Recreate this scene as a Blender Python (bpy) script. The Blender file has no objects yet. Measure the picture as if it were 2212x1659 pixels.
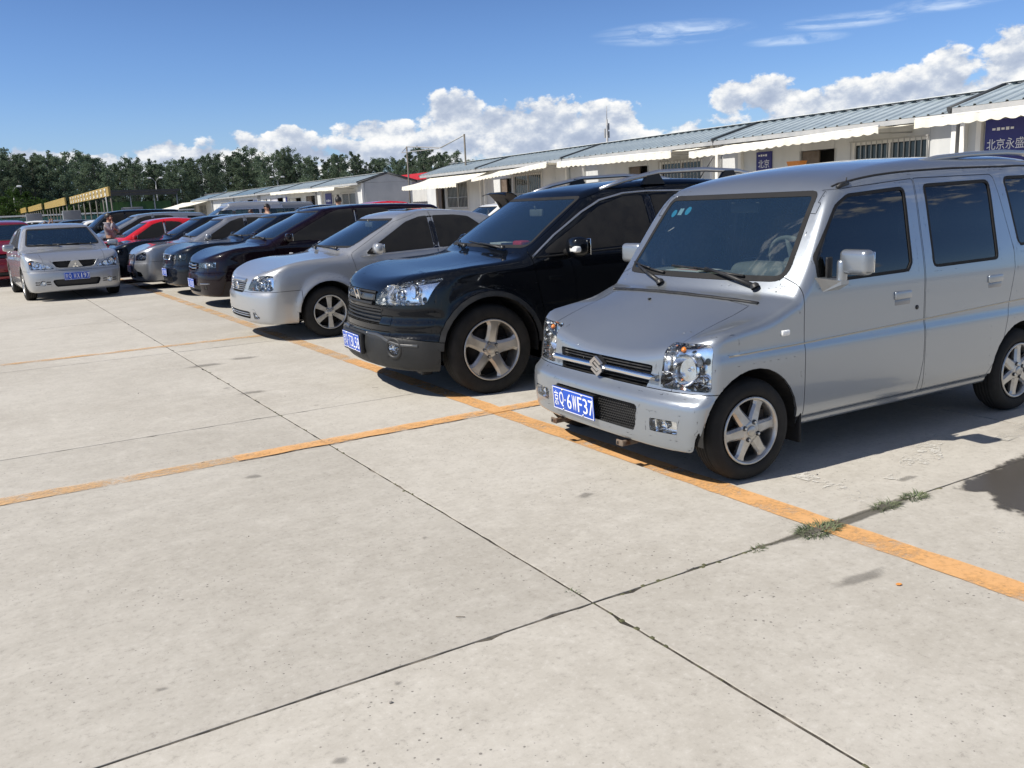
import bpy, bmesh, math, random, os
import numpy as np
from mathutils import Vector, Matrix

scene = bpy.context.scene
COL = scene.collection
rad = math.radians

# ------------------------------------------------------------------ camera
CAM_H = 1.46
YAW, PITCH, ROLL, FPX = rad(58.923), rad(-11.687), rad(-2.480), 1895.8 / 2212.0
_f = Vector((math.cos(YAW) * math.cos(PITCH), math.sin(YAW) * math.cos(PITCH), math.sin(PITCH)))
_r = Vector((math.sin(YAW), -math.cos(YAW), 0.0))
_u = _r.cross(_f)
_r2 = _r * math.cos(ROLL) + _u * math.sin(ROLL)
_u2 = _u * math.cos(ROLL) - _r * math.sin(ROLL)
cam_data = bpy.data.cameras.new('camera')
cam_data.sensor_width = 36.0
cam_data.lens = 36.0 * FPX
cam_data.clip_start = 0.05
cam_data.clip_end = 6000.0
cam = bpy.data.objects.new('camera', cam_data)
cam.matrix_world = Matrix(((_r2.x, _u2.x, -_f.x, 0), (_r2.y, _u2.y, -_f.y, 0), (_r2.z, _u2.z, -_f.z, CAM_H), (0, 0, 0, 1)))
COL.objects.link(cam)
scene.camera = cam

# ------------------------------------------------------------------ light
SUN_VEC = Vector((-0.90, 0.13, 1.0)).normalized()
SUN_EL = math.asin(SUN_VEC.z)
sun_data = bpy.data.lights.new('sun', 'SUN')
sun_data.energy = 5.0
sun_data.angle = rad(0.53)
sun_data.color = (1.0, 0.94, 0.84)
sun = bpy.data.objects.new('sun', sun_data)
sun.rotation_euler = SUN_VEC.to_track_quat('Z', 'Y').to_euler()
COL.objects.link(sun)
scene.view_settings.view_transform = 'Standard'
scene.view_settings.look = 'None'
scene.view_settings.exposure = 0.24
scene.view_settings.gamma = 1.0
scene.view_settings.use_curve_mapping = False
scene.cycles.max_bounces = 8
scene.cycles.transparent_max_bounces = 12
scene.cycles.caustics_reflective = False
scene.cycles.caustics_refractive = False
scene.cycles.sample_clamp_indirect = 6.0


class NT:
    """small helper for building node trees"""
    def __init__(self, tree):
        self.t = tree
        self.t.nodes.clear()

    def n(self, kind, inputs=None, **props):
        nd = self.t.nodes.new(kind)
        for k, v in props.items():
            setattr(nd, k, v)
        for k, v in (inputs or {}).items():
            self.set(nd, k, v)
        return nd

    def set(self, nd, key, v):
        sock = nd.inputs[key]
        if isinstance(v, tuple) and len(v) == 2 and hasattr(v[0], 'outputs'):
            self.t.links.new(v[0].outputs[v[1]], sock)
        elif hasattr(v, 'outputs'):
            self.t.links.new(v.outputs[0], sock)
        elif hasattr(v, 'is_output'):
            self.t.links.new(v, sock)
        elif isinstance(v, (tuple, list)) and len(v) == 3 and sock.type == 'RGBA':
            sock.default_value = (*v, 1.0)
        else:
            sock.default_value = v

    def math(self, op, a, b=0.0, c=None, clamp=False):
        nd = self.n('ShaderNodeMath', operation=op, use_clamp=clamp)
        self.set(nd, 0, a)
        self.set(nd, 1, b)
        if c is not None:
            self.set(nd, 2, c)
        return nd

    def vmath(self, op, a, b=None, scale=None):
        nd = self.n('ShaderNodeVectorMath', operation=op)
        self.set(nd, 0, a)
        if b is not None:
            self.set(nd, 1, b)
        if scale is not None:
            self.set(nd, 'Scale', scale)
        return nd

    def mix(self, f, a, b, kind='RGBA', blend='MIX'):
        nd = self.n('ShaderNodeMix', data_type=kind, blend_type=blend) if kind == 'RGBA' else self.n('ShaderNodeMix', data_type=kind)
        idx = {'FLOAT': (0, 2, 3), 'VECTOR': (0, 4, 5), 'RGBA': (0, 6, 7)}[kind]
        self.set(nd, idx[0], f)
        for i, v in ((idx[1], a), (idx[2], b)):
            if kind == 'RGBA' and isinstance(v, (tuple, list)) and len(v) == 3 and not hasattr(v[0], 'outputs'):
                v = (*v, 1.0)
            self.set(nd, i, v)
        return (nd, {'FLOAT': 0, 'VECTOR': 1, 'RGBA': 2}[kind])

    def ramp(self, fac, stops, interp='LINEAR'):
        nd = self.n('ShaderNodeValToRGB')
        cr = nd.color_ramp
        cr.interpolation = interp
        while len(cr.elements) < len(stops):
            cr.elements.new(0.5)
        for e, (p, c) in zip(cr.elements, stops):
            e.position = p
            e.color = (*c, 1.0) if isinstance(c, (tuple, list)) else (c, c, c, 1.0)
        self.set(nd, 0, fac)
        return nd

    def noise(self, vec, scale, detail=4.0, rough=0.55, dist=0.0):
        nd = self.n('ShaderNodeTexNoise', {'Scale': scale, 'Detail': detail, 'Roughness': rough, 'Distortion': dist})
        if vec is not None:
            self.set(nd, 'Vector', vec)
        return nd

    def smooth(self, v, a, b, lo=0.0, hi=1.0):
        nd = self.n('ShaderNodeMapRange', interpolation_type='SMOOTHSTEP')
        self.set(nd, 'Value', v)
        self.set(nd, 'From Min', a)
        self.set(nd, 'From Max', b)
        self.set(nd, 'To Min', lo)
        self.set(nd, 'To Max', hi)
        return nd


# ------------------------------------------------------------------ sky with clouds
world = bpy.data.worlds.new('World')
scene.world = world
world.use_nodes = True


def build_world():
    g = NT(world.node_tree)
    out = g.n('ShaderNodeOutputWorld')
    sky = g.n('ShaderNodeTexSky', sky_type='NISHITA')
    sky.sun_disc = False
    sky.sun_elevation = SUN_EL
    sky.sun_rotation = math.atan2(SUN_VEC.x, SUN_VEC.y)
    sky.altitude = 50.0
    sky.air_density = 1.1
    sky.dust_density = 0.5
    sky.ozone_density = 2.6
    tc = g.n('ShaderNodeTexCoord')
    d = (tc, 'Generated')
    sep = g.n('ShaderNodeSeparateXYZ', {0: d})
    az = g.math('MULTIPLY', g.math('ARCTAN2', (sep, 1), (sep, 0)), 180 / math.pi)
    el = g.math('MULTIPLY', g.math('ARCSINE', (sep, 2)), 180 / math.pi)
    # cloud puffs: (azimuth, elevation, half width, half height, strength) in degrees
    BL = [(61.6, 5.1, 2.6, 1.75, 1.0), (58.6, 4.7, 2.4, 1.45, 1.0), (56.0, 4.8, 2.6, 1.5, 1.0), (66.6, 4.75, 2.8, .85, .8), (51.8, 4.8, 2.4, 1.35, .9),
          (63.0, 3.4, 5.0, 1.3, .9), (55.0, 3.2, 7.5, 1.6, .9), (47.3, 3.3, 2.6, .9, .45),
          (44.7, 5.6, 1.7, 1.25, 1.0), (42.4, 5.5, 2.0, 1.4, 1.0), (40.0, 4.8, 2.0, 1.1, .9), (37.8, 5.1, 2.2, 1.2, 1.0), (41.0, 4.0, 5.0, 1.4, .9),
          (35.4, 5.2, 2.4, 1.4, 1.0), (32.9, 6.0, 2.2, 1.7, 1.0), (29.3, 6.4, 3.0, 2.1, 1.0), (31.5, 4.6, 5.5, 2.0, 1.0), (23.5, 7.0, 5.0, 2.8, 1.0), (15.0, 6.0, 5.0, 2.4, .9),
          (79.6, 3.3, 2.0, 1.2, 1.1), (81.6, 3.0, 2.2, 1.0, 1.0), (73.4, 4.1, 3.8, .85, .85), (71.6, 3.0, 2.8, 1.2, 1.0), (67.7, 3.2, 2.4, 1.2, 1.05), (75.6, 2.9, 5.0, 1.3, 1.0),
          (85.9, 3.1, 3.2, 1.1, 1.0), (90.5, 3.2, 3.2, 1.0, .8), (97, 3.4, 4, 1.4, .85), (106, 3.6, 5, 1.6, .85)]
    warp = g.noise(d, 26.0, 3.0, 0.6)
    wsep = g.n('ShaderNodeSeparateColor', {0: (warp, 1)})
    az2 = g.math('MULTIPLY_ADD', g.math('SUBTRACT', (wsep, 0), 0.5), 2.6, az)
    el2 = g.math('MULTIPLY_ADD', g.math('SUBTRACT', (wsep, 1), 0.5), 1.3, el)
    acc = None
    for a, e, wa, we, s in BL:
        dx = g.math('MULTIPLY', g.math('SUBTRACT', az2, a), 1.0 / wa)
        dy0 = g.math('SUBTRACT', el2, e)
        dy = g.math('MULTIPLY', dy0, 1.0 / we)
        r2 = g.math('ADD', g.math('MULTIPLY', dx, dx), g.math('MULTIPLY', dy, dy))
        v = g.math('MULTIPLY', g.math('SUBTRACT', 1.0, r2), s)
        acc = v if acc is None else g.math('SMOOTH_MAX', acc, v, 0.25)
    # the same kind of cloud goes on all round the horizon, outside the picture too
    far = g.noise(d, 4.5, 3.0, 0.5)
    band = g.math('MULTIPLY', g.smooth(el, 0.0, 3.0), g.smooth(el, 15.0, 6.0))
    side = g.smooth(g.math('ABSOLUTE', g.math('SUBTRACT', az, 62.0)), 48.0, 60.0)
    ring = g.math('MULTIPLY', g.math('MULTIPLY', g.smooth(far, 0.46, 0.74, -0.9, 1.1), band), side)
    acc = g.math('MAXIMUM', acc, g.math('SUBTRACT', ring, g.math('SUBTRACT', 1.0, side)))
    sv = g.n('ShaderNodeMapping', {'Vector': d, 'Scale': (1.0, 1.0, 1.55)})

    def dens(vec):
        big = g.noise(vec, 24.0, 7.0, 0.60)
        return g.math('MULTIPLY', g.math('SUBTRACT', big, 0.5), 3.4)
    n1 = dens(sv)
    off = g.vmath('ADD', sv, tuple(Vector((SUN_VEC.x * 0.35 + 0.01, SUN_VEC.y * 0.35, 1.0)).normalized() * 0.016))
    n2 = dens(off)
    D = g.math('ADD', acc, n1)
    mask = g.math('MULTIPLY', g.smooth(D, 0.02, 0.42), g.smooth(acc, -1.0, -0.35))
    # sun side of each billow: density falls towards the light
    lit = g.math('ADD', g.math('MULTIPLY', g.math('SUBTRACT', n1, n2), 0.62), 0.52)
    # undersides turn blue-grey: density above a point shades it
    n3 = g.noise(g.vmath('ADD', sv, (0, 0, 0.05)), 9.0, 3.0, 0.5)
    lit = g.math('SUBTRACT', lit, g.math('MULTIPLY', g.smooth(g.math('ADD', D, g.math('MULTIPLY', g.math('SUBTRACT', n3, 0.5), 3.0)), 0.35, 1.7), 0.36))
    lit = g.math('MULTIPLY', lit, 1.0, clamp=True)
    ccol = g.ramp(lit, [(0.0, (.31, .37, .49)), (0.35, (.42, .48, .59)), (0.62, (.71, .73, .75)), (1.0, (.97, .94, .89))], 'B_SPLINE')
    ccol = g.vmath('SCALE', ccol, scale=21.0)
    # high thin streaks
    cm = g.n('ShaderNodeCombineXYZ', {0: g.math('MULTIPLY', az2, 0.11), 1: g.math('MULTIPLY', el, 0.62), 2: 0.0})
    wn = g.noise(cm, 1.5, 6.0, 0.62, 0.5)
    WB = [(48.2, 9.55, 4.2, 0.62), (41.0, 8.6, 2.6, 0.30), (38.2, 9.35, 3.4, 0.40), (33.0, 9.7, 3.0, 0.4), (25, 10.6, 5, 0.6), (20, 15, 6, .7)]
    wacc = None
    for a, e, wa, we in WB:
        dx = g.math('MULTIPLY', g.math('SUBTRACT', az, a), 1.0 / wa)
        dy = g.math('MULTIPLY', g.math('SUBTRACT', el, e), 1.0 / we)
        v = g.math('SUBTRACT', 1.0, g.math('ADD', g.math('MULTIPLY', dx, dx), g.math('MULTIPLY', dy, dy)))
        wacc = v if wacc is None else g.math('MAXIMUM', wacc, v)
    wm = g.math('MULTIPLY', g.smooth(wn, 0.40, 0.66), g.smooth(wacc, -0.6, 1.0))
    skyc = g.mix(1.0, sky, (0.80, 1.05, 1.56), blend='MULTIPLY')
    skyc = (g.vmath('SCALE', skyc, scale=g.smooth(el, 26.0, 4.0, 0.72, 1.50)), 0)
    base = g.mix(g.math('MULTIPLY', wm, 0.62), skyc, (14.0, 16.0, 18.5))
    # pale air low over the horizon
    hz = g.math('MULTIPLY', g.smooth(el, 8.0, 0.0), 0.28)
    base = g.mix(hz, base, (9.5, 13.0, 17.5))
    col = g.mix(mask, base, ccol)
    bg = g.n('ShaderNodeBackground', {'Color': col, 'Strength': 0.05})
    g.t.links.new(bg.outputs[0], out.inputs[0])


build_world()
world.cycles.sampling_method = 'MANUAL'
world.cycles.sample_map_resolution = 256

# ------------------------------------------------------------------ object helpers
def tag(o, label, cat, group=None):
    o['label'] = label
    o['category'] = cat
    if group:
        o['group'] = group
    return o


def empty(name, loc=(0, 0, 0), rz=0.0, label=None, cat=None, group=None):
    o = bpy.data.objects.new(name, None)
    o.location = loc
    o.rotation_euler = (0, 0, rz)
    o.empty_display_size = 0.2
    COL.objects.link(o)
    if label:
        tag(o, label, cat, group)
    return o


def link(name, me, parent=None, mat=None):
    o = bpy.data.objects.new(name, me)
    COL.objects.link(o)
    if mat is not None and not me.materials:
        for m in (mat if isinstance(mat, (list, tuple)) else [mat]):
            me.materials.append(m)
    if parent is not None:
        o.parent = parent
    return o


class MB:
    """collects simple shapes into one mesh"""
    def __init__(self):
        self.v, self.f, self.m, self.s = [], [], [], []

    def add(self, verts, faces, mi=0, smooth=False, M=None):
        b = len(self.v)
        if M is not None:
            verts = [tuple(M @ Vector(p)) for p in verts]
        self.v.extend([tuple(p) for p in verts])
        for q in faces:
            self.f.append(tuple(i + b for i in q))
            self.m.append(mi)
            self.s.append(smooth)
        return self

    def box(self, c, s, mi=0, M=None):
        x, y, z = (k / 2 for k in s)
        v = [(c[0] + i * x, c[1] + j * y, c[2] + k * z) for i in (-1, 1) for j in (-1, 1) for k in (-1, 1)]
        f = [(0, 1, 3, 2), (4, 6, 7, 5), (0, 4, 5, 1), (2, 3, 7, 6), (0, 2, 6, 4), (1, 5, 7, 3)]
        return self.add(v, f, mi, False, M)

    def rbox(self, c, s, r, mi=0, seg=3, M=None, n=2):
        """box with rounded edges"""
        h = [k / 2 for k in s]
        r = min(r, min(h) * 0.999)
        ts = []
        for k in h:
            a = [-k + r * (1 - math.cos(i / seg * math.pi / 2)) for i in range(seg)]
            ts.append(a + [-k + r, k - r] + [-t for t in reversed(a)])
        N = 2 * seg + 2
        idx, v, f = {}, [], []

        def P(u, w, ax, sg):
            p = [0, 0, 0]
            p[ax] = sg * h[ax]
            p[(ax + 1) % 3] = ts[(ax + 1) % 3][u]
            p[(ax + 2) % 3] = ts[(ax + 2) % 3][w]
            q = [max(-(k - r), min(k - r, t)) for k, t in zip(h, p)]
            dd = Vector(p) - Vector(q)
            if dd.length > 1e-9:
                dd = dd.normalized() * r
            key = tuple(round(t, 6) for t in (Vector(q) + dd))
            if key not in idx:
                idx[key] = len(v)
                v.append((key[0] + c[0], key[1] + c[1], key[2] + c[2]))
            return idx[key]
        for ax in range(3):
            for sg in (-1, 1):
                for u in range(N - 1):
                    for w in range(N - 1):
                        q = [P(u, w, ax, sg), P(u + 1, w, ax, sg), P(u + 1, w + 1, ax, sg), P(u, w + 1, ax, sg)]
                        if sg < 0:
                            q.reverse()
                        qq = []
                        for t in q:
                            if t not in qq:
                                qq.append(t)
                        if len(qq) > 2:
                            f.append(tuple(qq))
        return self.add(v, f, mi, True, M)

    def tube(self, pts, r, n=8, mi=0, cap=True, M=None, smooth=True):
        pts = [Vector(p) for p in pts]
        rs = r if isinstance(r, (list, tuple)) else [r] * len(pts)
        v, f = [], []
        up = None
        for i, p in enumerate(pts):
            t = (pts[min(i + 1, len(pts) - 1)] - pts[max(i - 1, 0)]).normalized()
            if up is None:
                up = t.orthogonal().normalized()
            a = (up - t * up.dot(t)).normalized()
            up = a
            b = t.cross(a)
            for k in range(n):
                th = 2 * math.pi * k / n
                v.append(tuple(p + (a * math.cos(th) + b * math.sin(th)) * rs[i]))
        for i in range(len(pts) - 1):
            for k in range(n):
                k2 = (k + 1) % n
                f.append((i * n + k, i * n + k2, (i + 1) * n + k2, (i + 1) * n + k))
        self.add(v, f, mi, smooth, M)
        if cap:
            b = len(self.v) - len(v)
            self.f += [tuple(b + k for k in reversed(range(n))), tuple(b + len(v) - n + k for k in range(n))]
            self.m += [mi, mi]
            self.s += [False, False]
        return self

    def lathe(self, prof, n=32, mi=0, M=None, smooth=True, a0=0.0, a1=2 * math.pi):
        """profile of (radius, y) revolved about the y axis"""
        full = abs(a1 - a0 - 2 * math.pi) < 1e-6
        m = n if full else n + 1
        v, f = [], []
        for k in range(m):
            th = a0 + (a1 - a0) * k / n
            for r, y in prof:
                v.append((r * math.cos(th), y, r * math.sin(th)))
        L = len(prof)
        for k in range(n):
            k2 = (k + 1) % m
            for i in range(L - 1):
                f.append((k * L + i, k * L + i + 1, k2 * L + i + 1, k2 * L + i))
        return self.add(v, f, mi, smooth, M)

    def prism(self, poly, axis, a, b, mi=0, M=None):
        """2D polygon extruded along an axis (0 x, 1 y, 2 z) from a to b"""
        def P(p, t):
            return {0: (t, p[0], p[1]), 1: (p[0], t, p[1]), 2: (p[0], p[1], t)}[axis]
        n = len(poly)
        v = [P(p, a) for p in poly] + [P(p, b) for p in poly]
        f = [tuple(range(n)), tuple(reversed(range(n, 2 * n)))] + [(i, i + n, (i + 1) % n + n, (i + 1) % n) for i in range(n)]
        return self.add(v, f, mi, False, M)

    def mesh(self, name='mesh', fix=True):
        me = bpy.data.meshes.new(name)
        me.from_pydata(self.v, [], self.f)
        if self.f:
            me.polygons.foreach_set('material_index', self.m)
            me.polygons.foreach_set('use_smooth', self.s)
        if fix:
            bm = bmesh.new()
            bm.from_mesh(me)
            bmesh.ops.recalc_face_normals(bm, faces=bm.faces)
            bm.to_mesh(me)
            bm.free()
        me.update()
        return me

    def build(self, name, mat, parent=None, fix=True):
        return link(name, self.mesh(name, fix), parent, mat)


_text_cache = {}


def text_geo(s):
    """glyph outlines of a string as flat triangles, normalised to height 1"""
    if s in _text_cache:
        return _text_cache[s]
    cu = bpy.data.curves.new('t', 'FONT')
    cu.body = s
    cu.resolution_u = 3
    o = bpy.data.objects.new('t', cu)
    COL.objects.link(o)
    bpy.context.view_layer.update()
    me = bpy.data.meshes.new_from_object(o.evaluated_get(bpy.context.evaluated_depsgraph_get()))
    v = [tuple(p.co) for p in me.vertices]
    f = [tuple(p.vertices) for p in me.polygons]
    bpy.data.objects.remove(o)
    bpy.data.curves.remove(cu)
    bpy.data.meshes.remove(me)
    x0, x1 = min(p[0] for p in v), max(p[0] for p in v)
    y0, y1 = min(p[1] for p in v), max(p[1] for p in v)
    v = [((p[0] - x0) / (x1 - x0), (p[1] - y0) / (y1 - y0)) for p in v]
    _text_cache[s] = (v, f, (x1 - x0) / (y1 - y0))
    return _text_cache[s]


def put_text(mb, s, x, y, w, h, M, mi=0, lift=0.0, depth=0.0):
    """text in the box (x, y, w, h) of the local xy plane of M"""
    v, f, _ = text_geo(s)
    mb.add([(x + p[0] * w, y + p[1] * h, lift) for p in v], f, mi, False, M)


# ------------------------------------------------------------------ materials
MAT = {}


def pbr(name, col, rough=0.5, metal=0.0, coat=0.0, spec=0.5, emit=None, coat_rough=0.03, alpha=None, trans=0.0, ior=None):
    m = bpy.data.materials.new(name)
    m.use_nodes = True
    b = m.node_tree.nodes['Principled BSDF']
    b.inputs['Base Color'].default_value = (*col, 1)
    b.inputs['Roughness'].default_value = rough
    b.inputs['Metallic'].default_value = metal
    b.inputs['Coat Weight'].default_value = coat
    b.inputs['Coat Roughness'].default_value = coat_rough
    b.inputs['Specular IOR Level'].default_value = spec
    if ior:
        b.inputs['IOR'].default_value = ior
    if trans:
        b.inputs['Transmission Weight'].default_value = trans
    if emit:
        b.inputs['Emission Color'].default_value = (*emit, 1)
        b.inputs['Emission Strength'].default_value = 1.0
    MAT[name] = m
    return m


def noisy(name, col_a, col_b, scale=8.0, rough=(0.5, 0.7), metal=0.0, coat=0.0, bump=0.0, bump_scale=None, detail=5.0, lo=0.3, hi=0.7, spec=0.5, stretch=(1, 1, 1), coat_rough=0.04):
    """principled surface whose colour, gloss and relief vary with noise in object space"""
    m = bpy.data.materials.new(name)
    m.use_nodes = True
    g = NT(m.node_tree)
    out = g.n('ShaderNodeOutputMaterial')
    tc = g.n('ShaderNodeTexCoord')
    mp = g.n('ShaderNodeMapping', {'Vector': (tc, 'Object'), 'Scale': stretch})
    n = g.noise(mp, scale, detail, 0.6)
    f = g.smooth(n, lo, hi)
    b = g.n('ShaderNodeBsdfPrincipled', {'Base Color': g.mix(f, col_a, col_b), 'Metallic': metal, 'Coat Weight': coat, 'Coat Roughness': coat_rough, 'Specular IOR Level': spec,
                                         'Roughness': g.smooth(n, lo, hi, rough[0], rough[1])})
    if bump:
        n2 = g.noise(mp, bump_scale or scale * 4, 4.0, 0.6)
        g.set(b, 'Normal', g.n('ShaderNodeBump', {'Strength': 1.0, 'Distance': bump, 'Height': n2}))
    g.t.links.new(b.outputs[0], out.inputs[0])
    MAT[name] = m
    return m


def paint(name, col, metal=0.0, rough=0.35, dust=0.06, dust_col=(0.32, 0.29, 0.25), flake=0.0, spec=0.12, coat=1.0):
    """car paint: base coat under clear coat, with an uneven film of dust"""
    m = bpy.data.materials.new(name)
    m.use_nodes = True
    g = NT(m.node_tree)
    out = g.n('ShaderNodeOutputMaterial')
    tc = g.n('ShaderNodeTexCoord')
    n = g.noise((tc, 'Object'), 2.2, 7.0, 0.62)
    n3 = g.noise((tc, 'Object'), 34.0, 4.0, 0.65)
    f = g.math('MULTIPLY', g.smooth(g.math('ADD', g.math('MULTIPLY', n, 0.7), g.math('MULTIPLY', n3, 0.3)), 0.36, 0.68), dust)
    b = g.n('ShaderNodeBsdfPrincipled', {'Base Color': g.mix(f, col, dust_col), 'Metallic': g.math('MULTIPLY', metal, g.math('SUBTRACT', 1.0, f)),
                                         'Roughness': g.math('ADD', rough, g.math('MULTIPLY', f, 0.5)), 'Coat Weight': coat, 'Specular IOR Level': spec,
                                         'Coat Roughness': g.math('MULTIPLY_ADD', f, 0.6, 0.025)})
    n2 = g.noise((tc, 'Object'), 5.0, 2.0, 0.5)
    bp = g.n('ShaderNodeBump', {'Strength': 1.0, 'Distance': 0.0007, 'Height': n2})
    g.set(b, 'Coat Normal', bp)
    if flake:
        fl = g.noise((tc, 'Object'), 900.0, 1.0, 0.5)
        g.set(b, 'Normal', g.n('ShaderNodeBump', {'Strength': 1.0, 'Distance': flake, 'Height': fl}))
    g.t.links.new(b.outputs[0], out.inputs[0])
    MAT[name] = m
    return m


def glass(name, tint, through, refl_rough=0.01, ior=1.5):
    """thin tinted pane: a mirror-like front over a tinted see-through layer"""
    m = bpy.data.materials.new(name)
    m.use_nodes = True
    g = NT(m.node_tree)
    out = g.n('ShaderNodeOutputMaterial')
    tc = g.n('ShaderNodeTexCoord')
    dn = g.noise((tc, 'Object'), 3.0, 6.0, 0.6)
    dust = g.smooth(dn, 0.40, 0.75, 0.0, 0.006)
    fr = g.n('ShaderNodeFresnel', {'IOR': ior})
    gl = g.n('ShaderNodeBsdfGlossy', {'Color': (1, 1, 1, 1), 'Roughness': refl_rough})
    tr = g.n('ShaderNodeBsdfTransparent', {'Color': (*through, 1)})
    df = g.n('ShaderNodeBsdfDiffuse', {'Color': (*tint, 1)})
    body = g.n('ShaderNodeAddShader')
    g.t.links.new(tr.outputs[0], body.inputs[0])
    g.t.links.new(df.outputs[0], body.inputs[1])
    du = g.n('ShaderNodeBsdfDiffuse', {'Color': (0.4, 0.38, 0.34, 1)})
    b2 = g.n('ShaderNodeMixShader', {0: dust})
    g.t.links.new(body.outputs[0], b2.inputs[1])
    g.t.links.new(du.outputs[0], b2.inputs[2])
    mx = g.n('ShaderNodeMixShader', {0: fr})
    g.t.links.new(b2.outputs[0], mx.inputs[1])
    g.t.links.new(gl.outputs[0], mx.inputs[2])
    g.t.links.new(mx.outputs[0], out.inputs[0])
    MAT[name] = m
    return m


paint('silver_paint', (0.325, 0.355, 0.392), metal=0.74, rough=0.31, dust=0.03)
paint('silver_paint_warm', (0.43, 0.443, 0.46), metal=0.66, rough=0.37, dust=0.04)
paint('silver_paint_cool', (0.31, 0.325, 0.355), metal=0.70, rough=0.37, dust=0.04)
paint('black_paint', (0.003, 0.004, 0.006), metal=0.0, rough=0.3, dust=0.003, coat=0.72, spec=0.05)
paint('maroon_black_paint', (0.006, 0.0018, 0.0042), metal=0.05, rough=0.3, dust=0.003, coat=0.72, spec=0.05)
paint('navy_black_paint', (0.004, 0.006, 0.011), metal=0.0, rough=0.3, dust=0.004, coat=0.72, spec=0.05)
paint('red_paint', (0.55, 0.012, 0.022), metal=0.0, rough=0.30, dust=0.02)
paint('dark_red_paint', (0.20, 0.008, 0.018), metal=0.25, rough=0.32, dust=0.04)
paint('white_paint', (0.74, 0.74, 0.72), metal=0.0, rough=0.35, dust=0.08)
paint('grey_paint', (0.22, 0.235, 0.26), metal=0.5, rough=0.35, dust=0.1)
glass('windscreen_glass', (0.008, 0.017, 0.030), (0.52, 0.58, 0.58), ior=1.8)  # blue diffuse tint puts the sky's reflection into the glass colour
glass('tinted_glass', (0.003, 0.0035, 0.004), (0.035, 0.04, 0.045), ior=1.6)
glass('side_glass', (0.003, 0.005, 0.006), (0.13, 0.18, 0.19))
glass('lens_glass', (0.0, 0.0, 0.0), (0.97, 0.98, 0.98))
pbr('chrome', (0.78, 0.79, 0.80), 0.10, 1.0)
noisy('reflector', (0.90, 0.91, 0.92), (0.96, 0.96, 0.96), 20, (0.10, 0.20), metal=1.0)
pbr('dark_reflector', (0.10, 0.105, 0.11), 0.25, 0.8)
noisy('alloy', (0.40, 0.395, 0.38), (0.56, 0.55, 0.53), 14, (0.30, 0.44), metal=0.85, coat=0.3)
noisy('alloy_warm', (0.42, 0.395, 0.36), (0.58, 0.56, 0.53), 9, (0.30, 0.46), metal=0.8, coat=0.2)
noisy('black_rubber', (0.008, 0.008, 0.009), (0.016, 0.016, 0.017), 9, (0.65, 0.9), bump=0.0006, spec=0.35)
noisy('tyre_rubber', (0.012, 0.012, 0.012), (0.034, 0.032, 0.029), 6, (0.75, 0.95), bump=0.001, spec=0.3)
noisy('black_plastic', (0.010, 0.010, 0.011), (0.022, 0.022, 0.022), 20, (0.42, 0.6), bump=0.0003)
noisy('grey_cladding', (0.008, 0.009, 0.010), (0.014, 0.0145, 0.015), 10, (0.5, 0.7), bump=0.0004)
pbr('gloss_black', (0.004, 0.004, 0.005), 0.12, 0.0, coat=0.5)
pbr('trim_silver', (0.55, 0.56, 0.58), 0.28, 0.9)
noisy('brake_dark', (0.02, 0.018, 0.016), (0.06, 0.05, 0.045), 12, (0.6, 0.8), metal=0.3)
noisy('rusty_steel', (0.10, 0.045, 0.02), (0.24, 0.20, 0.16), 22, (0.6, 0.9), metal=0.4, bump=0.002)
noisy('dash_grey', (0.15, 0.16, 0.145), (0.19, 0.20, 0.18), 14, (0.6, 0.8), bump=0.0006)
noisy('seat_fabric', (0.05, 0.052, 0.055), (0.085, 0.085, 0.085), 40, (0.85, 0.95), bump=0.001)
noisy('cabin_dark', (0.025, 0.026, 0.028), (0.04, 0.04, 0.042), 10, (0.7, 0.9))
noisy('underbody', (0.008, 0.008, 0.008), (0.02, 0.018, 0.016), 10, (0.7, 0.95))
pbr('plate_blue', (0.006, 0.070, 0.46), 0.4, coat=0.15)
pbr('plate_white', (0.80, 0.81, 0.82), 0.45)
pbr('amber', (0.75, 0.22, 0.02), 0.25, coat=0.5)
pbr('bulb', (0.85, 0.86, 0.84), 0.15, coat=1.0)
pbr('sticker_blue', (0.03, 0.36, 0.62), 0.5)
pbr('sticker_green', (0.03, 0.40, 0.32), 0.5)
pbr('sticker_yellow', (0.50, 0.55, 0.10), 0.5)
pbr('paper', (0.72, 0.73, 0.72), 0.8)
pbr('paper_red', (0.55, 0.09, 0.09), 0.8)
pbr('red_plastic', (0.62, 0.03, 0.04), 0.4)
# ------------------------------------------------------------------ car bodies
def pchip(px, py, x):
    px, py = np.asarray(px, float), np.asarray(py, float)
    h = np.diff(px)
    dl = np.diff(py) / h
    n = len(px)
    d = np.zeros(n)
    for i in range(1, n - 1):
        if dl[i - 1] * dl[i] > 0:
            w1, w2 = 2 * h[i] + h[i - 1], h[i] + 2 * h[i - 1]
            d[i] = (w1 + w2) / (w1 / dl[i - 1] + w2 / dl[i])
    d[0], d[-1] = dl[0], dl[-1]
    x = np.asarray(x, float)
    k = np.clip(np.searchsorted(px, x) - 1, 0, n - 2)
    t = (x - px[k]) / h[k]
    tl = np.clip(t, 0, 1)
    r = (2 * tl**3 - 3 * tl**2 + 1) * py[k] + (tl**3 - 2 * tl**2 + tl) * h[k] * d[k] + (-2 * tl**3 + 3 * tl**2) * py[k + 1] + (tl**3 - tl**2) * h[k] * d[k + 1]
    r = np.where(t < 0, py[0] + (x - px[0]) * d[0], r)
    r = np.where(t > 1, py[-1] + (x - px[-1]) * d[-1], r)
    return r


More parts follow.
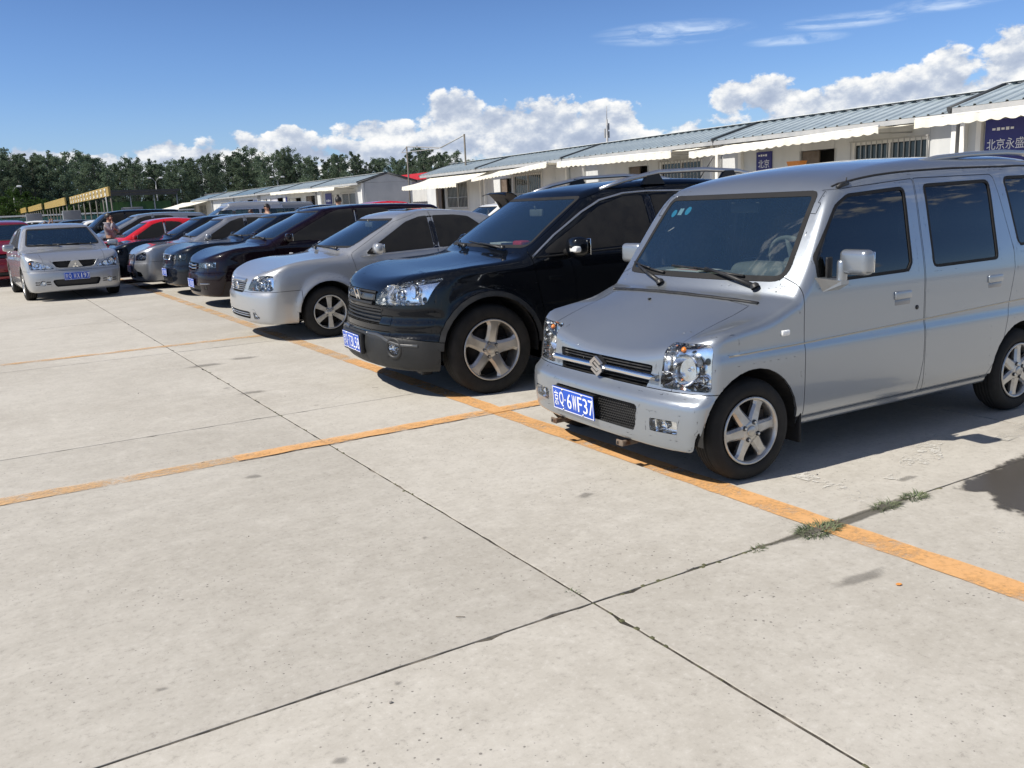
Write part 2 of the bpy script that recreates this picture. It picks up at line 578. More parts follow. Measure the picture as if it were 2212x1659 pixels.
class Curve:
    """smooth 1D curve through points, tabulated"""
    def __init__(self, pts, sig=0.0, ext=0.6, step=0.003):
        pts = sorted(pts)
        a, b = pts[0][0] - ext, pts[-1][0] + ext
        self.x = np.arange(a, b, step)
        y = pchip([p[0] for p in pts], [p[1] for p in pts], self.x)
        if sig > 0:
            k = int(3 * sig / step) + 1
            w = np.exp(-0.5 * (np.arange(-k, k + 1) * step / sig)**2)
            w /= w.sum()
            yp = np.concatenate([y[0] - (y[k:0:-1] - y[0]), y, y[-1] + (y[-1] - y[-2:-k - 2:-1])])
            y = np.convolve(yp, w, 'valid')
        self.y = y
        self.d = np.gradient(y, step)

    def __call__(self, x):
        return np.interp(x, self.x, self.y)

    def slope(self, x):
        return np.interp(x, self.x, self.d)


def smax(a, b, k):
    h = np.maximum(k - np.abs(a - b), 0) / k
    return np.maximum(a, b) + h * h * k * 0.25


class Body:
    """a car body as the meeting of its side, plan and end curves, blended with rounded edges"""
    def __init__(s, S):
        s.S = S
        s.W = S['W']
        s.top = Curve(S['top'], S.get('top_s', 0.012))
        s.crown = Curve(S['crown'], 0.05)
        s.wk = Curve(S['warp'], 0.05)
        s.prof = Curve(S['prof'], S.get('prof_s', 0.006), step=0.002)
        s.plan = Curve(S['plan'], 0.03)
        s.front = Curve(S['front'], S.get('front_s', 0.006), step=0.002)
        s.rear = Curve(S['rear'], 0.012, step=0.002)
        s.bot = Curve(S['bot'], 0.02)
        s.kts = Curve(S['kts'], 0.05)
        s.tw = Curve(S.get('tumble', [(-1, 1), (6, 1)]), 0.05)

    def f(s, P):
        S = s.S
        x, y, z = P[:, 0], P[:, 1], P[:, 2]
        ay = np.sqrt(y * y + 1e-5)
        yn = ay / s.W
        xt = x - s.wk(x) * ay * ay
        zt = s.top(xt) - s.crown(xt) * yn**2
        sl = np.clip(s.top.slope(xt), -3, 3)
        g_t = (z - zt) / np.sqrt(1 + sl * sl)
        zz = z - S.get('rise', 0.0) * (x - S['L'] * 0.5)
        w = s.plan(x) + s.prof(zz) * s.tw(x)
        for (cx, cz, r, amp, wd) in S.get('flares', ()):
            d = np.sqrt((x - cx)**2 + (z - cz)**2)
            w = w + amp * np.exp(-(np.maximum(d - r, 0) / wd)**2)
        for (fn) in S.get('bumps', ()):
            w = w + fn(x, z)
        ps = s.prof.slope(zz)
        g_s = (ay - w) / np.sqrt(1 + ps * ps)
        xf = s.front(z) + S['fc'][0] * yn**2 + S['fc'][1] * yn**6
        fs = s.front.slope(z)
        if 'fbump' in S:
            xf = xf + S['fbump'](ay, z)
        g_f = (xf - x) / np.sqrt(1 + fs * fs)
        xr = s.rear(z) - S['rc'][0] * yn**2 - S['rc'][1] * yn**6
        rs = s.rear.slope(z)
        g_r = (x - xr) / np.sqrt(1 + rs * rs)
        f = smax(g_t, g_s, np.maximum(s.kts(x), 0.02))
        f = smax(f, g_f, S.get('kf', 0.05))
        f = smax(f, g_r, S.get('kr', 0.06))
        f = smax(f, s.bot(x) - z, 0.03)
        return f

    def grad(s, P, e=0.004):
        G = np.empty_like(P)
        for k in range(3):
            d = np.zeros(3)
            d[k] = e
            G[:, k] = (s.f(P + d) - s.f(P - d)) / (2 * e)
        return G

    def normals(s, P):
        G = s.grad(P)
        return G / np.maximum(np.linalg.norm(G, axis=1, keepdims=True), 1e-9)

    def solve(s, view, uv, start=None):
        """points of the body surface met when looking along a view at 2D points"""
        uv = np.asarray(uv, float).reshape(-1, 2)
        n = len(uv)
        L, W = s.S['L'], s.W
        if view in 'LR':
            sg = -1 if view == 'L' else 1
            P = lambda t: np.c_[uv[:, 0], sg * (W + 0.15 - t), uv[:, 1]]
            T = W + 0.15
        elif view == 'F':
            P = lambda t: np.c_[t - 0.15, uv[:, 0], uv[:, 1]]
            T = L * 0.75
        elif view == 'B':
            P = lambda t: np.c_[L + 0.15 - t, uv[:, 0], uv[:, 1]]
            T = L * 0.6
        else:
            P = lambda t: np.c_[uv[:, 0], uv[:, 1], 2.2 - t]
            T = 2.0
        lo, hi = np.zeros(n), np.full(n, T)
        found = np.zeros(n, bool)
        prev = np.zeros(n)
        for t in np.linspace(0, T, 64)[1:]:
            ins = s.f(P(np.full(n, t))) < 0
            new = ins & ~found
            lo[new], hi[new] = prev[new], t
            found |= ins
            prev[:] = t
        for _ in range(22):
            m = (lo + hi) / 2
            ins = s.f(P(m)) < 0
            hi = np.where(ins, m, hi)
            lo = np.where(ins, lo, m)
        Q = P(hi)
        return Q, s.normals(Q)


def surface_nets(F, xs, ys, zs):
    nx, ny, nz = len(xs), len(ys), len(zs)
    ins = F < 0
    c = ins[:-1, :-1, :-1].astype(np.int8)
    tot = np.zeros((nx - 1, ny - 1, nz - 1), np.int8)
    for i in (0, 1):
        for j in (0, 1):
            for k in (0, 1):
                tot += ins[i:nx - 1 + i, j:ny - 1 + j, k:nz - 1 + k]
    act = (tot > 0) & (tot < 8)
    ids = -np.ones(act.shape, np.int64)
    I, J, K = np.nonzero(act)
    ids[I, J, K] = np.arange(len(I))
    h = np.array([xs[1] - xs[0], ys[1] - ys[0], zs[1] - zs[0]])
    acc = np.zeros((len(I), 3))
    cnt = np.zeros(len(I))
    for ax in range(3):
        for a in (0, 1):
            for b in (0, 1):
                o0 = [0, 0, 0]
                o0[(ax + 1) % 3], o0[(ax + 2) % 3] = a, b
                o1 = list(o0)
                o1[ax] = 1
                f0 = F[I + o0[0], J + o0[1], K + o0[2]]
                f1 = F[I + o1[0], J + o1[1], K + o1[2]]
                m = (f0 < 0) != (f1 < 0)
                t = np.where(m, f0 / np.where(m, f0 - f1, 1), 0)
                p = np.tile(np.array(o0, float), (len(I), 1))
                p[:, ax] = t
                acc[m] += p[m]
                cnt[m] += 1
    V = np.c_[xs[I], ys[J], zs[K]] + acc / cnt[:, None] * h
    quads = []
    for ax in range(3):
        sl0, sl1 = [slice(None)] * 3, [slice(None)] * 3
        sl0[ax], sl1[ax] = slice(0, -1), slice(1, None)
        a, b = ins[tuple(sl0)], ins[tuple(sl1)]
        cr = a != b
        A = np.array(np.nonzero(cr)).T
        u, w = (ax + 1) % 3, (ax + 2) % 3
        ok = (A[:, u] > 0) & (A[:, w] > 0) & (A[:, u] < [nx, ny, nz][u] - 1) & (A[:, w] < [nx, ny, nz][w] - 1)
        A = A[ok]
        q = []
        for du, dw in ((1, 1), (0, 1), (0, 0), (1, 0)):
            B = A.copy()
            B[:, u] -= du
            B[:, w] -= dw
            q.append(ids[B[:, 0], B[:, 1], B[:, 2]])
        q = np.array(q).T
        flip = ~a[tuple(A.T)]
        q[flip] = q[flip][:, ::-1]
        quads.append(q)
    return V, np.concatenate(quads)


VIEWS = {'L': (0, 2), 'R': (0, 2), 'T': (0, 1), 'F': (1, 2), 'B': (1, 2), 'U': (0, 1)}
VDIR = {'L': (0, -1, 0), 'R': (0, 1, 0), 'T': (0, 0, 1), 'F': (-1, 0, 0), 'B': (1, 0, 0), 'U': (0, 0, -1)}


def rpoly(pts, r=0.03, n=4):
    """convex polygon with rounded corners, counter-clockwise; r may be per corner"""
    pts = [Vector((p[0], p[1])) for p in pts]
    A = sum(pts[i - 1].x * pts[i].y - pts[i].x * pts[i - 1].y for i in range(len(pts)))
    rs = list(r) if isinstance(r, (list, tuple)) else [r] * len(pts)
    if A < 0:
        pts.reverse()
        rs.reverse()
    out = []
    N = len(pts)
    for i in range(N):
        p, a, b = pts[i], pts[i - 1], pts[(i + 1) % N]
        ea, eb = (a - p), (b - p)
        la, lb = ea.length, eb.length
        ea, eb = ea / la, eb / lb
        ang = math.acos(max(-1, min(1, ea.dot(eb))))
        if rs[i] <= 1e-4 or ang > rad(174):
            out.append((p.x, p.y))
            continue
        t = min(rs[i] / math.tan(ang / 2), la * 0.48, lb * 0.48)
        p0, p1 = p + ea * t, p + eb * t
        for k in range(n + 1):
            u = k / n
            q = p0 * (1 - u)**2 + p * 2 * u * (1 - u) + p1 * u**2
            out.append((q.x, q.y))
    return out


def inset(poly, d):
    """shrink a convex CCW polygon by d"""
    P = [Vector(p) for p in poly]
    n = len(P)
    out = []
    for i in range(n):
        a, p, b = P[i - 1], P[i], P[(i + 1) % n]
        e1, e2 = (p - a), (b - p)
        if e1.length < 1e-7 or e2.length < 1e-7:
            continue
        e1.normalize()
        e2.normalize()
        n1, n2 = Vector((-e1.y, e1.x)), Vector((-e2.y, e2.x))
        m = n1 + n2
        if m.length < 1e-6:
            continue
        m = m / max(0.3, m.dot(n1))
        q = p + m * d
        out.append((q.x, q.y))
    return out


def mirror_poly(poly):
    return [(-a, b) for a, b in reversed(poly)]


class Shell:
    def __init__(s, body, h):
        s.b = body
        S = body.S
        L, W = S['L'], S['W']
        zt = max(p[1] for p in S['top']) + 0.1
        xs = np.arange(-0.12, L + 0.12, h)
        ny = int((W + 0.12) / h) + 1
        ys = (np.arange(-ny, ny) + 0.5) * h
        zs = np.arange(0.08, zt, h)
        half = ys[ys > 0]
        G = np.stack(np.meshgrid(xs, half, zs, indexing='ij'), -1)
        Fh = body.f(G.reshape(-1, 3)).reshape(G.shape[:3])
        F = np.concatenate([Fh[:, ::-1], Fh], 1)
        V, Q = surface_nets(F, xs, ys, zs)
        for _ in range(3):
            g = body.grad(V, 0.003)
            st = body.f(V)[:, None] * g / np.maximum((g * g).sum(1, keepdims=True), 1e-6)
            ln = np.linalg.norm(st, axis=1, keepdims=True)
            V = V - st * np.minimum(1, 0.7 * h / np.maximum(ln, 1e-9))
        V[np.abs(V[:, 1]) < 1e-4, 1] = 0
        Q = Q[(Q[:, 0] != Q[:, 1]) & (Q[:, 1] != Q[:, 2]) & (Q[:, 2] != Q[:, 3]) & (Q[:, 3] != Q[:, 0])]
        n = len(Q)
        cap = n * 2 + 4000
        s.V = V.tolist()
        s.VA = np.zeros((len(V) * 2 + 8000, 3))
        s.VA[:len(V)] = V
        s.K = 12
        s.F = np.zeros((cap, s.K), np.int64)
        s.F[:n, :4] = Q
        s.F[:n, 4:] = Q[:, :1]
        s.cnt = np.zeros(cap, np.int64)
        s.cnt[:n] = 4
        s.part = np.zeros(cap, np.int64)
        s.cen = np.zeros((cap, 3))
        s.nor = np.zeros((cap, 3))
        s.cen[:n] = V[Q].mean(1)
        nn = np.cross(V[Q[:, 2]] - V[Q[:, 0]], V[Q[:, 3]] - V[Q[:, 1]])
        s.nor[:n] = nn / np.maximum(np.linalg.norm(nn, axis=1, keepdims=True), 1e-12)
        s.n = n
        s.names = ['body']
        s.h = h

    def pid(s, name):
        if name not in s.names:
            s.names.append(name)
        return s.names.index(name)

    def put(s, i, q):
        q = q[:s.K]
        s.F[i, :len(q)] = q
        s.F[i, len(q):] = q[0]
        s.cnt[i] = len(q)
        s.cen[i] = s.VA[q].mean(0)

    def cut(s, name, view, poly, src=('body',), lim=None, nmin=0.08):
        """give the part of the shell seen inside a convex polygon to a part of its own"""
        ia, ib = VIEWS[view]
        vd = np.array(VDIR[view], float)
        pa = np.array(poly)
        lo, hi = pa.min(0) - 1.5 * s.h, pa.max(0) + 1.5 * s.h
        N = s.n
        m = np.isin(s.part[:N], [s.pid(k) for k in src]) & (s.nor[:N] @ vd > nmin)
        m &= (s.cen[:N, ia] > lo[0]) & (s.cen[:N, ia] < hi[0]) & (s.cen[:N, ib] > lo[1]) & (s.cen[:N, ib] < hi[1])
        if lim is not None:
            m &= lim(s.cen[:N])
        cand = np.nonzero(m)[0]
        new_id = s.pid(name)
        n = len(poly)
        for i in range(n):
            a, b = poly[i], poly[(i + 1) % n]
            ex, ey = b[0] - a[0], b[1] - a[1]
            ln = math.hypot(ex, ey)
            if ln < 1e-6 or not len(cand):
                continue
            na, nb = ey / ln, -ex / ln
            off = na * a[0] + nb * a[1]
            nv = len(s.V)
            d = s.VA[:nv, ia] * na + s.VA[:nv, ib] * nb - off
            d[np.abs(d) < 1e-5] = 0
            fd = d[s.F[cand]]
            mx, mn = fd.max(1), fd.min(1)
            inside = list(cand[(mx <= 0) & (mn < 0)])
            cross = cand[(mx > 0) & (mn < 0)]
            made = {}
            for fi in cross.tolist():
                q = s.F[fi, :s.cnt[fi]].tolist()
                A, B = [], []
                for k in range(len(q)):
                    u, w = q[k], q[(k + 1) % len(q)]
                    du, dw = d[u], d[w]
                    if du <= 0:
                        A.append(u)
                    if du >= 0:
                        B.append(u)
                    if du * dw < 0:
                        key = (u, w) if u < w else (w, u)
                        x = made.get(key)
                        if x is None:
                            t = du / (du - dw)
                            pu, pw = s.V[u], s.V[w]
                            p = [pu[0] + (pw[0] - pu[0]) * t, pu[1] + (pw[1] - pu[1]) * t, pu[2] + (pw[2] - pu[2]) * t]
                            x = made[key] = len(s.V)
                            s.V.append(p)
                            s.VA[x] = p
                        A.append(x)
                        B.append(x)
                if len(A) < 3:
                    continue
                s.put(fi, A)
                inside.append(fi)
                if len(B) >= 3:
                    k = s.n
                    s.n += 1
                    s.put(k, B)
                    s.part[k] = s.part[fi]
                    s.nor[k] = s.nor[fi]
            cand = np.array(inside, np.int64)
        s.part[cand] = new_id
        return len(cand)

    def collect(s):
        """vertices, normals, faces of every part"""
        s.data = {}
        nv = len(s.V)
        NA = s.b.normals(s.VA[:nv])
        for i, nm in enumerate(s.names):
            fi = np.nonzero(s.part[:s.n] == i)[0]
            used = np.unique(s.F[fi])
            mp = np.zeros(nv, np.int64)
            mp[used] = np.arange(len(used))
            F = [mp[s.F[k, :s.cnt[k]]].tolist() for k in fi.tolist()]
            s.data[nm] = (s.VA[used], NA[used], F)


def boundary(F):
    cnt = {}
    for q in F:
        for i in range(len(q)):
            a, b = q[i], q[(i + 1) % len(q)]
            cnt[(a, b)] = cnt.get((a, b), 0) + 1
    return [(a, b) for (a, b) in cnt if (b, a) not in cnt]


def shell_part(name, data, mat, parent, offset=0.0, rim=0.015, gap=0.002, rim_dir=None, cap=False):
    """one sheet-metal, glass or trim part cut from the shell, its edge turned inward"""
    V, N, F = data
    if not len(F):
        return None
    V = V + N * offset
    B = boundary(F)
    nv = len(V)
    if gap and B:
        mv = np.zeros((nv, 3))
        ct = np.zeros(nv)
        bset = set()
        for a, b in B:
            bset.add(a)
            bset.add(b)
        # pull the edge back along the surface, square to the edge
        en = np.zeros((nv, 3))
        for a, b in B:
            e = V[b] - V[a]
            c = np.cross(N[a] + N[b], e)
            l = np.linalg.norm(c)
            if l > 1e-9:
                en[a] += c / l
                en[b] += c / l
        l = np.linalg.norm(en, axis=1, keepdims=True)
        V = V + np.where(l > 1e-6, en / np.maximum(l, 1e-6), 0) * gap
    faces = [tuple(q) for q in F]
    n0 = len(faces)
    VV = V
    if rim and B:
        vs = sorted({i for e in B for i in e})
        mp = {v: nv + k for k, v in enumerate(vs)}
        if rim_dir is None:
            R = V[vs] - N[vs] * rim
        else:
            R = V[vs] + np.array(rim_dir) * rim
        VV = np.concatenate([V, R])
        for a, b in B:
            faces.append((b, a, mp[a], mp[b]))
    me = bpy.data.meshes.new(name)
    me.from_pydata(VV.tolist(), [], faces)
    sm = np.zeros(len(faces), bool)
    sm[:n0] = True
    me.polygons.foreach_set('use_smooth', sm)
    me.update()
    # exact surface normals so that reflections run clean
    ln = np.zeros((len(me.loops), 3), np.float32)
    li = np.empty(len(me.loops), np.int32)
    me.loops.foreach_get('vertex_index', li)
    ls = np.empty(len(me.polygons), np.int32)
    me.polygons.foreach_get('loop_start', ls)
    end = ls[n0] if n0 < len(ls) else len(li)
    ln[:end] = N[np.minimum(li[:end], nv - 1)]
    me.normals_split_custom_set(ln.tolist())
    return link(name, me, parent, mat)


def bucket(name, data, mat, parent, direc, depth, shrink=0.9, gap=0.0):
    """dark or mirrored housing behind an opening in the shell"""
    V, N, F = data
    if not len(F):
        return None
    B = boundary(F)
    nv = len(V)
    c = V.mean(0)
    direc = np.array(direc, float)
    back = c + (V - c) * np.array([shrink, shrink, shrink])
    back = back + direc * depth
    vs = sorted({i for e in B for i in e})
    VV = np.concatenate([V[vs] - N[vs] * 0.004, back])
    mp = {v: k for k, v in enumerate(vs)}
    o = len(vs)
    faces = [tuple(i + o for i in q) for q in F] + [(mp[b], mp[a], a + o, b + o) for a, b in B]
    me = bpy.data.meshes.new(name)
    me.from_pydata(VV.tolist(), [], faces)
    sm = np.zeros(len(faces), bool)
    sm[:len(F)] = True
    me.polygons.foreach_set('use_smooth', sm)
    me.update()
    return link(name, me, parent, mat)


def ribbon(body, view, pts, w, t, mb, mi=0, sub=0.04, off=0.0, taper=None):
    """a strip of half width w and height t that follows the body along a 2D path"""
    P2 = []
    for (a, b) in zip(pts[:-1], pts[1:]):
        n = max(1, int(math.hypot(b[0] - a[0], b[1] - a[1]) / sub))
        P2 += [(a[0] + (b[0] - a[0]) * k / n, a[1] + (b[1] - a[1]) * k / n) for k in range(n)]
    P2.append(pts[-1])
    Q, N = body.solve(view, P2)
    n = len(Q)
    v, f = [], []
    for i in range(n):
        tg = Q[min(i + 1, n - 1)] - Q[max(i - 1, 0)]
        tg /= max(np.linalg.norm(tg), 1e-9)
        s = np.cross(N[i], tg)
        s /= max(np.linalg.norm(s), 1e-9)
        ww = w if taper is None else w * taper(i / (n - 1))
        base = Q[i] + N[i] * off
        for (a, b) in ((-1, -0.004 / max(t, 1e-4)), (-1, 0.4), (-0.6, 1), (0.6, 1), (1, 0.4), (1, -0.004 / max(t, 1e-4))):
            v.append(tuple(base + s * a * ww + N[i] * t * b))
    for i in range(n - 1):
        for k in range(5):
            f.append((i * 6 + k, i * 6 + k + 1, (i + 1) * 6 + k + 1, (i + 1) * 6 + k))
    f.append(tuple(range(6)))
    f.append(tuple(range(n * 6 - 1, n * 6 - 7, -1)))
    mb.add(v, f, mi, True)
    return Q, N


# ------------------------------------------------------------------ wheels
def wheel_meshes(R, width, rim_r, style):
    """tyre, rim, disc meshes for a wheel lying on the y axis, its face towards -y"""
    w = width / 2
    T = MB()
    sh = 0.028
    prof = [(rim_r - 0.004, -w + 0.022), (rim_r + 0.008, -w + 0.008), (rim_r + 0.02, -w + 0.002), ((R + rim_r) / 2, -w - 0.004), (R - sh - 0.006, -w + 0.003), (R - sh * 0.55, -w + 0.010), (R - 0.009, -w + 0.024), (R - 0.003, -w + 0.038)]
    g = []
    for k in range(4):
        y = -w + 0.05 + (2 * w - 0.10) * k / 3
        g += [(R, y - 0.006), (R - 0.007, y - 0.004), (R - 0.007, y + 0.004), (R, y + 0.006)]
    prof = prof + g + [(r, -y) for r, y in reversed(prof)]
    T.lathe(prof, 56)
    tyre = T.mesh('tyre')
    K = MB()
    lip = [(rim_r + 0.003, -w + 0.006), (rim_r + 0.001, -w + 0.000), (rim_r - 0.006, -w - 0.001), (rim_r - 0.013, -w + 0.006), (rim_r - 0.018, -w + 0.022), (rim_r - 0.022, w * 0.2), (rim_r - 0.03, w - 0.01)]
    K.lathe(lip, 56)
    n = style['n']
    r0, r1 = style.get('r0', 0.045), rim_r - 0.010
    hub_y = -w + style.get('hub', 0.012)
    edge_y = -w + style.get('edge', 0.012)
    for k in range(n):
        th = 2 * math.pi * k / n + style.get('rot', math.pi / 2)
        M = Matrix.Rotation(-th, 4, 'Y')
        v, f = [], []
        NS = 8
        for i in range(NS + 1):
            u = i / NS
            r = r0 * 0.75 + (r1 - r0 * 0.75) * u
            hw = style['w0'] * (1 - u) + style['w1'] * u + style.get('flare', 0.0) * (max(0, u - 0.7) / 0.3)**2 + style.get('flare0', 0.0) * max(0, (0.3 - u) / 0.3)**2
            y = hub_y * (1 - u) + edge_y * u - style.get('bow', 0.006) * math.sin(math.pi * u)
            rl = style.get('ridge', 0.35)
            ch = style.get('chamf', 0.010)
            for (a, dy) in ((-1.0, 0.03), (-1.0, ch), (-rl - 0.3, 0.0), (rl + 0.3, 0.0), (1.0, ch), (1.0, 0.03)):
                v.append((r, y + dy, a * hw))
        for i in range(NS):
            for j in range(5):
                f.append((i * 6 + j, i * 6 + j + 1, (i + 1) * 6 + j + 1, (i + 1) * 6 + j))
        K.add(v, f, 0, False, M)
    K.lathe([(0.0005, hub_y - 0.002), (r0 * 0.5, hub_y - 0.002), (r0 * 0.96, hub_y + 0.002), (r0 * 1.05, hub_y + 0.03)], 32)
    rim = K.mesh('rim')
    Bk = MB()
    Bk.lathe([(0.0005, w * 0.25), (rim_r - 0.024, w * 0.25)], 40)
    Bk.lathe([(0.0005, 0.0), (rim_r * 0.68, 0.0), (rim_r * 0.68, 0.02)], 40, 1)
    Bk.box((rim_r * 0.55, 0.0, 0.02), (0.07, 0.06, 0.12), 1)
    disc = Bk.mesh('brake_disc')
    nuts = MB()
    M = Matrix.Translation((0, hub_y - 0.003, 0))
    nuts.lathe([(0.013, 0.001), (0.013, -0.0008), (0.0105, -0.001), (0.010, 0.004)], 14, 0, M)
    nuts.lathe([(0.010, 0.0035), (0.0075, 0.002), (0.0075, -0.007), (0.0003, -0.008)], 6, 1, M, smooth=False)
    nl = style.get('nuts', 4)
    npos = [(style.get('nr', 0.05) * math.cos(t), style.get('nr', 0.05) * math.sin(t)) for t in [2 * math.pi * (k + 0.5) / nl + style.get('nrot', 0) for k in range(nl)]]
    cap = MB()
    cr = style.get('cap', 0.027)
    cap.lathe([(cr, hub_y + 0.002), (cr, hub_y - 0.004), (cr * 0.85, hub_y - 0.007), (0.0004, hub_y - 0.008)], 24)
    return dict(tyre=tyre, rim=rim, brake_disc=disc, nuts=nuts.mesh('wheel_nut'), npos=npos, cap=cap.mesh('hub_cap'), hub_y=hub_y)


_wheel_cache = {}


def put_wheel(parent, key, args, loc, right=False, steer=0.0, detail=2, alloy='alloy'):
    if key not in _wheel_cache:
        _wheel_cache[key] = wheel_meshes(*args)
    W = _wheel_cache[key]
    e = bpy.data.objects.new('wheel', W['tyre'])
    if not W['tyre'].materials:
        W['tyre'].materials.append(MAT['tyre_rubber'])
    COL.objects.link(e)
    e.parent = parent
    e.location = loc
    e.rotation_euler = (0, 0.3 * (loc[0] + loc[1]), math.pi + steer if right else steer)
    for nm, k, mt in (('rim', 'rim', [alloy]), ('brake_disc', 'brake_disc', ['underbody', 'brake_dark'])) + ((('hub_cap', 'cap', [alloy]),) if detail > 1 else ()):
        me = W[k]
        if not me.materials:
            for q in mt:
                me.materials.append(MAT[q])
        link(nm, me, e)
    if detail > 1:
        if not W['nuts'].materials:
            W['nuts'].materials.append(MAT['underbody'])
            W['nuts'].materials.append(MAT['trim_silver'])
        for (nx, nz) in W['npos']:
            link('wheel_nut', W['nuts'], e).location = (nx, 0, nz)
    return e


def wheel_well(parent, x, z, R, y_out, y_in):
    """dark liner of a wheel arch"""
    m = MB()
    n = 20
    v, f = [], []
    for k in range(n + 1):
        th = rad(-8) + rad(196) * k / n
        for y in (y_out, y_in):
            v.append((x + R * math.cos(th), y, z + R * math.sin(th)))
    for k in range(n):
        f.append((2 * k, 2 * k + 1, 2 * k + 3, 2 * k + 2))
    f.append(tuple(2 * k + 1 for k in range(n + 1)))
    m.add(v, f, 0, False)
    return m.build('wheel_well', MAT['underbody'], parent, fix=False)


def number_plate(parent, loc, rot, chars, h=0.14, w=0.44, bold=False):
    """blue plate with white border and characters, facing -x before rotation"""
    M = Matrix.Translation(loc) @ Matrix.Rotation(rot[2], 4, 'Z') @ Matrix.Rotation(rot[1], 4, 'Y') @ Matrix(((0, 0, -1, 0), (-1, 0, 0, 0), (0, 1, 0, 0), (0, 0, 0, 1)))
    p = MB()
    p.rbox((0, 0, 0), (w, h, 0.004), 0.0019, 0, 1, M)
    o = p.build('number_plate', MAT['plate_blue'], parent)
    b = MB()
    t, q = 0.004, 0.006
    for c, s in (((0, h / 2 - q, .0027), (w - 2 * q + t, t, .001)), ((0, -h / 2 + q, .0027), (w - 2 * q + t, t, .001)), ((w / 2 - q, 0, .0027), (t, h - 2 * q - t, .001)), ((-w / 2 + q, 0, .0027), (t, h - 2 * q - t, .001))):
        b.box(c, s, 0, M)
    b.build('plate_border', MAT['plate_white'], o)
    if chars:
        c = MB()
        n = len(chars)
        cw = 0.045 * w / 0.44
        ch = 0.090 * h / 0.14
        xs = [-0.2015, -0.1445, -0.0950, -0.0590, -0.002, 0.055, 0.112, 0.169]
        for k, s in enumerate(chars):
            x = xs[k] * w / 0.44
            if s == ' ':
                continue
            if s == '·':
                c.box((x + 0.014, 0, 0.003), (0.010, 0.010, 0.001), 0, M)
                continue
            ww = cw if s not in 'I1' else cw * 0.35
            # heavy pressed strokes: the glyph laid down a few times with small shifts
            for dx in ((-0.0009, 0.0009) if bold else (0.0,)):
                put_text(c, s, x + dx + (cw - ww) / 2, -ch / 2, ww, ch, M, 0, 0.0028 + dx * 0.02)
        c.build('characters', MAT['plate_white'], o, fix=False)
    bo = MB()
    for sx in (-1, 1):
        for sy in (-1, 1):
            bo.lathe([(0.0003, -0.006), (0.006, -0.005), (0.007, 0.0)], 10, 0, M @ Matrix.Translation((sx * w * 0.24, sy * (h / 2 - 0.012), 0.002)) @ Matrix.Rotation(math.pi / 2, 4, 'X') @ Matrix.Rotation(math.pi, 4, 'X'))
    bo.build('bolts', MAT['trim_silver'], o)
    return o
def circle(cx, cz, r, n=28, a0=0.0):
    return [(cx + r * math.cos(2 * math.pi * k / n + a0), cz + r * math.sin(2 * math.pi * k / n + a0)) for k in range(n)]


class Car:
    pass


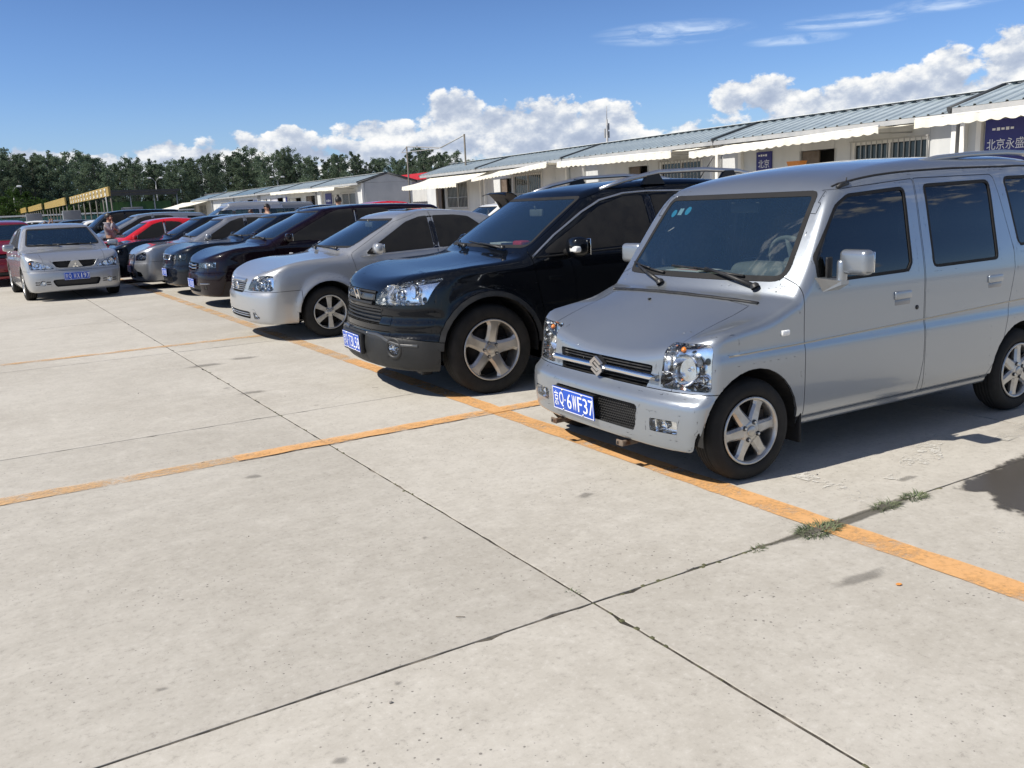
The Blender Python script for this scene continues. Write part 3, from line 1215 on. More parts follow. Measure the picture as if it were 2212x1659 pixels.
def assemble(S, name, label, cat, loc, yaw, pm, group=None):
    """build a car from its curves (S) and the outlines of its panels, glass and lamps"""
    c = Car()
    c.S = S
    b = c.b = Body(S)
    sh = Shell(b, S['h'])
    root = c.root = empty(name, loc, yaw, label, cat, group)
    W, L = S['W'], S['L']
    pm = MAT[pm]
    c.paint = pm
    lod = S.get('lod', 2)
    # openings of the wheel arches, and the floor above the wheels
    for (cx, cz, R, tR, tw) in S['wheels']:
        for sd in 'LR':
            sh.cut('void', sd, circle(cx, cz, R, 30 if lod > 1 else 18))
            sg = -1 if sd == 'L' else 1
            sh.cut('void', 'U', rpoly([(cx - R - .02, sg * (W - 0.30)), (cx + R + .02, sg * (W - 0.30)), (cx + R + .02, sg * (W + .1)), (cx - R - .02, sg * (W + .1))], 0), nmin=-0.4, lim=lambda P: P[:, 2] < cz + 0.02)
    xw = S.get('ws_x', (0.3, L * 0.55))
    ws = S['windscreen']
    sh.cut('ws_frame', 'F', ws, lim=lambda P: (P[:, 0] > xw[0]) & (P[:, 0] < xw[1]), nmin=0.12)
    sh.cut('windscreen', 'F', inset(ws, S.get('ws_rim', 0.025)), src=('ws_frame',), nmin=0.05)
    if 'rear_window' in S:
        rw = S['rear_window']
        sh.cut('rw_frame', 'B', rw, lim=lambda P: P[:, 0] > L * 0.5, nmin=0.12)
        sh.cut('rear_window', 'B', inset(rw, 0.02), src=('rw_frame',), nmin=0.05)
    fl = S.get('front_lim', 0.9)
    front = lambda P: P[:, 0] < fl
    for k in ('lamp', 'fog', 'corner'):
        if k in S:
            sh.cut(k + '_L', 'F', S[k], lim=front, nmin=0.02)
            sh.cut(k + '_R', 'F', mirror_poly(S[k]), lim=front, nmin=0.02)
    for k in ('grille', 'intake', 'intake2'):
        if k in S:
            sh.cut(k, 'F', S[k], lim=front, nmin=0.02)
    for k, poly, view, nm, lim in S.get('panels', ()):
        sh.cut(k, view, poly, nmin=nm, lim=lim)
    if 'bonnet' in S:
        sh.cut('bonnet', 'T', S['bonnet'], nmin=S.get('bonnet_n', 0.10), lim=lambda P: P[:, 0] < xw[1])
    doors = []
    for sd in 'LR':
        for dn, poly in S['doors']:
            sh.cut(dn + '_' + sd, sd, poly)
            doors.append((dn, sd))
        for wn, dn, poly in S['windows']:
            src = ('body',) if dn is None else (dn + '_' + sd, 'body')
            sh.cut(wn + '_frame_' + sd, sd, poly, src=src)
            sh.cut(wn + '_' + sd, sd, inset(poly, S.get('win_rim', 0.018)), src=(wn + '_frame_' + sd,))
    if 'tail' in S:
        for sd in 'LR':
            sh.cut('tail_' + sd, 'B', S['tail'] if sd == 'R' else mirror_poly(S['tail']), nmin=0.02, lim=lambda P: P[:, 0] > L * .7)
    sh.collect()
    D = c.D = sh.data
    rim = 0.014 if lod > 1 else 0.01
    gp = S.get('gap', 0.0022)
    c.body = shell_part('body', D['body'], pm, root, 0, rim, gp)
    rb = MAT['black_rubber']
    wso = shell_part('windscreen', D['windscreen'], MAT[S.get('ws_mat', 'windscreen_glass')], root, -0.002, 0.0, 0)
    c.ws = wso
    shell_part('windscreen_seal', D['ws_frame'], rb, wso, 0.001, rim, 0.0)
    if 'rear_window' in S:
        o = shell_part('rear_window', D['rear_window'], MAT['tinted_glass'], root, -0.002, 0, 0)
        if o:
            shell_part('window_seal', D['rw_frame'], rb, o, 0.0, rim, 0)
    if 'bonnet' in S:
        c.bonnet = shell_part('bonnet', D['bonnet'], pm, root, 0, rim, gp)
    for k, poly, view, nm, lim in S.get('panels', ()):
        mt = S.get('panel_mat', {}).get(k)
        shell_part(k, D[k], MAT[mt] if mt else pm, root, S.get('panel_off', {}).get(k, 0.0), rim, gp)
    c.doors = {}
    for dn, sd in doors:
        c.doors[dn + sd] = shell_part(dn, D[dn + '_' + sd], pm, root, 0, rim, gp)
    for sd in 'LR':
        for wn, dn, poly in S['windows']:
            par = root if dn is None else (c.doors[dn + sd] or root)
            g = shell_part('window' if dn else 'quarter_window', D[wn + '_' + sd], MAT[S.get('side_mat', 'tinted_glass')], par, -0.006, 0, 0)
            fr_par = par if dn else g
            shell_part('window_frame', D[wn + '_frame_' + sd], MAT[S.get('frame_mat', 'black_rubber')], fr_par, 0.0005, rim, 0)
    # lamps: clear lens over a mirrored bowl
    for k in ('lamp', 'fog', 'corner'):
        if k not in S:
            continue
        for sd in 'LR':
            d = D[k + '_' + sd]
            nm = {'lamp': 'headlight', 'fog': 'fog_light', 'corner': 'indicator'}[k]
            if lod > 1:
                o = shell_part(nm, d, MAT['lens_glass'], root, 0.0015, 0.012, 0.0015)
            else:
                o = shell_part(nm, d, MAT['lens_glass'], root, 0.001, 0.01, 0.001)
            if o is None:
                continue
            hk = S.get('lamp_house', 'reflector')
            bucket('reflector', d, MAT[hk if k == 'lamp' or lod > 1 else 'dark_reflector'], o, (0.9, 0.12 if sd == 'L' else -0.12, 0.05), 0.075 if k == 'lamp' else 0.03, 0.86)
            if k == 'lamp':
                bowl = MB()
                for (fy, fz, r, dx, mi) in S.get('bowls', ()):
                    yy = fy if sd == 'L' else -fy
                    Q, N = b.solve('F', [(yy, fz)])
                    p = Q[0]
                    M = Matrix.Translation((p[0] + dx, p[1], p[2])) @ Matrix.Rotation(-math.pi / 2, 4, 'Z')
                    if mi == 0:
                        bowl.lathe([(r, -0.030), (r * 0.97, -0.022), (r * 0.85, 0.000), (r * 0.6, 0.020), (r * 0.3, 0.030), (r * 0.16, 0.031), (r * 0.15, 0.004), (r * 0.10, -0.004), (0.0003, -0.006)], 24, 0, M)
                    else:
                        bowl.lathe([(r, -0.012), (r * 0.9, -0.018), (r * 0.5, -0.026), (0.0003, -0.029)], 18, mi, M)
                if bowl.v:
                    bowl.build('bulb_bowl', [MAT['reflector'], MAT['amber'], MAT['bulb']], o)
            elif k == 'fog' and lod > 1:
                ctr = d[0].mean(0) if len(d[0]) else None
                if ctr is not None:
                    fb = MB()
                    r = S.get('fog_r', 0.03)
                    M = Matrix.Translation((ctr[0] + 0.012, ctr[1], ctr[2])) @ Matrix.Rotation(-math.pi / 2, 4, 'Z')
                    fb.lathe([(r, -0.008), (r * 0.8, 0.006), (r * 0.3, 0.014), (0.0003, 0.010)], 18, 0, M)
                    fb.build('fog_bulb', MAT['reflector'], o)
    for k in ('grille', 'intake', 'intake2'):
        if k in S:
            nm = 'grille' if k == 'grille' else 'air_intake'
            o = bucket(nm, D[k], MAT['gloss_black' if k == 'grille' and lod < 2 else 'black_plastic'], root, (1, 0, 0), 0.05, 0.96)
            setattr(c, k, o)
            bars = S.get(k + '_bars')
            if bars and o:
                for (pts, w, t, mt, off) in bars:
                    m = MB()
                    ribbon(b, 'F', pts, w, t, m, 0, 0.05, off)
                    m.build('grille_bar' if k == 'grille' else 'intake_bar', MAT[mt], o, fix=False)
    if 'tail' in S:
        for sd in 'LR':
            shell_part('tail_light', D['tail_' + sd], MAT['red_plastic'], root, 0.001, 0.01, 0.001)
    # wheels
    for i, (cx, cz, R, tR, tw) in enumerate(S['wheels']):
        for sd in 'LR':
            sg = -1 if sd == 'L' else 1
            yo = float(np.interp(cx, [p[0] for p in S['plan']], [p[1] for p in S['plan']])) + S.get('wheel_y', -0.01)
            put_wheel(root, S['wheel_key'], (tR, tw, S['rim_r'], S['rim']), (cx, sg * (yo - tw / 2), tR - 0.004), sd == 'R', S.get('steer', 0.0) if i == 0 else 0.0, lod, S.get('alloy', 'alloy'))
            wheel_well(root, cx, cz, R + 0.006, sg * (yo - 0.012), sg * (yo - 0.36))
    # straps and trims
    for nm, view, pts, w, t, mt in S.get('trims', ()):
        for sd in (('L', 'R') if view == 'S' else (view,)):
            m = MB()
            ribbon(b, sd, pts, w, t, m, 0, S.get('trim_sub', 0.05))
            m.build(nm, MAT[mt], root, fix=False)
    if 'pillar' in S:
        px_, pz0, pz1 = S['pillar']
        for sd in 'LR':
            m = MB()
            ribbon(b, sd, [(px_, pz0), (px_, pz1)], .036, .0015, m, 0, .08)
            m.build('door_pillar', MAT['gloss_black'], root, fix=False)
    # door handles
    for dn, hx, hz, hw in S.get('handles', ()):
        for sd in 'LR':
            sg = -1 if sd == 'L' else 1
            Q, N = b.solve(sd, [(hx, hz)])
            p = Q[0]
            m = MB()
            if S.get('handle_kind') == 'flap':
                m.rbox((p[0], p[1] + sg * 0.001, p[2] + 0.012), (hw, 0.02, 0.045), 0.009, 0, 3)
                o = m.build('door_handle', pm, c.doors[dn + sd])
                m = MB()
                m.rbox((p[0], p[1] - sg * 0.006, p[2] - 0.028), (hw * 0.98, 0.016, 0.036), 0.007, 0, 2)
                m.build('handle_recess', MAT['grey_paint'], o)
            else:
                pts = [(p[0] - hw / 2, p[1] - sg * 0.004, p[2]), (p[0] - hw / 2 + 0.02, p[1] + sg * 0.028, p[2]), (p[0], p[1] + sg * 0.034, p[2]), (p[0] + hw / 2 - 0.02, p[1] + sg * 0.028, p[2]), (p[0] + hw / 2, p[1] - sg * 0.004, p[2])]
                m.tube(pts, [0.012, 0.014, 0.014, 0.014, 0.012], 8)
                m.build('door_handle', MAT[S['handle_mat']] if 'handle_mat' in S else pm, c.doors[dn + sd])
    # wing mirrors
    if 'mirror' in S:
        mx, mz, ms = S['mirror'][:3]
        for sd in 'LR':
            sg = -1 if sd == 'L' else 1
            Q, N = b.solve(sd, [(mx, mz - ms[2] * 0.3)])
            p = Q[0]
            m = MB()
            yc = p[1] + sg * (ms[1] / 2 + 0.045)
            T = Matrix.Translation((mx + 0.01, yc, mz)) @ Matrix.Rotation(sg * rad(10), 4, 'Z')
            m.rbox((0, 0, 0), ms, min(ms) * 0.42, 0, 4, T)
            o = m.build('wing_mirror', MAT[S['mirror_mat']] if 'mirror_mat' in S else pm, root)
            m = MB()
            m.rbox((ms[0] * 0.5 + 0.001, 0, 0), (0.006, ms[1] * 0.86, ms[2] * 0.8), 0.0029, 0, 1, T)
            m.build('mirror_glass', MAT['chrome'], o)
            m = MB()
            m.tube([(p[0], p[1] - sg * 0.02, p[2]), (p[0] + 0.005, p[1] + sg * 0.03, p[2] + 0.005), (mx + 0.01, yc - sg * ms[1] * 0.3, mz - ms[2] * 0.3)], [0.03, 0.026, 0.024], 8)
            m.build('mirror_foot', MAT['black_plastic'], o)
    # wipers
    for (pts) in S.get('wipers', ()):
        Q, N = b.solve('F', pts)
        m = MB()
        P = [Vector(q) + Vector(n) * h for q, n, h in zip(Q, N, (0.02, 0.028, 0.02, 0.012))]
        m.tube(P[:3], [0.012, 0.009, 0.007], 6)
        B0, B1 = Vector(Q[2]) + Vector(N[2]) * 0.010, Vector(Q[3]) + Vector(N[3]) * 0.010
        B2 = Vector(Q[2]) + (Vector(Q[2]) - Vector(Q[3])) * 0.9
        Q2, N2 = b.solve('F', [(B2.y, B2.z), (Q[2][1], Q[2][2]), (Q[3][1], Q[3][2])])
        m.tube([Vector(q) + Vector(n) * 0.011 for q, n in zip(Q2, N2)], 0.007, 6)
        m.lathe([(0.022, 0.0), (0.02, -0.02), (0.0004, -0.024)], 12, 0, Matrix.Translation(P[0]) @ Matrix.Rotation(-math.pi / 2, 4, 'X'))
        m.build('wiper', MAT['black_plastic'], root)
    # cabin
    if 'cabin' in S:
        k = S['cabin']
        zf, zr = k['floor'], k.get('seat_h', 0.45)
        m = MB()
        m.box(((k['x0'] + k['x1']) / 2, 0, zf), (k['x1'] - k['x0'], 2 * k['hw'], 0.02))
        for sx in k['seats']:
            for sy in (-1, 1):
                y = sy * k['hw'] * 0.5
                ww = k['hw'] * 0.78
                m.rbox((sx, y, zf + 0.20), (0.50, ww, 0.22), 0.07)
                m.rbox((0, 0, 0), (0.15, ww, 0.62), 0.065, 0, 3, Matrix.Translation((sx + 0.30, y, zf + 0.52)) @ Matrix.Rotation(rad(14), 4, 'Y'))
                m.rbox((0, 0, 0), (0.10, 0.25, 0.17), 0.045, 0, 3, Matrix.Translation((sx + 0.41, y, zf + 0.90)) @ Matrix.Rotation(rad(10), 4, 'Y'))
        m.build('seats', MAT['seat_fabric'], root)
        m = MB()
        dz = k['dash_z']
        prof = [(k['dash_x0'], dz - 0.06), (k['dash_x0'] + 0.10, dz - 0.01), (k['dash_x1'] - 0.10, dz), (k['dash_x1'], dz - 0.05), (k['dash_x1'] - 0.02, dz - 0.30), (k['dash_x0'], dz - 0.30)]
        m.prism(prof, 1, -k['hw'] * 0.98, k['hw'] * 0.98)
        m.rbox(((k['dash_x1'] - 0.14), -k['hw'] * 0.5, dz + 0.0), (0.26, 0.42, 0.13), 0.06, 0, 4)
        dsh = m.build('dashboard', MAT[k.get('dash_mat', 'dash_grey')], root)
        m = MB()
        r = 0.185
        M = Matrix.Translation((k['dash_x1'] + 0.09, -k['hw'] * 0.5, dz + 0.03)) @ Matrix.Rotation(rad(62), 4, 'Y')
        ring = [(r * math.cos(2 * math.pi * q / 28), r * math.sin(2 * math.pi * q / 28), 0) for q in range(29)]
        m.tube(ring, 0.016, 8, 0, False, M)
        m.tube([(-r, 0, 0), (0, 0, -0.03), (r, 0, 0)], 0.018, 6, 0, True, M)
        m.tube([(0, r, 0), (0, 0, -0.03), (0, 0, -0.25)], 0.018, 6, 0, True, M)
        m.rbox((0, 0, -0.02), (0.12, 0.12, 0.05), 0.02, 0, 2, M)
        m.build('steering_wheel', MAT[k.get('wheel_mat', 'cabin_dark')], root)
        if 'mirror' in k:
            m = MB()
            mx, mz = k['mirror']
            m.rbox((mx, 0, mz), (0.025, 0.23, 0.065), 0.012, 0, 2)
            m.tube([(mx, 0, mz + 0.02), (mx - 0.02, 0, mz + 0.06)], 0.008, 6)
            m.build('rear_view_mirror', MAT['dash_grey'], root)
    return c

# ------------------------------------------------------------------ the near silver van
VAN = dict(
    L=3.36, W=0.80, h=0.0195, lod=2,
    top=[(-0.3, .52), (-0.02, .575), (0.06, .612), (0.10, .640), (0.16, .678), (.3, .762), (.45, .843), (.56, .899), (.60, .917), (.635, .930), (.665, .965), (.72, 1.030), (.85, 1.178), (1.0, 1.345), (1.08, 1.432), (1.13, 1.478), (1.19, 1.515), (1.28, 1.548), (1.45, 1.583), (1.8, 1.620), (2.3, 1.640), (2.8, 1.640), (3.1, 1.622), (3.25, 1.59), (3.5, 1.50)],
    top_s=0.010,
    crown=[(-.2, -.13), (.10, -.13), (.28, -.05), (.5, .02), (.66, .03), (1.1, .03), (1.3, .055), (3.0, .055)],
    warp=[(-.2, .02), (.3, .05), (.62, .20), (.8, .20), (1.12, .01), (1.5, 0.0), (3.4, 0.0)],
    prof=[(0.08, -.10), (0.15, -.055), (.20, -.040), (.240, -.036), (.260, -.033), (.292, -.012), (.36, -.003), (.48, 0.0), (.58, 0.0), (.632, -.0015), (.690, -.0125), (.74, -.014), (.92, -.018), (.99, -.026), (1.2, -.066), (1.44, -.118), (1.52, -.145), (1.60, -.20), (1.75, -.40)],
    prof_s=0.008,
    plan=[(-.2, .70), (0, .745), (.1, .775), (.2, .792), (.35, .80), (2.5, .80), (2.9, .795), (3.2, .775), (3.5, .74)],
    front=[(.05, .10), (.13, .060), (.17, .032), (.21, .014), (.27, .004), (.34, 0), (.41, .004), (.438, .012), (.458, .034), (.486, .062), (.55, .071), (.61, .078), (.68, .086), (.74, .100), (.80, .15), (1.0, .30)],
    fc=(0.030, 0.085), kf=0.035,
    rear=[(.1, 3.26), (.2, 3.31), (.3, 3.35), (.45, 3.36), (.5, 3.34), (.6, 3.31), (1.0, 3.30), (1.5, 3.21), (1.65, 3.14), (1.8, 3.0)],
    rc=(0.02, 0.05), kr=0.05,
    bot=[(-.2, .20), (0.02, .175), (.2, .20), (.8, .225), (2.4, .225), (3.0, .23), (3.4, .26)],
    kts=[(-.2, .05), (.5, .055), (.7, .05), (1.1, .06), (1.4, .085), (3.4, .085)],
    wheels=[(.435, .27, .318, .268, .165), (2.80, .27, .318, .268, .165)],
    rim_r=0.176, wheel_key='van', steer=rad(-3), wheel_y=-0.012,
    rim=dict(n=6, w0=.036, w1=.025, flare=.020, r0=.066, nr=.048, nuts=4, cap=.028, hub=.004, edge=.014, bow=-.002, rot=rad(62), chamf=.012, ridge=.30, nrot=.3),
    windscreen=rpoly([(-.662, .988), (.662, .988), (.590, 1.452), (-.590, 1.452)], [.07, .07, .06, .06], 5),
    ws_x=(0.6, 1.35), ws_rim=0.028,
    lamp=rpoly([(-.772, .502), (-.492, .498), (-.500, .722), (-.762, .738)], [.02, .025, .03, .04], 4),
    fog=rpoly([(-.655, .283), (-.480, .278), (-.480, .343), (-.655, .347)], .012, 3), fog_r=0.024,
    bowls=[(-.615, .595, .085, .055, 0), (-.60, .695, .017, .035, 1), (-.70, .64, .02, .03, 2), (-.70, .55, .03, .06, 0), (-.53, .55, .022, .05, 0)],
    grille=rpoly([(-.395, .487), (.395, .487), (.425, .600), (-.425, .600)], .012, 3),
    intake=rpoly([(-.360, .252), (.360, .252), (.385, .395), (-.385, .395)], .03, 4),
    panels=[('bumper', [(-.3, .05), (.225, .05), (.225, .487), (-.3, .478)], 'L', -2, None)],
    bonnet=rpoly([(-.25, -.56), (.10, -.572), (.60, -.655), (.60, .655), (.10, .572), (-.25, .56)], 0),
    doors=[('front_door', rpoly([(.80, .278), (1.75, .278), (1.79, .47), (1.79, 1.497), (1.10, 1.452), (.985, 1.405), (.80, 1.03)], [.02, .02, .1, .02, .05, .10, .03], 4)),
           ('rear_door', rpoly([(1.80, .278), (2.43, .278), (2.57, .44), (2.685, .92), (2.685, 1.04), (2.56, 1.505), (1.80, 1.498)], [.0, .03, .1, .1, .1, .05, .01], 4))],
    windows=[('w1', 'front_door', rpoly([(.905, .975), (1.655, .985), (1.69, 1.03), (1.705, 1.455), (1.22, 1.428), (1.11, 1.375), (.905, 1.11)], [.035, .03, .02, .045, .06, .10, .06], 4)),
             ('w2', 'rear_door', rpoly([(1.875, .99), (2.515, .995), (2.515, 1.475), (1.875, 1.463)], [.04, .03, .05, .03], 4)),
             ('w3', None, rpoly([(2.74, 1.06), (3.12, 1.08), (3.05, 1.49), (2.66, 1.49)], .05, 4))],
    win_rim=0.016, gap=0.0022,
    rear_window=rpoly([(-.58, .95), (.58, .95), (.55, 1.45), (-.55, 1.45)], .06, 4),
    tail=rpoly([(.60, .60), (.77, .60), (.75, .90), (.62, .90)], .02, 3),
    handles=[('front_door', 1.595, .845, .145), ('rear_door', 2.475, .868, .145)], handle_kind='flap',
    trims=[('side_stripe', 'S', [(.27, .668), (.80, .676), (1.79, .700), (2.6, .722), (3.2, .735)], .0045, .0012, 'stripe_gold')],
    cabin=dict(floor=.32, x0=.9, x1=3.1, hw=.66, seats=(1.55, 2.35), dash_x0=.74, dash_x1=1.16, dash_z=1.0, mirror=(1.16, 1.37), wheel_mat='dash_grey'),
)
pbr('stripe_gold', (0.50, 0.44, 0.33), 0.5)


def build_van():
    c = assemble(VAN, 'van', 'silver boxy van nearest the camera with a square headlight', 'van', (2.86, 3.88, 0), rad(-1.0), 'silver_paint')
    b, root = c.b, c.root
    # grille: thin dark slats behind a chrome bar and the emblem
    for z in (.505, .522, .552, .570, .586):
        m = MB()
        ribbon(b, 'F', [(-.40, z), (.40, z)], .0045, .012, m, 0, .06, -.022)
        m.build('grille_slat', MAT['black_plastic'], c.grille, fix=False)
    m = MB()
    ribbon(b, 'F', [(-.475, .540), (-.2, .543), (.2, .543), (.475, .540)], .017, .026, m, 0, .04, 0.004)
    m.build('chrome_bar', MAT['chrome'], c.grille, fix=False)
    # S-shaped emblem
    S2 = [(-.5, .18), (0, .55), (.5, .18), (.16, -.06), (.5, -.18 - .0), (0, -.55), (-.5, -.18), (-.16, .06)]
    Q, N = b.solve('F', [(0, .545)])
    e = MB()
    M = Matrix.Translation((Q[0][0] - .040, 0, .545)) @ Matrix.Rotation(rad(-8), 4, 'Y')
    sc = .105
    up = [(0, .55), (.50, .20), (.36, .10), (0, .35), (-.30, .14), (.17, -.19), (.02, -.28), (-.50, .08), (-.50, .22)]
    lo = [(-p[0], -p[1]) for p in up]
    for poly in (up, lo):
        e.prism([(-p[0] * sc, p[1] * sc) for p in poly], 0, -.004, .012, 0, M)
    e.prism([(-.05, 0), (0, -.055), (.05, 0), (0, .055)], 0, .012, .045, 1, M)
    e.build('emblem', [MAT['trim_silver'], MAT['black_plastic']], c.grille)
    # honeycomb in the lower opening
    hx = MB()
    V, N_, F_ = c.D['intake']
    x0 = float(V[:, 0].mean()) + 0.016
    s = 0.0165
    for r in range(10):
        for k in range(46):
            y = -.375 + k * s * 1.0 + (s * .5 if r % 2 else 0)
            z = .258 + r * .0143
            if abs(y) > .368 or z > .392 or z < .256:
                continue
            a, bq, cq = (y, z - .0062), (y + s * .5, z - .0022), (y + s * .5, z + .0062)
            for p, q in ((a, bq), (bq, cq), (a, (y - s * .5, z - .0022))):
                Pn = Vector((x0 + .10 * (p[0] / .8)**2, p[0], p[1]))
                Qn = Vector((x0 + .10 * (q[0] / .8)**2, q[0], q[1]))
                hx.tube([Pn, Qn], .0021, 4, 0, False)
    hx.build('honeycomb', MAT['black_plastic'], c.intake, fix=False)
    number_plate(root, (-.014, .175, .313), (0, rad(-4), rad(-2)), '京Q·6WF37', w=.435, bold=True)
    m = MB()
    m.box((.012, .175, .375), (.05, .40, .02))
    m.build('plate_bracket', MAT['black_plastic'], root)
    # cowl slot behind the bonnet
    m = MB()
    ribbon(b, 'T', [(.575 + .16 * y * y, y) for y in (-.62, -.4, -.2, 0, .2, .4, .62)], .010, .010, m)
    m.build('bonnet_seal', MAT['black_plastic'], root, fix=False)
    # washer jet, blinkers
    m = MB()
    Q, N = b.solve('T', [(.50, .10)])
    m.rbox(tuple(Q[0] + N[0] * .004), (.02, .014, .012), .004)
    m.build('washer_jet', MAT['black_plastic'], root)
    for sg, v in ((-1, 'L'), (1, 'R')):
        Q, N = b.solve(v, [(.66, .745)])
        m = MB()
        m.rbox(tuple(Q[0]), (.062, .022, .032), .0105, 0, 3)
        o = m.build('side_indicator', MAT['bulb'], root)
    # the mirrors stand on curved arms
    for sg, v in ((-1, 'L'), (1, 'R')):
        Q, N = b.solve(v, [(1.0, .955)])
        p = Vector(Q[0])
        m = MB()
        T = Matrix.Translation((1.03, p.y + sg * .135, 1.085)) @ Matrix.Rotation(sg * rad(6), 4, 'Z')
        m.rbox((0, 0, 0), (.080, .185, .130), .030, 0, 5, T)
        o = m.build('wing_mirror', c.paint, root)
        m = MB()
        m.rbox((.039, 0, 0), (.006, .165, .105), .0028, 0, 1, T)
        m.build('mirror_glass', MAT['chrome'], o)
        m = MB()
        m.rbox((1.015, p.y + sg * .058, 1.035), (.055, .045, .125), .020, 0, 3)
        m.build('mirror_stalk', c.paint, o)
        m = MB()
        y0, y1 = p.y - sg * .012, p.y + sg * .080
        v = [(.88, y0, 1.010), (1.06, y0, 1.002), (1.07, y0, .925), (.93, y0, .922), (.985, y1, .988), (1.045, y1, .988), (1.045, y1, .968), (.985, y1, .968)]
        m.add(v, [(0, 1, 2, 3), (4, 7, 6, 5), (0, 4, 5, 1), (1, 5, 6, 2), (2, 6, 7, 3), (3, 7, 4, 0)])
        m.build('mirror_foot', c.paint, o)
        m = MB()
        m.rbox((.98, p.y + sg * .002, 1.05), (.045, .016, .12), .007, 0, 2)
        m.build('mirror_sail', MAT['black_plastic'], o)
    # wipers
    def wiper(pts, blade):
        Q, N = b.solve('F', pts)
        m = MB()
        hs = (.016, .034, .024)
        P = [Vector(q) + Vector(n) * h for q, n, h in zip(Q, N, hs)]
        m.tube(P, [.015, .011, .007], 6)
        m.lathe([(.024, .012), (.024, -.006), (.016, -.016), (.0004, -.018)], 14, 0, Matrix.Translation(P[0]) @ Matrix.Rotation(-math.pi / 2 - .6, 4, 'X') @ Matrix.Rotation(0, 4, 'Z'))
        Q2, N2 = b.solve('F', blade)
        m.tube([Vector(q) + Vector(n) * .012 for q, n in zip(Q2, N2)], .0075, 6)
        m.tube([Vector(q) + Vector(n) * .022 for q, n in zip(Q2[1:-1], N2[1:-1])], .005, 6)
        m.build('wiper', MAT['black_plastic'], root)
    wiper([(-.52, .955), (-.33, .995), (-.14, 1.032)], [(-.42, 1.005), (-.25, 1.018), (-.05, 1.033), (.16, 1.040)])
    wiper([(.18, .945), (.36, .985), (.52, 1.018)], [(.20, 1.0), (.36, 1.012), (.50, 1.024), (.62, 1.04)])
    # mud flaps
    for sg in (-1, 1):
        for x in (.785, 3.14):
            m = MB()
            m.rbox((x, sg * .715, .235), (.018, .15, .19), .006, 0, 2)
            m.build('mud_flap', MAT['black_rubber'], root)
    # towing eyes under the bumper
    for y, k in ((.42, 0), (-.235, 1)):
        m = MB()
        m.rbox((.075, y, .150), (.11, .024, .030), .006, 0, 2)
        m.rbox((.024, y + .02, .150), (.010, .060, .034), .0045, 0, 2)
        m.build('towing_bracket', MAT['rusty_steel'], root)
        m = MB()
        m.rbox((.0182, y + .032, .150), (.004, .012, .016), .0019, 0, 1)
        m.build('bracket_slot', MAT['underbody'], root)
    # roof: drip channel, radio aerial foot, rear rails
    for sg, v in ((-1, 'T'), (1, 'T')):
        m = MB()
        ribbon(b, 'T', [(1.16, sg * .632), (1.25, sg * .643), (1.5, sg * .640), (2.1, sg * .636), (2.7, sg * .634), (3.1, sg * .62)], .007, .0035, m)
        m.build('roof_seam', MAT['black_rubber'], root, fix=False)
        pts = [(2.02, sg * .52, 1.585), (2.2, sg * .535, 1.612), (2.5, sg * .54, 1.630), (2.9, sg * .54, 1.640), (3.10, sg * .535, 1.634), (3.18, sg * .53, 1.62), (3.20, sg * .53, 1.57)]
        m = MB()
        m.tube(pts, [.018, .018, .017, .017, .018, .02, .022], 10)
        m.build('roof_rail', MAT['silver_paint'], root)
    m = MB()
    Q, N = b.solve('T', [(1.215, -.655)])
    p = Vector(Q[0])
    m.tube([p + Vector((-.045, -.004, -.012)), p + Vector((.0, -.002, .006)), p + Vector((.045, 0, .010))], [.010, .014, .012], 8)
    m.tube([p + Vector((.03, 0, .012)), p + Vector((.035, 0, .04))], .004, 6)
    m.build('aerial_foot', MAT['black_plastic'], root)
    # stickers and papers behind the glass
    m = MB()
    for k, (y, z, w, hh, mi) in enumerate(((.50, 1.350, .045, .045, 0), (.44, 1.360, .045, .045, 2), (.37, 1.365, .050, .050, 0))):
        pts = circle(y, z, w * .5, 16) if mi == 0 else [(y - .02, z - .02), (y + .02, z - .02), (y + .02, z + .02), (y - .02, z + .02)]
        Q, N = b.solve('F', pts)
        m.add((Q - N * .008).tolist(), [tuple(range(len(pts)))], mi if mi == 0 else 1)
    m.build('stickers', [MAT['sticker_blue'], MAT['sticker_pale']], c.ws, fix=False)
    m = MB()
    m.box((.95, .22, 1.003), (.20, .30, .004))
    m.box((.92, .24, 1.0055), (.02, .18, .001), 1)
    m.box((.97, .20, 1.0055), (.015, .12, .001), 1)
    m.build('papers', [MAT['paper'], MAT['paper_red']], root)
    # lock
    Q, N = b.solve('L', [(1.725, .775)])
    m = MB()
    m.lathe([(.014, 0.002), (.013, -.003), (.0004, -.0035)], 14, 0, Matrix.Translation(Q[0]))
    m.build('door_lock', MAT['black_plastic'], c.doors['front_doorL'])
    # wheel well dust ring of the fender edge is left plain
    return c


pbr('sticker_pale', (0.35, 0.55, 0.66), 0.5)
# ------------------------------------------------------------------ body curves of the other cars
RIMS = dict(
    six=dict(n=6, w0=.022, w1=.034, flare=0.006, r0=.062, nr=.048, nuts=4, cap=.026, hub=.010, edge=.008, bow=0, rot=rad(92), chamf=.004, ridge=.55),
    five=dict(n=5, w0=.046, w1=.046, flare=.045, flare0=.012, r0=.078, nr=.057, nuts=5, cap=.034, hub=.030, edge=.010, bow=.004, rot=rad(82), chamf=.016, ridge=.25),
    seven=dict(n=7, w0=.018, w1=.018, flare=.01, r0=.06, nr=.045, nuts=5, cap=.026, hub=.012, edge=.010, bow=.004, rot=rad(75), chamf=.008, ridge=.4),
    ten=dict(n=10, w0=.012, w1=.011, flare=.006, r0=.06, nr=.045, nuts=5, cap=.028, hub=.014, edge=.010, bow=.004, rot=rad(90), chamf=.006, ridge=.4),
)


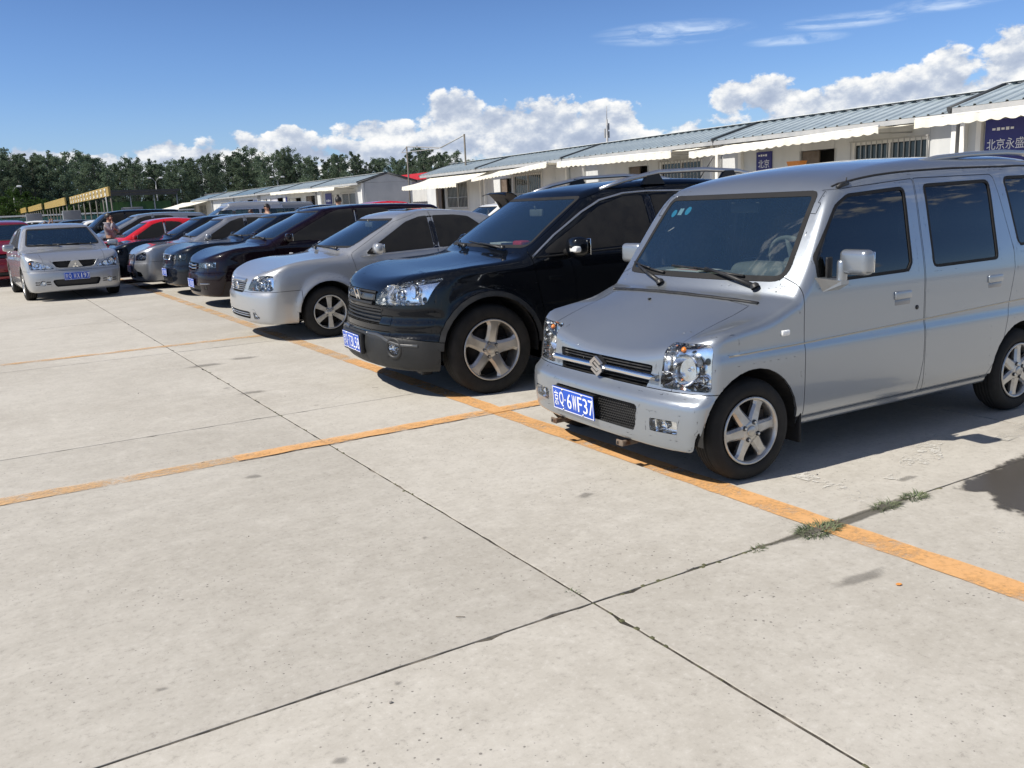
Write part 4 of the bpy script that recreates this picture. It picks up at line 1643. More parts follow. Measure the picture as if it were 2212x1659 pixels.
def car_spec(L=4.5, W=.86, fo=.87, wb=2.6, tyre=.305, tw=.195, rim_r=.20, hz=.72, cowl=(1.05, .98), head=(1.85, 1.36), roof=(2.5, 1.44), roof_end=(3.2, 1.38),
             rear_base=(3.85, 1.08), deck=(4.35, 1.04), belt=.93, belt_r=.98, xB=2.25, xC=3.05, clear=.18, hood_mid=None, bump=0.0, tumble=.22, rim='six', h=.045, lod=1,
             fc=(.10, .14), nose=.0, crown=.035, wk=.16, kts=.09, ride=0.0, quarter=None, **kw):
    cx, cz = cowl
    hx, hzz = head
    zt = hzz + 0.045 if roof[1] - hzz < .12 else hzz + .07
    hm = hood_mid or (cx * .5, (hz + cz) * .5 + .035)
    top = [(-.3, hz - .17), (0.02, hz - .06), (.10, hz + .005), (.2, hz + .055), hm, (cx - .12, cz - .022), (cx - .03, cz - .008), (cx + .04, cz + .03),
           (cx + (hx - cx) * .5, cz + (hzz - cz) * .53), (hx - .06, hzz - .032), (hx + .05, hzz + .025), (hx + (roof[0] - hx) * .5, hzz + (roof[1] - hzz) * .78), roof,
           roof_end, ((roof_end[0] + rear_base[0]) * .5 + .04, (roof_end[1] + rear_base[1]) * .5 + .02), rear_base, deck, (L + .3, deck[1] - .12)]
    r2 = fo + wb
    S = dict(
        L=L, W=W, h=h, lod=lod, top=top, top_s=.022,
        crown=[(-.2, -.035), (.15, -.035), (fo * .75, 0.0), (cx - .1, crown), (hx, crown), (hx + .4, crown + .02), (L, crown + .02)],
        warp=[(-.2, .04), (cx - .2, .10), (cx + .1, wk), (hx - .2, wk), (hx + .3, .03), (roof_end[0] - .2, -.02), (rear_base[0], -wk * .7), (L, -.05)],
        prof=[(.05, -.14), (.14, -.075), (.20, -.045), (.28, -.02), (.45, -.002), (.62, 0), (.74, -.008), (belt - .07, -.022), (belt + .02, -.045), (belt + .12, -.085), (zt - .06, -tumble), (zt + .06, -tumble - .07), (zt + .25, -tumble - .25)],
        prof_s=.010,
        plan=[(-.2, W - .20), (0, W - .13), (.15, W - .065), (.4, W - .018), (.8, W), (L - 1.0, W), (L - .4, W - .025), (L - .1, W - .08), (L + .2, W - .18)],
        front=[(.05, .14), (.14, .07), (.2, .035), (.3, .008), (.42, 0), (.52, .006), (.58, .028 + nose), (.66, .042 + nose), (hz, .060 + nose), (hz + .05, .085 + nose), (hz + .12, .16), (hz + .3, .45)],
        fc=fc, kf=.038,
        rear=[(.1, L - .12), (.2, L - .05), (.4, L), (.55, L - .01), (.7, L - .04), (deck[1] - .02, L - .08), (deck[1] + .1, L - .14), (roof[1], L - .4 if deck[0] < rear_base[0] + .2 else L - .1)],
        rc=(.06, .12), kr=.07,
        bot=[(-.2, clear + .05), (.1, clear), (.6, clear - .01), (L * .5, clear - .01), (L - .5, clear + .02), (L, clear + .08)],
        kts=[(-.2, kts * .55), (fo, kts * .65), (cx, kts * .8), (hx, kts), (L, kts)],
        wheels=[(fo, tyre + .005, tyre + .055, tyre, tw), (r2, tyre + .005, tyre + .055, tyre, tw)],
        rim_r=rim_r, wheel_key=(rim, tyre, rim_r), rim=RIMS[rim], wheel_y=-.012,
        windscreen=rpoly([(-W * .80, cz + .035), (W * .80, cz + .035), (W * .66, hzz - .015), (-W * .66, hzz - .015)], [.05, .05, .05, .05], 4),
        ws_x=(cx - .1, hx + .25), ws_rim=.022,
        bonnet=rpoly([(-.25, -W * .60), (.2, -W * .64), (cx - .02, -W * .78), (cx - .02, W * .78), (.2, W * .64), (-.25, W * .60)], 0),
        panels=[('bumper', [(-.4, .05), (fo - tyre - .02, .05), (fo - tyre - .02, .575 + bump), (-.4, .56 + bump)], 'L', -2, None)],
        doors=[('front_door', rpoly([(fo + tyre + .16, clear + .10), (xB + .01, clear + .10), (xB + .01, zt + .012), (hx + .35, zt), (hx + .0, zt - .10), (cx + .12, belt + .02)], [.03, .02, .02, .05, .08, .05], 3)),
               ('rear_door', rpoly([(xB + .02, clear + .10), (r2 - tyre - .10, clear + .10), (xC + .03, belt_r - .10), (xC + .06, belt_r + .06), (xC - .15, zt + .0), (xB + .02, zt + .012)], [.02, .04, .1, .05, .06, .02], 3))],
        windows=[('w1', 'front_door', rpoly([(cx + .26, belt), (xB - .035, belt + (belt_r - belt) * .5), (xB - .035, zt - .045), (hx + .33, zt - .055), (hx + .14, zt - .11)], [.03, .015, .02, .05, .08], 3)),
                 ('w2', 'rear_door', rpoly([(xB + .045, belt + (belt_r - belt) * .5), (xC - .03, belt_r), (xC - .03, belt_r + .08), (xC - .36, zt - .075), (xC - .56, zt - .048), (xB + .045, zt - .045)], [.015, .03, .03, .12, .1, .02], 3))],
        win_rim=.014, gap=.0025, trims=[], pillar=(xB + .005, belt + .015, zt - .05),
        lamp=rpoly([(-W * .84, hz - .135), (-W * .46, hz - .125), (-W * .48, hz - .03), (-W * .86, hz - .005)], [.03, .02, .03, .03], 3),
        grille=rpoly([(-W * .32, hz - .13), (W * .32, hz - .13), (W * .36, hz - .03), (-W * .36, hz - .03)], .02, 2),
        intake=rpoly([(-W * .45, clear + .07), (W * .45, clear + .07), (W * .50, clear + .17), (-W * .50, clear + .17)], .03, 2),
        rear_window=rpoly([(-W * .68, rear_base[1] + .03), (W * .68, rear_base[1] + .03), (W * .58, roof_end[1] - .05), (-W * .58, roof_end[1] - .05)], .05, 3),
        tail=rpoly([(W * .55, deck[1] - .28), (W * .9, deck[1] - .28), (W * .86, deck[1] - .12), (W * .58, deck[1] - .12)], .03, 3),
        handles=[('front_door', xB - .20, belt - .09, .18), ('rear_door', xC - .14, belt_r - .10, .18)],
        mirror=(cx + .34, belt + .07, (.11, .20, .14)),
        front_lim=fo + .35,
    )
    if quarter:
        S['windows'].append(('w3', None, rpoly(quarter, .03, 3)))
    S.update(kw)
    return S


def seats_of(S, cx, hx, belt, floor=.28):
    return dict(floor=floor, x0=cx + .1, x1=S['L'] * .78, hw=S['W'] - .20, seats=(hx + .05, hx + .9), dash_x0=cx + .08, dash_x1=cx + .62, dash_z=belt - .01, dash_mat='cabin_dark', mirror=(hx - .06, belt + (hx - cx) * .40))


def emblem_h(b, y, z, s, parent, mat='chrome'):
    """H-shaped badge on the nose"""
    Q, N = b.solve('F', [(y, z)])
    M = Matrix.Translation((Q[0][0] - .012, y, z)) @ Matrix.Rotation(rad(-12), 4, 'Y')
    m = MB()
    for sg in (-1, 1):
        m.prism([(sg * .52 * s, .55 * s), (sg * .30 * s, .55 * s), (sg * .22 * s, -.55 * s), (sg * .44 * s, -.55 * s)], 0, -.006, .012, 0, M)
    m.prism([(-.30 * s, .10 * s), (.30 * s, .10 * s), (.28 * s, -.10 * s), (-.28 * s, -.10 * s)], 0, -.005, .012, 0, M)
    m.build('emblem', MAT[mat], parent)


# ------------------------------------------------------------------ black sport utility car beside the van
def build_suv():
    L, W = 4.45, .91
    fo = .82
    S = car_spec(
        L=L, W=W, fo=fo, wb=2.62, tyre=.352, tw=.225, rim_r=.238, hz=.86, cowl=(1.08, 1.075), head=(1.80, 1.515), roof=(2.75, 1.625), roof_end=(3.75, 1.56), rear_base=(4.28, 1.16), deck=(4.36, 1.06),
        belt=1.055, belt_r=1.11, xB=2.43, xC=3.28, clear=.23, h=.024, lod=2, rim='five', tumble=.24, fc=(.17, .24), kf=.055, crown=.04, wk=.14, kts=.10, hood_mid=(.55, .985),
        quarter=[(3.36, 1.13), (3.86, 1.26), (3.62, 1.44), (3.34, 1.47)], alloy='alloy_warm')
    S['front'] = [(.05, .20), (.16, .11), (.22, .06), (.30, .015), (.40, 0), (.47, .006), (.505, .030), (.58, .036), (.63, .052), (.70, .056), (.80, .072), (.87, .092), (.93, .14), (1.2, .6)]
    S['flares'] = [(fo, .352, .40, .022, .05), (fo + 2.62, .352, .40, .022, .05)]
    S['lamp'] = rpoly([(-.815, .735), (-.33, .722), (-.47, .872), (-.862, .932)], [.03, .02, .03, .02], 4)
    S['bowls'] = [(-.70, .83, .058, .07, 0), (-.55, .80, .055, .07, 0), (-.77, .77, .024, .04, 2), (-.44, .755, .022, .035, 2), (-.62, .75, .02, .03, 2)]
    S['grille'] = rpoly([(-.33, .715), (.33, .715), (.36, .825), (-.36, .825)], .02, 3)
    S['intake'] = rpoly([(-.43, .575), (.43, .575), (.44, .690), (-.44, .690)], .03, 3)
    S['fog'] = circle(-.63, .405, .047, 18)
    S['fog_r'] = .04
    S['panels'] = [('lower_bumper', [(-.4, .05), (.43, .05), (.43, .445), (.22, .475), (.0, .505), (-.4, .505)], 'L', -2, None)]
    for nm, sd in (('arch_trim', 'L'), ('arch_trim_b', 'R')):
        for (cx0, cz0, R, a, b_) in S['wheels']:
            S['panels'].append((nm if cx0 < 2 else nm + 'r', circle(cx0, cz0, R + .042, 32), sd, .08, None))
    S['panel_mat'] = dict(lower_bumper='grey_cladding', arch_trim='grey_cladding', arch_trim_b='grey_cladding', arch_trimr='grey_cladding', arch_trim_br='grey_cladding')
    S['panel_off'] = dict(arch_trim=.006, arch_trim_b=.006, arch_trimr=.006, arch_trim_br=.006, lower_bumper=.003)
    S['mirror'] = (1.52, 1.10, (.15, .22, .155))
    S['windscreen'] = rpoly([(-.745, 1.10), (.745, 1.10), (.62, 1.488), (-.62, 1.488)], .05, 4)
    S['windows'][0] = ('w1', 'front_door', rpoly([(1.27, 1.05), (2.385, 1.085), (2.385, 1.475), (2.20, 1.472), (1.93, 1.40)], [.03, .015, .02, .06, .1], 3))
    S['windows'][1] = ('w2', 'rear_door', rpoly([(2.475, 1.087), (3.24, 1.115), (3.24, 1.455), (2.475, 1.475)], [.015, .03, .06, .02], 3))
    S['trims'] = [('window_chrome', 'S', [(1.22, 1.035), (1.45, 1.19), (1.75, 1.36), (1.95, 1.448), (2.2, 1.497), (2.45, 1.508), (3.0, 1.498), (3.4, 1.485)], .008, .006, 'trim_silver'),
                  ('window_chrome', 'S', [(1.24, 1.028), (2.4, 1.068), (3.3, 1.10)], .006, .005, 'black_rubber')]
    S['wipers'] = [[(-.52, 1.082), (-.30, 1.10), (-.10, 1.115), (.20, 1.13)], [(.12, 1.085), (.32, 1.10), (.50, 1.115), (.66, 1.14)]]
    S['cabin'] = seats_of(S, 1.08, 1.80, 1.07, .36)
    S['handle_mat'] = 'black_paint'
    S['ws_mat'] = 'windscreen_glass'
    S['side_mat'] = 'side_glass'
    c = assemble(S, 'car', 'black sport utility car with silver roof rails beside the silver van', 'car', (2.60, 6.78, 0), rad(-4.5), 'black_paint')
    b, root = c.b, c.root
    # upper grille: framed panel with two bars and the badge
    m = MB()
    ribbon(b, 'F', [(-.31, .727), (.31, .727)], .012, .012, m, 0, .05, .004)
    m.build('grille_bar', MAT['grey_cladding'], c.grille, fix=False)
    m = MB()
    ribbon(b, 'F', [(-.33, .775), (.33, .775)], .030, .006, m, 0, .05, -.006)
    m.build('grille_bar', MAT['dark_reflector'], c.grille, fix=False)
    m = MB()
    ribbon(b, 'F', [(-.35, .815), (.35, .815)], .009, .010, m, 0, .05, .002)
    m.build('grille_bar', MAT['grey_cladding'], c.grille, fix=False)
    emblem_h(b, 0, .772, .105, c.grille)
    for z in (.595, .622, .649, .675):
        m = MB()
        ribbon(b, 'F', [(-.425, z), (.425, z)], .008, .010, m, 0, .06, -.014)
        m.build('grille_slat', MAT['grey_cladding'], c.intake, fix=False)
    for sg in (-1, 1):
        m = MB()
        ribbon(b, 'F', [(sg * .23, .492), (sg * .40, .494), (sg * .50, .482), (sg * .58, .455), (sg * .68, .432), (sg * .80, .428)], .012, .008, m, 0, .04)
        m.build('bumper_lip', MAT['lip_grey'], root, fix=False)
        m = MB()
        Q, N = b.solve('F', [(sg * .63, .405)])
        M = Matrix.Translation(Q[0]) @ Vector(N[0]).to_track_quat('-Y', 'Z').to_matrix().to_4x4()
        m.lathe([(.085, .004), (.078, -.006), (.066, -.002), (.052, .010)], 24, 0, M)
        m.build('fog_ring', MAT['black_plastic'], root)
    number_plate(root, (-.032, .0, .405), (0, rad(-3), 0), '京Q·T3L58')
    m = MB()
    m.rbox((-.010, 0, .405), (.036, .47, .17), .008, 0, 2)
    m.build('plate_holder', MAT['black_plastic'], root)
    # roof rails on short feet
    for sg in (-1, 1):
        m = MB()
        P = [(2.02, sg * .60, 1.535), (2.25, sg * .615, 1.60), (2.6, sg * .62, 1.662), (3.1, sg * .62, 1.675), (3.5, sg * .61, 1.652), (3.75, sg * .60, 1.60), (3.85, sg * .595, 1.55)]
        m.tube(P, [.016, .020, .020, .020, .020, .018, .014], 8)
        m.build('roof_rail', MAT['trim_silver'], root)
        for x, z in ((2.55, 1.622), (3.38, 1.625)):
            m = MB()
            m.prism([(x - .12, z - .06), (x + .12, z - .06), (x + .05, z + .035), (x - .05, z + .035)], 1, sg * .60, sg * .635)
            m.build('rail_foot', MAT['black_plastic'], root)
    m = MB()
    m.tube([(3.55, .0, 1.60), (3.72, 0, 1.80)], [.006, .003], 6)
    m.build('aerial', MAT['black_plastic'], root)
    # silver insert on the mirrors, side repeater
    for sg, v in ((-1, 'L'), (1, 'R')):
        Q, N = b.solve(v, [(1.52, 1.055)])
        y = Q[0][1] + sg * .17
        m = MB()
        m.rbox((1.478, y + sg * .045, 1.085), (.06, .10, .05), .018, 0, 3, None)
        m.build('mirror_repeater', MAT['bulb'], root)
        Q, N = b.solve(v, [(1.30, .86)])
    # red tag and white card on the dashboard, seen through the glass
    m = MB()
    m.rbox((1.42, -.30, 1.105), (.10, .16, .07), .02, 0, 2, None)
    m.build('red_tag', MAT['red_plastic'], root)
    m = MB()
    m.box((1.40, .02, 1.09), (.14, .22, .06))
    m.build('white_card', MAT['paper'], root)
    # undertray parts hanging under the nose
    m = MB()
    m.rbox((.42, -.45, .19), (.10, .14, .10), .02)
    m.build('undertray', MAT['black_plastic'], root)
    return c


# ------------------------------------------------------------------ silver saloon in the next bay
def build_saloon():
    W, fo = .86, .86
    S = car_spec(L=4.5, W=W, fo=fo, wb=2.6, tyre=.30, tw=.195, rim_r=.198, hz=.735, cowl=(1.06, .975), head=(1.82, 1.345), roof=(2.35, 1.435), roof_end=(2.98, 1.385), rear_base=(3.85, 1.07), deck=(4.38, 1.03),
                 belt=.925, belt_r=.985, xB=2.30, xC=3.20, clear=.205, h=.026, lod=2, rim='six', tumble=.215, fc=(.10, .17), hood_mid=(.5, .885), wk=.16, bump=.005)
    S['flares'] = [(fo, .30, .355, .022, .06), (fo + 2.6, .30, .355, .018, .06)]
    S['lamp'] = rpoly([(-.80, .585), (-.375, .593), (-.49, .742), (-.79, .768)], [.04, .02, .07, .06], 4)
    S['bowls'] = [(-.66, .665, .055, .06, 0), (-.55, .65, .045, .06, 0), (-.50, .61, .02, .03, 1), (-.71, .62, .022, .03, 2), (-.58, .705, .018, .03, 2)]
    S['grille'] = rpoly([(-.245, .560), (.245, .560), (.31, .670), (.29, .715), (-.29, .715), (-.31, .670)], [.09, .09, .03, .03, .03, .03], 3)
    S['intake'] = rpoly([(-.42, .265), (.42, .265), (.44, .345), (-.44, .345)], .025, 3)
    S['fog'] = rpoly([(-.645, .275), (-.52, .265), (-.515, .335), (-.56, .345)], .015, 3)
    S['trims'] = [('rubbing_strip', 'S', [(fo + .42, .545), (fo + 2.2, .555)], .018, .006, 'silver_paint_warm'),
                  ('window_chrome', 'S', [(1.30, .91), (2.3, .945), (3.1, .972)], .006, .004, 'trim_silver')]
    S['wipers'] = [[(-.50, .985), (-.28, 1.0), (-.05, 1.01), (.2, 1.02)], [(.10, .985), (.30, 1.0), (.48, 1.01), (.62, 1.03)]]
    S['cabin'] = seats_of(S, 1.06, 1.82, .955, .26)
    S['mirror'] = (1.455, .995, (.11, .215, .125))
    S['side_mat'] = 'side_glass'
    c = assemble(S, 'car', 'silver saloon with clear headlights and six-spoke alloy wheels beside the black car', 'car', (2.65, 10.70, 0), rad(-.6), 'silver_paint_warm')
    b, root = c.b, c.root
    for z in (.585, .608, .631, .654, .677):
        m = MB()
        ribbon(b, 'F', [(-.26 - .05 * (z > .6), z), (.26 + .05 * (z > .6), z)], .005, .010, m, 0, .05, -.008)
        m.build('grille_slat', MAT['trim_silver'], c.grille, fix=False)
    m = MB()
    ribbon(b, 'F', [(-.30, .700), (.30, .700)], .020, .012, m, 0, .05, .003)
    m.build('chrome_bar', MAT['trim_silver'], c.grille, fix=False)
    Q, N = b.solve('F', [(0, .635)])
    m = MB()
    M = Matrix.Translation((Q[0][0] - .012, 0, .635)) @ Matrix.Rotation(-math.pi / 2, 4, 'Z')
    m.lathe([(.046, .012), (.046, -.004), (.038, -.006), (.036, .0), (.0004, .0)], 24, 0, M)
    for k in (-1, 0, 1):
        m.prism([(-.008 + k * .016, .024 - .010 * abs(k)), (.008 + k * .016, .024 - .010 * abs(k)), (.004 + k * .016, -.022), (-.004 + k * .016, -.022)], 0, -.010, .006, 0, Matrix.Translation((Q[0][0] - .012, 0, .635)))
    m.build('emblem', MAT['chrome'], c.grille)
    for z in (.292, .318):
        m = MB()
        ribbon(b, 'F', [(-.42, z), (.42, z)], .006, .010, m, 0, .06, -.010)
        m.build('intake_bar', MAT['trim_silver'], c.intake, fix=False)
    for v in 'LR':
        Q, N = b.solve(v, [(1.235, .725)])
        m = MB()
        m.rbox(tuple(Q[0]), (.062, .016, .030), .0075, 0, 3)
        m.build('side_indicator', MAT['bulb'], root)
    m = MB()
    ribbon(b, 'T', [(2.35, -.3), (2.35, .3)], .20, .002, m, 0, .1)
    m.build('sunroof', MAT['tinted_glass'], root, fix=False)
    return c


# ------------------------------------------------------------------ the rest of the row, drawn smaller in the picture
def nose_trim(c, S, hz, W, style):
    b = c.b
    if style == 'slats':
        for k in range(4):
            z = hz - .12 + k * .027
            m = MB()
            ribbon(b, 'F', [(-W * .33, z), (W * .33, z)], .006, .008, m, 0, .08, -.006)
            m.build('grille_slat', MAT['trim_silver'], c.grille, fix=False)
        m = MB()
        ribbon(b, 'F', [(-W * .36, hz - .032), (W * .36, hz - .032)], .012, .010, m, 0, .08, .002)
        m.build('chrome_bar', MAT['chrome'], c.grille, fix=False)
    elif style == 'frame':
        q = [(-W * .32, hz - .13), (W * .32, hz - .13), (W * .36, hz - .03), (-W * .36, hz - .03), (-W * .32, hz - .13)]
        m = MB()
        ribbon(b, 'F', q, .011, .012, m, 0, .06, .002)
        m.build('chrome_frame', MAT['chrome'], c.grille, fix=False)
        for k in range(4):
            z = hz - .108 + k * .022
            m = MB()
            ribbon(b, 'F', [(-W * .32, z), (W * .32, z)], .005, .008, m, 0, .08, -.01)
            m.build('grille_slat', MAT['dark_reflector'], c.grille, fix=False)
    elif style == 'wing':
        for k in range(2):
            z = hz - .105 + k * .045
            m = MB()
            ribbon(b, 'F', [(-W * .34, z + .015), (0, z), (W * .34, z + .015)], .013, .012, m, 0, .05, .002)
            m.build('chrome_bar', MAT['chrome'], c.grille, fix=False)


def build_row():
    grp = 'cars parked nose out in the row'
    # low dark people carrier
    S = car_spec(L=4.77, W=.90, fo=.93, wb=2.83, tyre=.325, tw=.215, rim_r=.215, hz=.765, cowl=(1.02, 1.00), head=(2.02, 1.475), roof=(2.85, 1.552), roof_end=(4.15, 1.51), rear_base=(4.55, 1.12), deck=(4.66, 1.0),
                 belt=.99, belt_r=1.04, xB=2.62, xC=3.60, clear=.19, h=.042, lod=1, rim='seven', tumble=.20, fc=(.14, .20), hood_mid=(.45, .90), wk=.15,
                 quarter=[(3.66, 1.05), (4.28, 1.10), (4.15, 1.42), (3.66, 1.44)])
    S['lamp'] = rpoly([(-.775, .640), (-.36, .648), (-.36, .712), (-.78, .742)], [.02, .01, .02, .02], 3)
    S['lamp_house'] = 'reflector'
    S['bowls'] = [(-.52, .685, .028, .03, 2), (-.66, .69, .032, .03, 2), (-.43, .68, .02, .03, 0)]
    S['grille'] = rpoly([(-.30, .60), (.30, .60), (.34, .72), (-.34, .72)], .03, 3)
    S['fog'] = circle(-.60, .34, .035, 14)
    S['wipers'] = [[(-.50, 1.03), (-.28, 1.05), (-.02, 1.06), (.25, 1.07)]]
    S['trims'] = [('window_bar', 'S', [(2.62, .98), (2.62, 1.44)], .006, .004, 'trim_silver'), ('bumper_line', 'F', [(-.70, .40), (-.45, .395)], .006, .006, 'chrome'), ('bumper_line', 'F', [(.70, .40), (.45, .395)], .006, .006, 'chrome')]
    c = assemble(S, 'car', 'low maroon-black people carrier with chrome winged grille beside the silver saloon', 'car', (3.04, 15.05, 0), rad(-.5), 'maroon_black_paint')
    nose_trim(c, S, .735, .90, 'wing')
    emblem_h(c.b, 0, .665, .085, c.grille)
    number_plate(c.root, (-.016, 0, .395), (0, 0, 0), '')
    plate_marks(c.root, (-.016, 0, .395))
    for v in 'LR':
        Q, N = c.b.solve(v, [(1.42, .80)])
        m = MB()
        m.rbox(tuple(Q[0]), (.06, .016, .03), .0075, 0, 2)
        m.build('side_indicator', MAT['bulb'], c.root)
    # black saloon, chrome framed grille
    def black_saloon(label, loc, yaw, style, plate, pm='navy_black_paint'):
        S = car_spec(L=4.90, W=.92, fo=.95, wb=2.80, tyre=.325, tw=.215, rim_r=.215, hz=.80, cowl=(1.28, 1.01), head=(2.05, 1.40), roof=(2.75, 1.475), roof_end=(3.45, 1.42), rear_base=(4.20, 1.12), deck=(4.75, 1.07),
                     belt=.97, belt_r=1.03, xB=2.55, xC=3.45, clear=.19, h=.048, lod=1, rim='seven', tumble=.22, fc=(.12, .18), hood_mid=(.62, .945), wk=.15)
        S['lamp'] = rpoly([(-.82, .665), (-.40, .665), (-.44, .765), (-.84, .80)], [.03, .01, .03, .02], 3)
        S['bowls'] = [(-.70, .735, .036, .03, 2), (-.54, .72, .036, .03, 2)]
        S['lamp_house'] = 'dark_reflector'
        S['wipers'] = [[(-.55, 1.03), (-.30, 1.045), (-.05, 1.055), (.25, 1.065)]]
        c = assemble(S, 'car', label, 'car', loc, yaw, pm, None)
        nose_trim(c, S, .80, .92, style)
        emblem_h(c.b, 0, .725, .08, c.grille)
        if plate:
            number_plate(c.root, (-.018, 0, .44), (0, 0, 0), '')
            plate_marks(c.root, (-.018, 0, .44))
        return c
    black_saloon('black saloon with chrome framed grille and blue plate between people carrier and silver saloon', (3.14, 17.85, 0), 0, 'frame', True)
    # silver saloon with wide lower opening
    S = car_spec(L=4.55, W=.865, fo=.90, wb=2.60, tyre=.305, tw=.20, rim_r=.20, hz=.755, cowl=(1.12, .985), head=(1.90, 1.385), roof=(2.6, 1.47), roof_end=(3.3, 1.41), rear_base=(3.95, 1.10), deck=(4.42, 1.06),
                 belt=.945, belt_r=1.0, xB=2.35, xC=3.18, clear=.17, h=.048, lod=1, rim='seven', fc=(.12, .17), hood_mid=(.52, .90), wk=.15)
    S['lamp'] = rpoly([(-.775, .600), (-.42, .600), (-.44, .69), (-.76, .785)], [.05, .02, .04, .05], 3)
    S['bowls'] = [(-.68, .67, .048, .04, 0), (-.55, .645, .040, .04, 0)]
    S['fog'] = rpoly([(-.70, .28), (-.50, .27), (-.52, .38), (-.66, .36)], .02, 3)
    S['wipers'] = [[(-.50, 1.01), (-.28, 1.025), (-.05, 1.035), (.2, 1.045)]]
    S['side_mat'] = 'side_glass'
    S['trims'] = [('window_chrome', 'S', [(1.36, .93), (2.35, .965), (3.15, .99)], .006, .005, 'trim_silver')]
    c = assemble(S, 'car', 'silver saloon with sharp fog lamp openings between two black saloons', 'car', (2.88, 20.35, 0), 0, 'silver_paint_cool')
    nose_trim(c, S, .755, .865, 'slats')
    number_plate(c.root, (-.018, 0, .42), (0, 0, 0), '')
    plate_marks(c.root, (-.018, 0, .42))
    black_saloon('black saloon with slatted chrome grille beside the bright red car', (2.75, 22.75, 0), 0, 'slats', False)
    # bright red hatchback
    S = car_spec(L=4.25, W=.85, fo=.88, wb=2.55, tyre=.30, tw=.195, rim_r=.195, hz=.73, cowl=(1.08, .96), head=(1.80, 1.36), roof=(2.45, 1.455), roof_end=(3.1, 1.40), rear_base=(3.75, 1.08), deck=(4.10, 1.04),
                 belt=.92, belt_r=.98, xB=2.22, xC=2.98, clear=.18, h=.045, lod=1, rim='seven', hood_mid=(.5, .88))
    S['bowls'] = [(-.60, .66, .045, .04, 0)]
    S['trims'] = [('window_bar', 'S', [(2.22, .95), (2.22, 1.33)], .02, .004, 'trim_silver')]
    c = assemble(S, 'car', 'bright red car next to the man with the phone', 'car', (2.22, 25.25, 0), 0, 'red_paint')
    nose_trim(c, S, .73, .85, 'slats')
    # silver people carrier behind the man
    S = car_spec(L=4.5, W=.87, fo=.85, wb=2.7, tyre=.31, tw=.20, rim_r=.20, hz=.80, cowl=(.98, 1.05), head=(1.95, 1.53), roof=(2.7, 1.62), roof_end=(3.85, 1.57), rear_base=(4.3, 1.15), deck=(4.4, 1.0),
                 belt=1.02, belt_r=1.06, xB=2.45, xC=3.35, clear=.18, h=.048, lod=1, rim='seven', hood_mid=(.45, .95), quarter=[(3.42, 1.07), (4.0, 1.12), (3.85, 1.46), (3.42, 1.48)])
    S['side_mat'] = 'side_glass'
    c = assemble(S, 'car', 'silver people carrier just behind the bright red car', 'car', (2.25, 28.3, 0), 0, 'silver_paint')
    nose_trim(c, S, .80, .87, 'slats')
    # farther cars: only roofs and screens show
    far = [('car', 'dark blue-black saloon beyond the silver people carrier', 'navy_black_paint', (2.7, 31.4, 0), 1.47, 'saloon'),
           ('car', 'tall black car with a long flat roof beyond the man with the phone', 'black_paint', (2.3, 34.6, 0), 1.80, 'tall'),
           ('car', 'white car with its screen edge bright, beyond the tall black car', 'white_paint', (2.0, 38.2, 0), 1.50, 'saloon'),
           ('car', 'dark saloon with pale screen between the two white cars', 'navy_black_paint', (1.5, 42.2, 0), 1.52, 'saloon'),
           ('car', 'grey car with pale blue screen far along the row', 'grey_paint', (1.1, 46.6, 0), 1.56, 'saloon'),
           ('car', 'small white car farthest along the row in view', 'white_paint', (.5, 51.5, 0), 1.58, 'saloon')]
    for nm, lb, pm, loc, rz, kind in far:
        if kind == 'saloon':
            S = car_spec(L=4.6, W=.88, fo=.9, wb=2.65, tyre=.31, tw=.20, rim_r=.20, hz=.76, cowl=(1.15, .985), head=(1.92, rz - .085), roof=(2.6, rz), roof_end=(3.35, rz - .05), rear_base=(4.0, 1.12), deck=(4.45, 1.06),
                         belt=.95, belt_r=1.0, xB=2.4, xC=3.2, h=.07, lod=1, rim='seven')
        else:
            S = car_spec(L=4.8, W=.93, fo=.9, wb=2.75, tyre=.36, tw=.23, rim_r=.22, hz=.98, cowl=(1.30, 1.18), head=(1.95, 1.68), roof=(2.7, 1.78), roof_end=(4.4, 1.74), rear_base=(4.68, 1.2), deck=(4.72, 1.0),
                         belt=1.14, belt_r=1.16, xB=2.55, xC=3.45, clear=.25, h=.07, lod=1, rim='seven', quarter=[(3.52, 1.17), (4.35, 1.19), (4.30, 1.62), (3.52, 1.63)])
        c = assemble(S, nm, lb, 'car', loc, 0, pm)


def plate_marks(root, loc):
    """plate too far off to read: soft pale blocks in the character places"""
    m = MB()
    for k, x in enumerate((-.178, -.122, -.040, .018, .076, .132, .186)):
        m.box((loc[0] - .0035, loc[1] - x, loc[2]), (.001, .013 if k % 3 else .020, .080))
    m.build('characters', MAT['plate_white'], root)


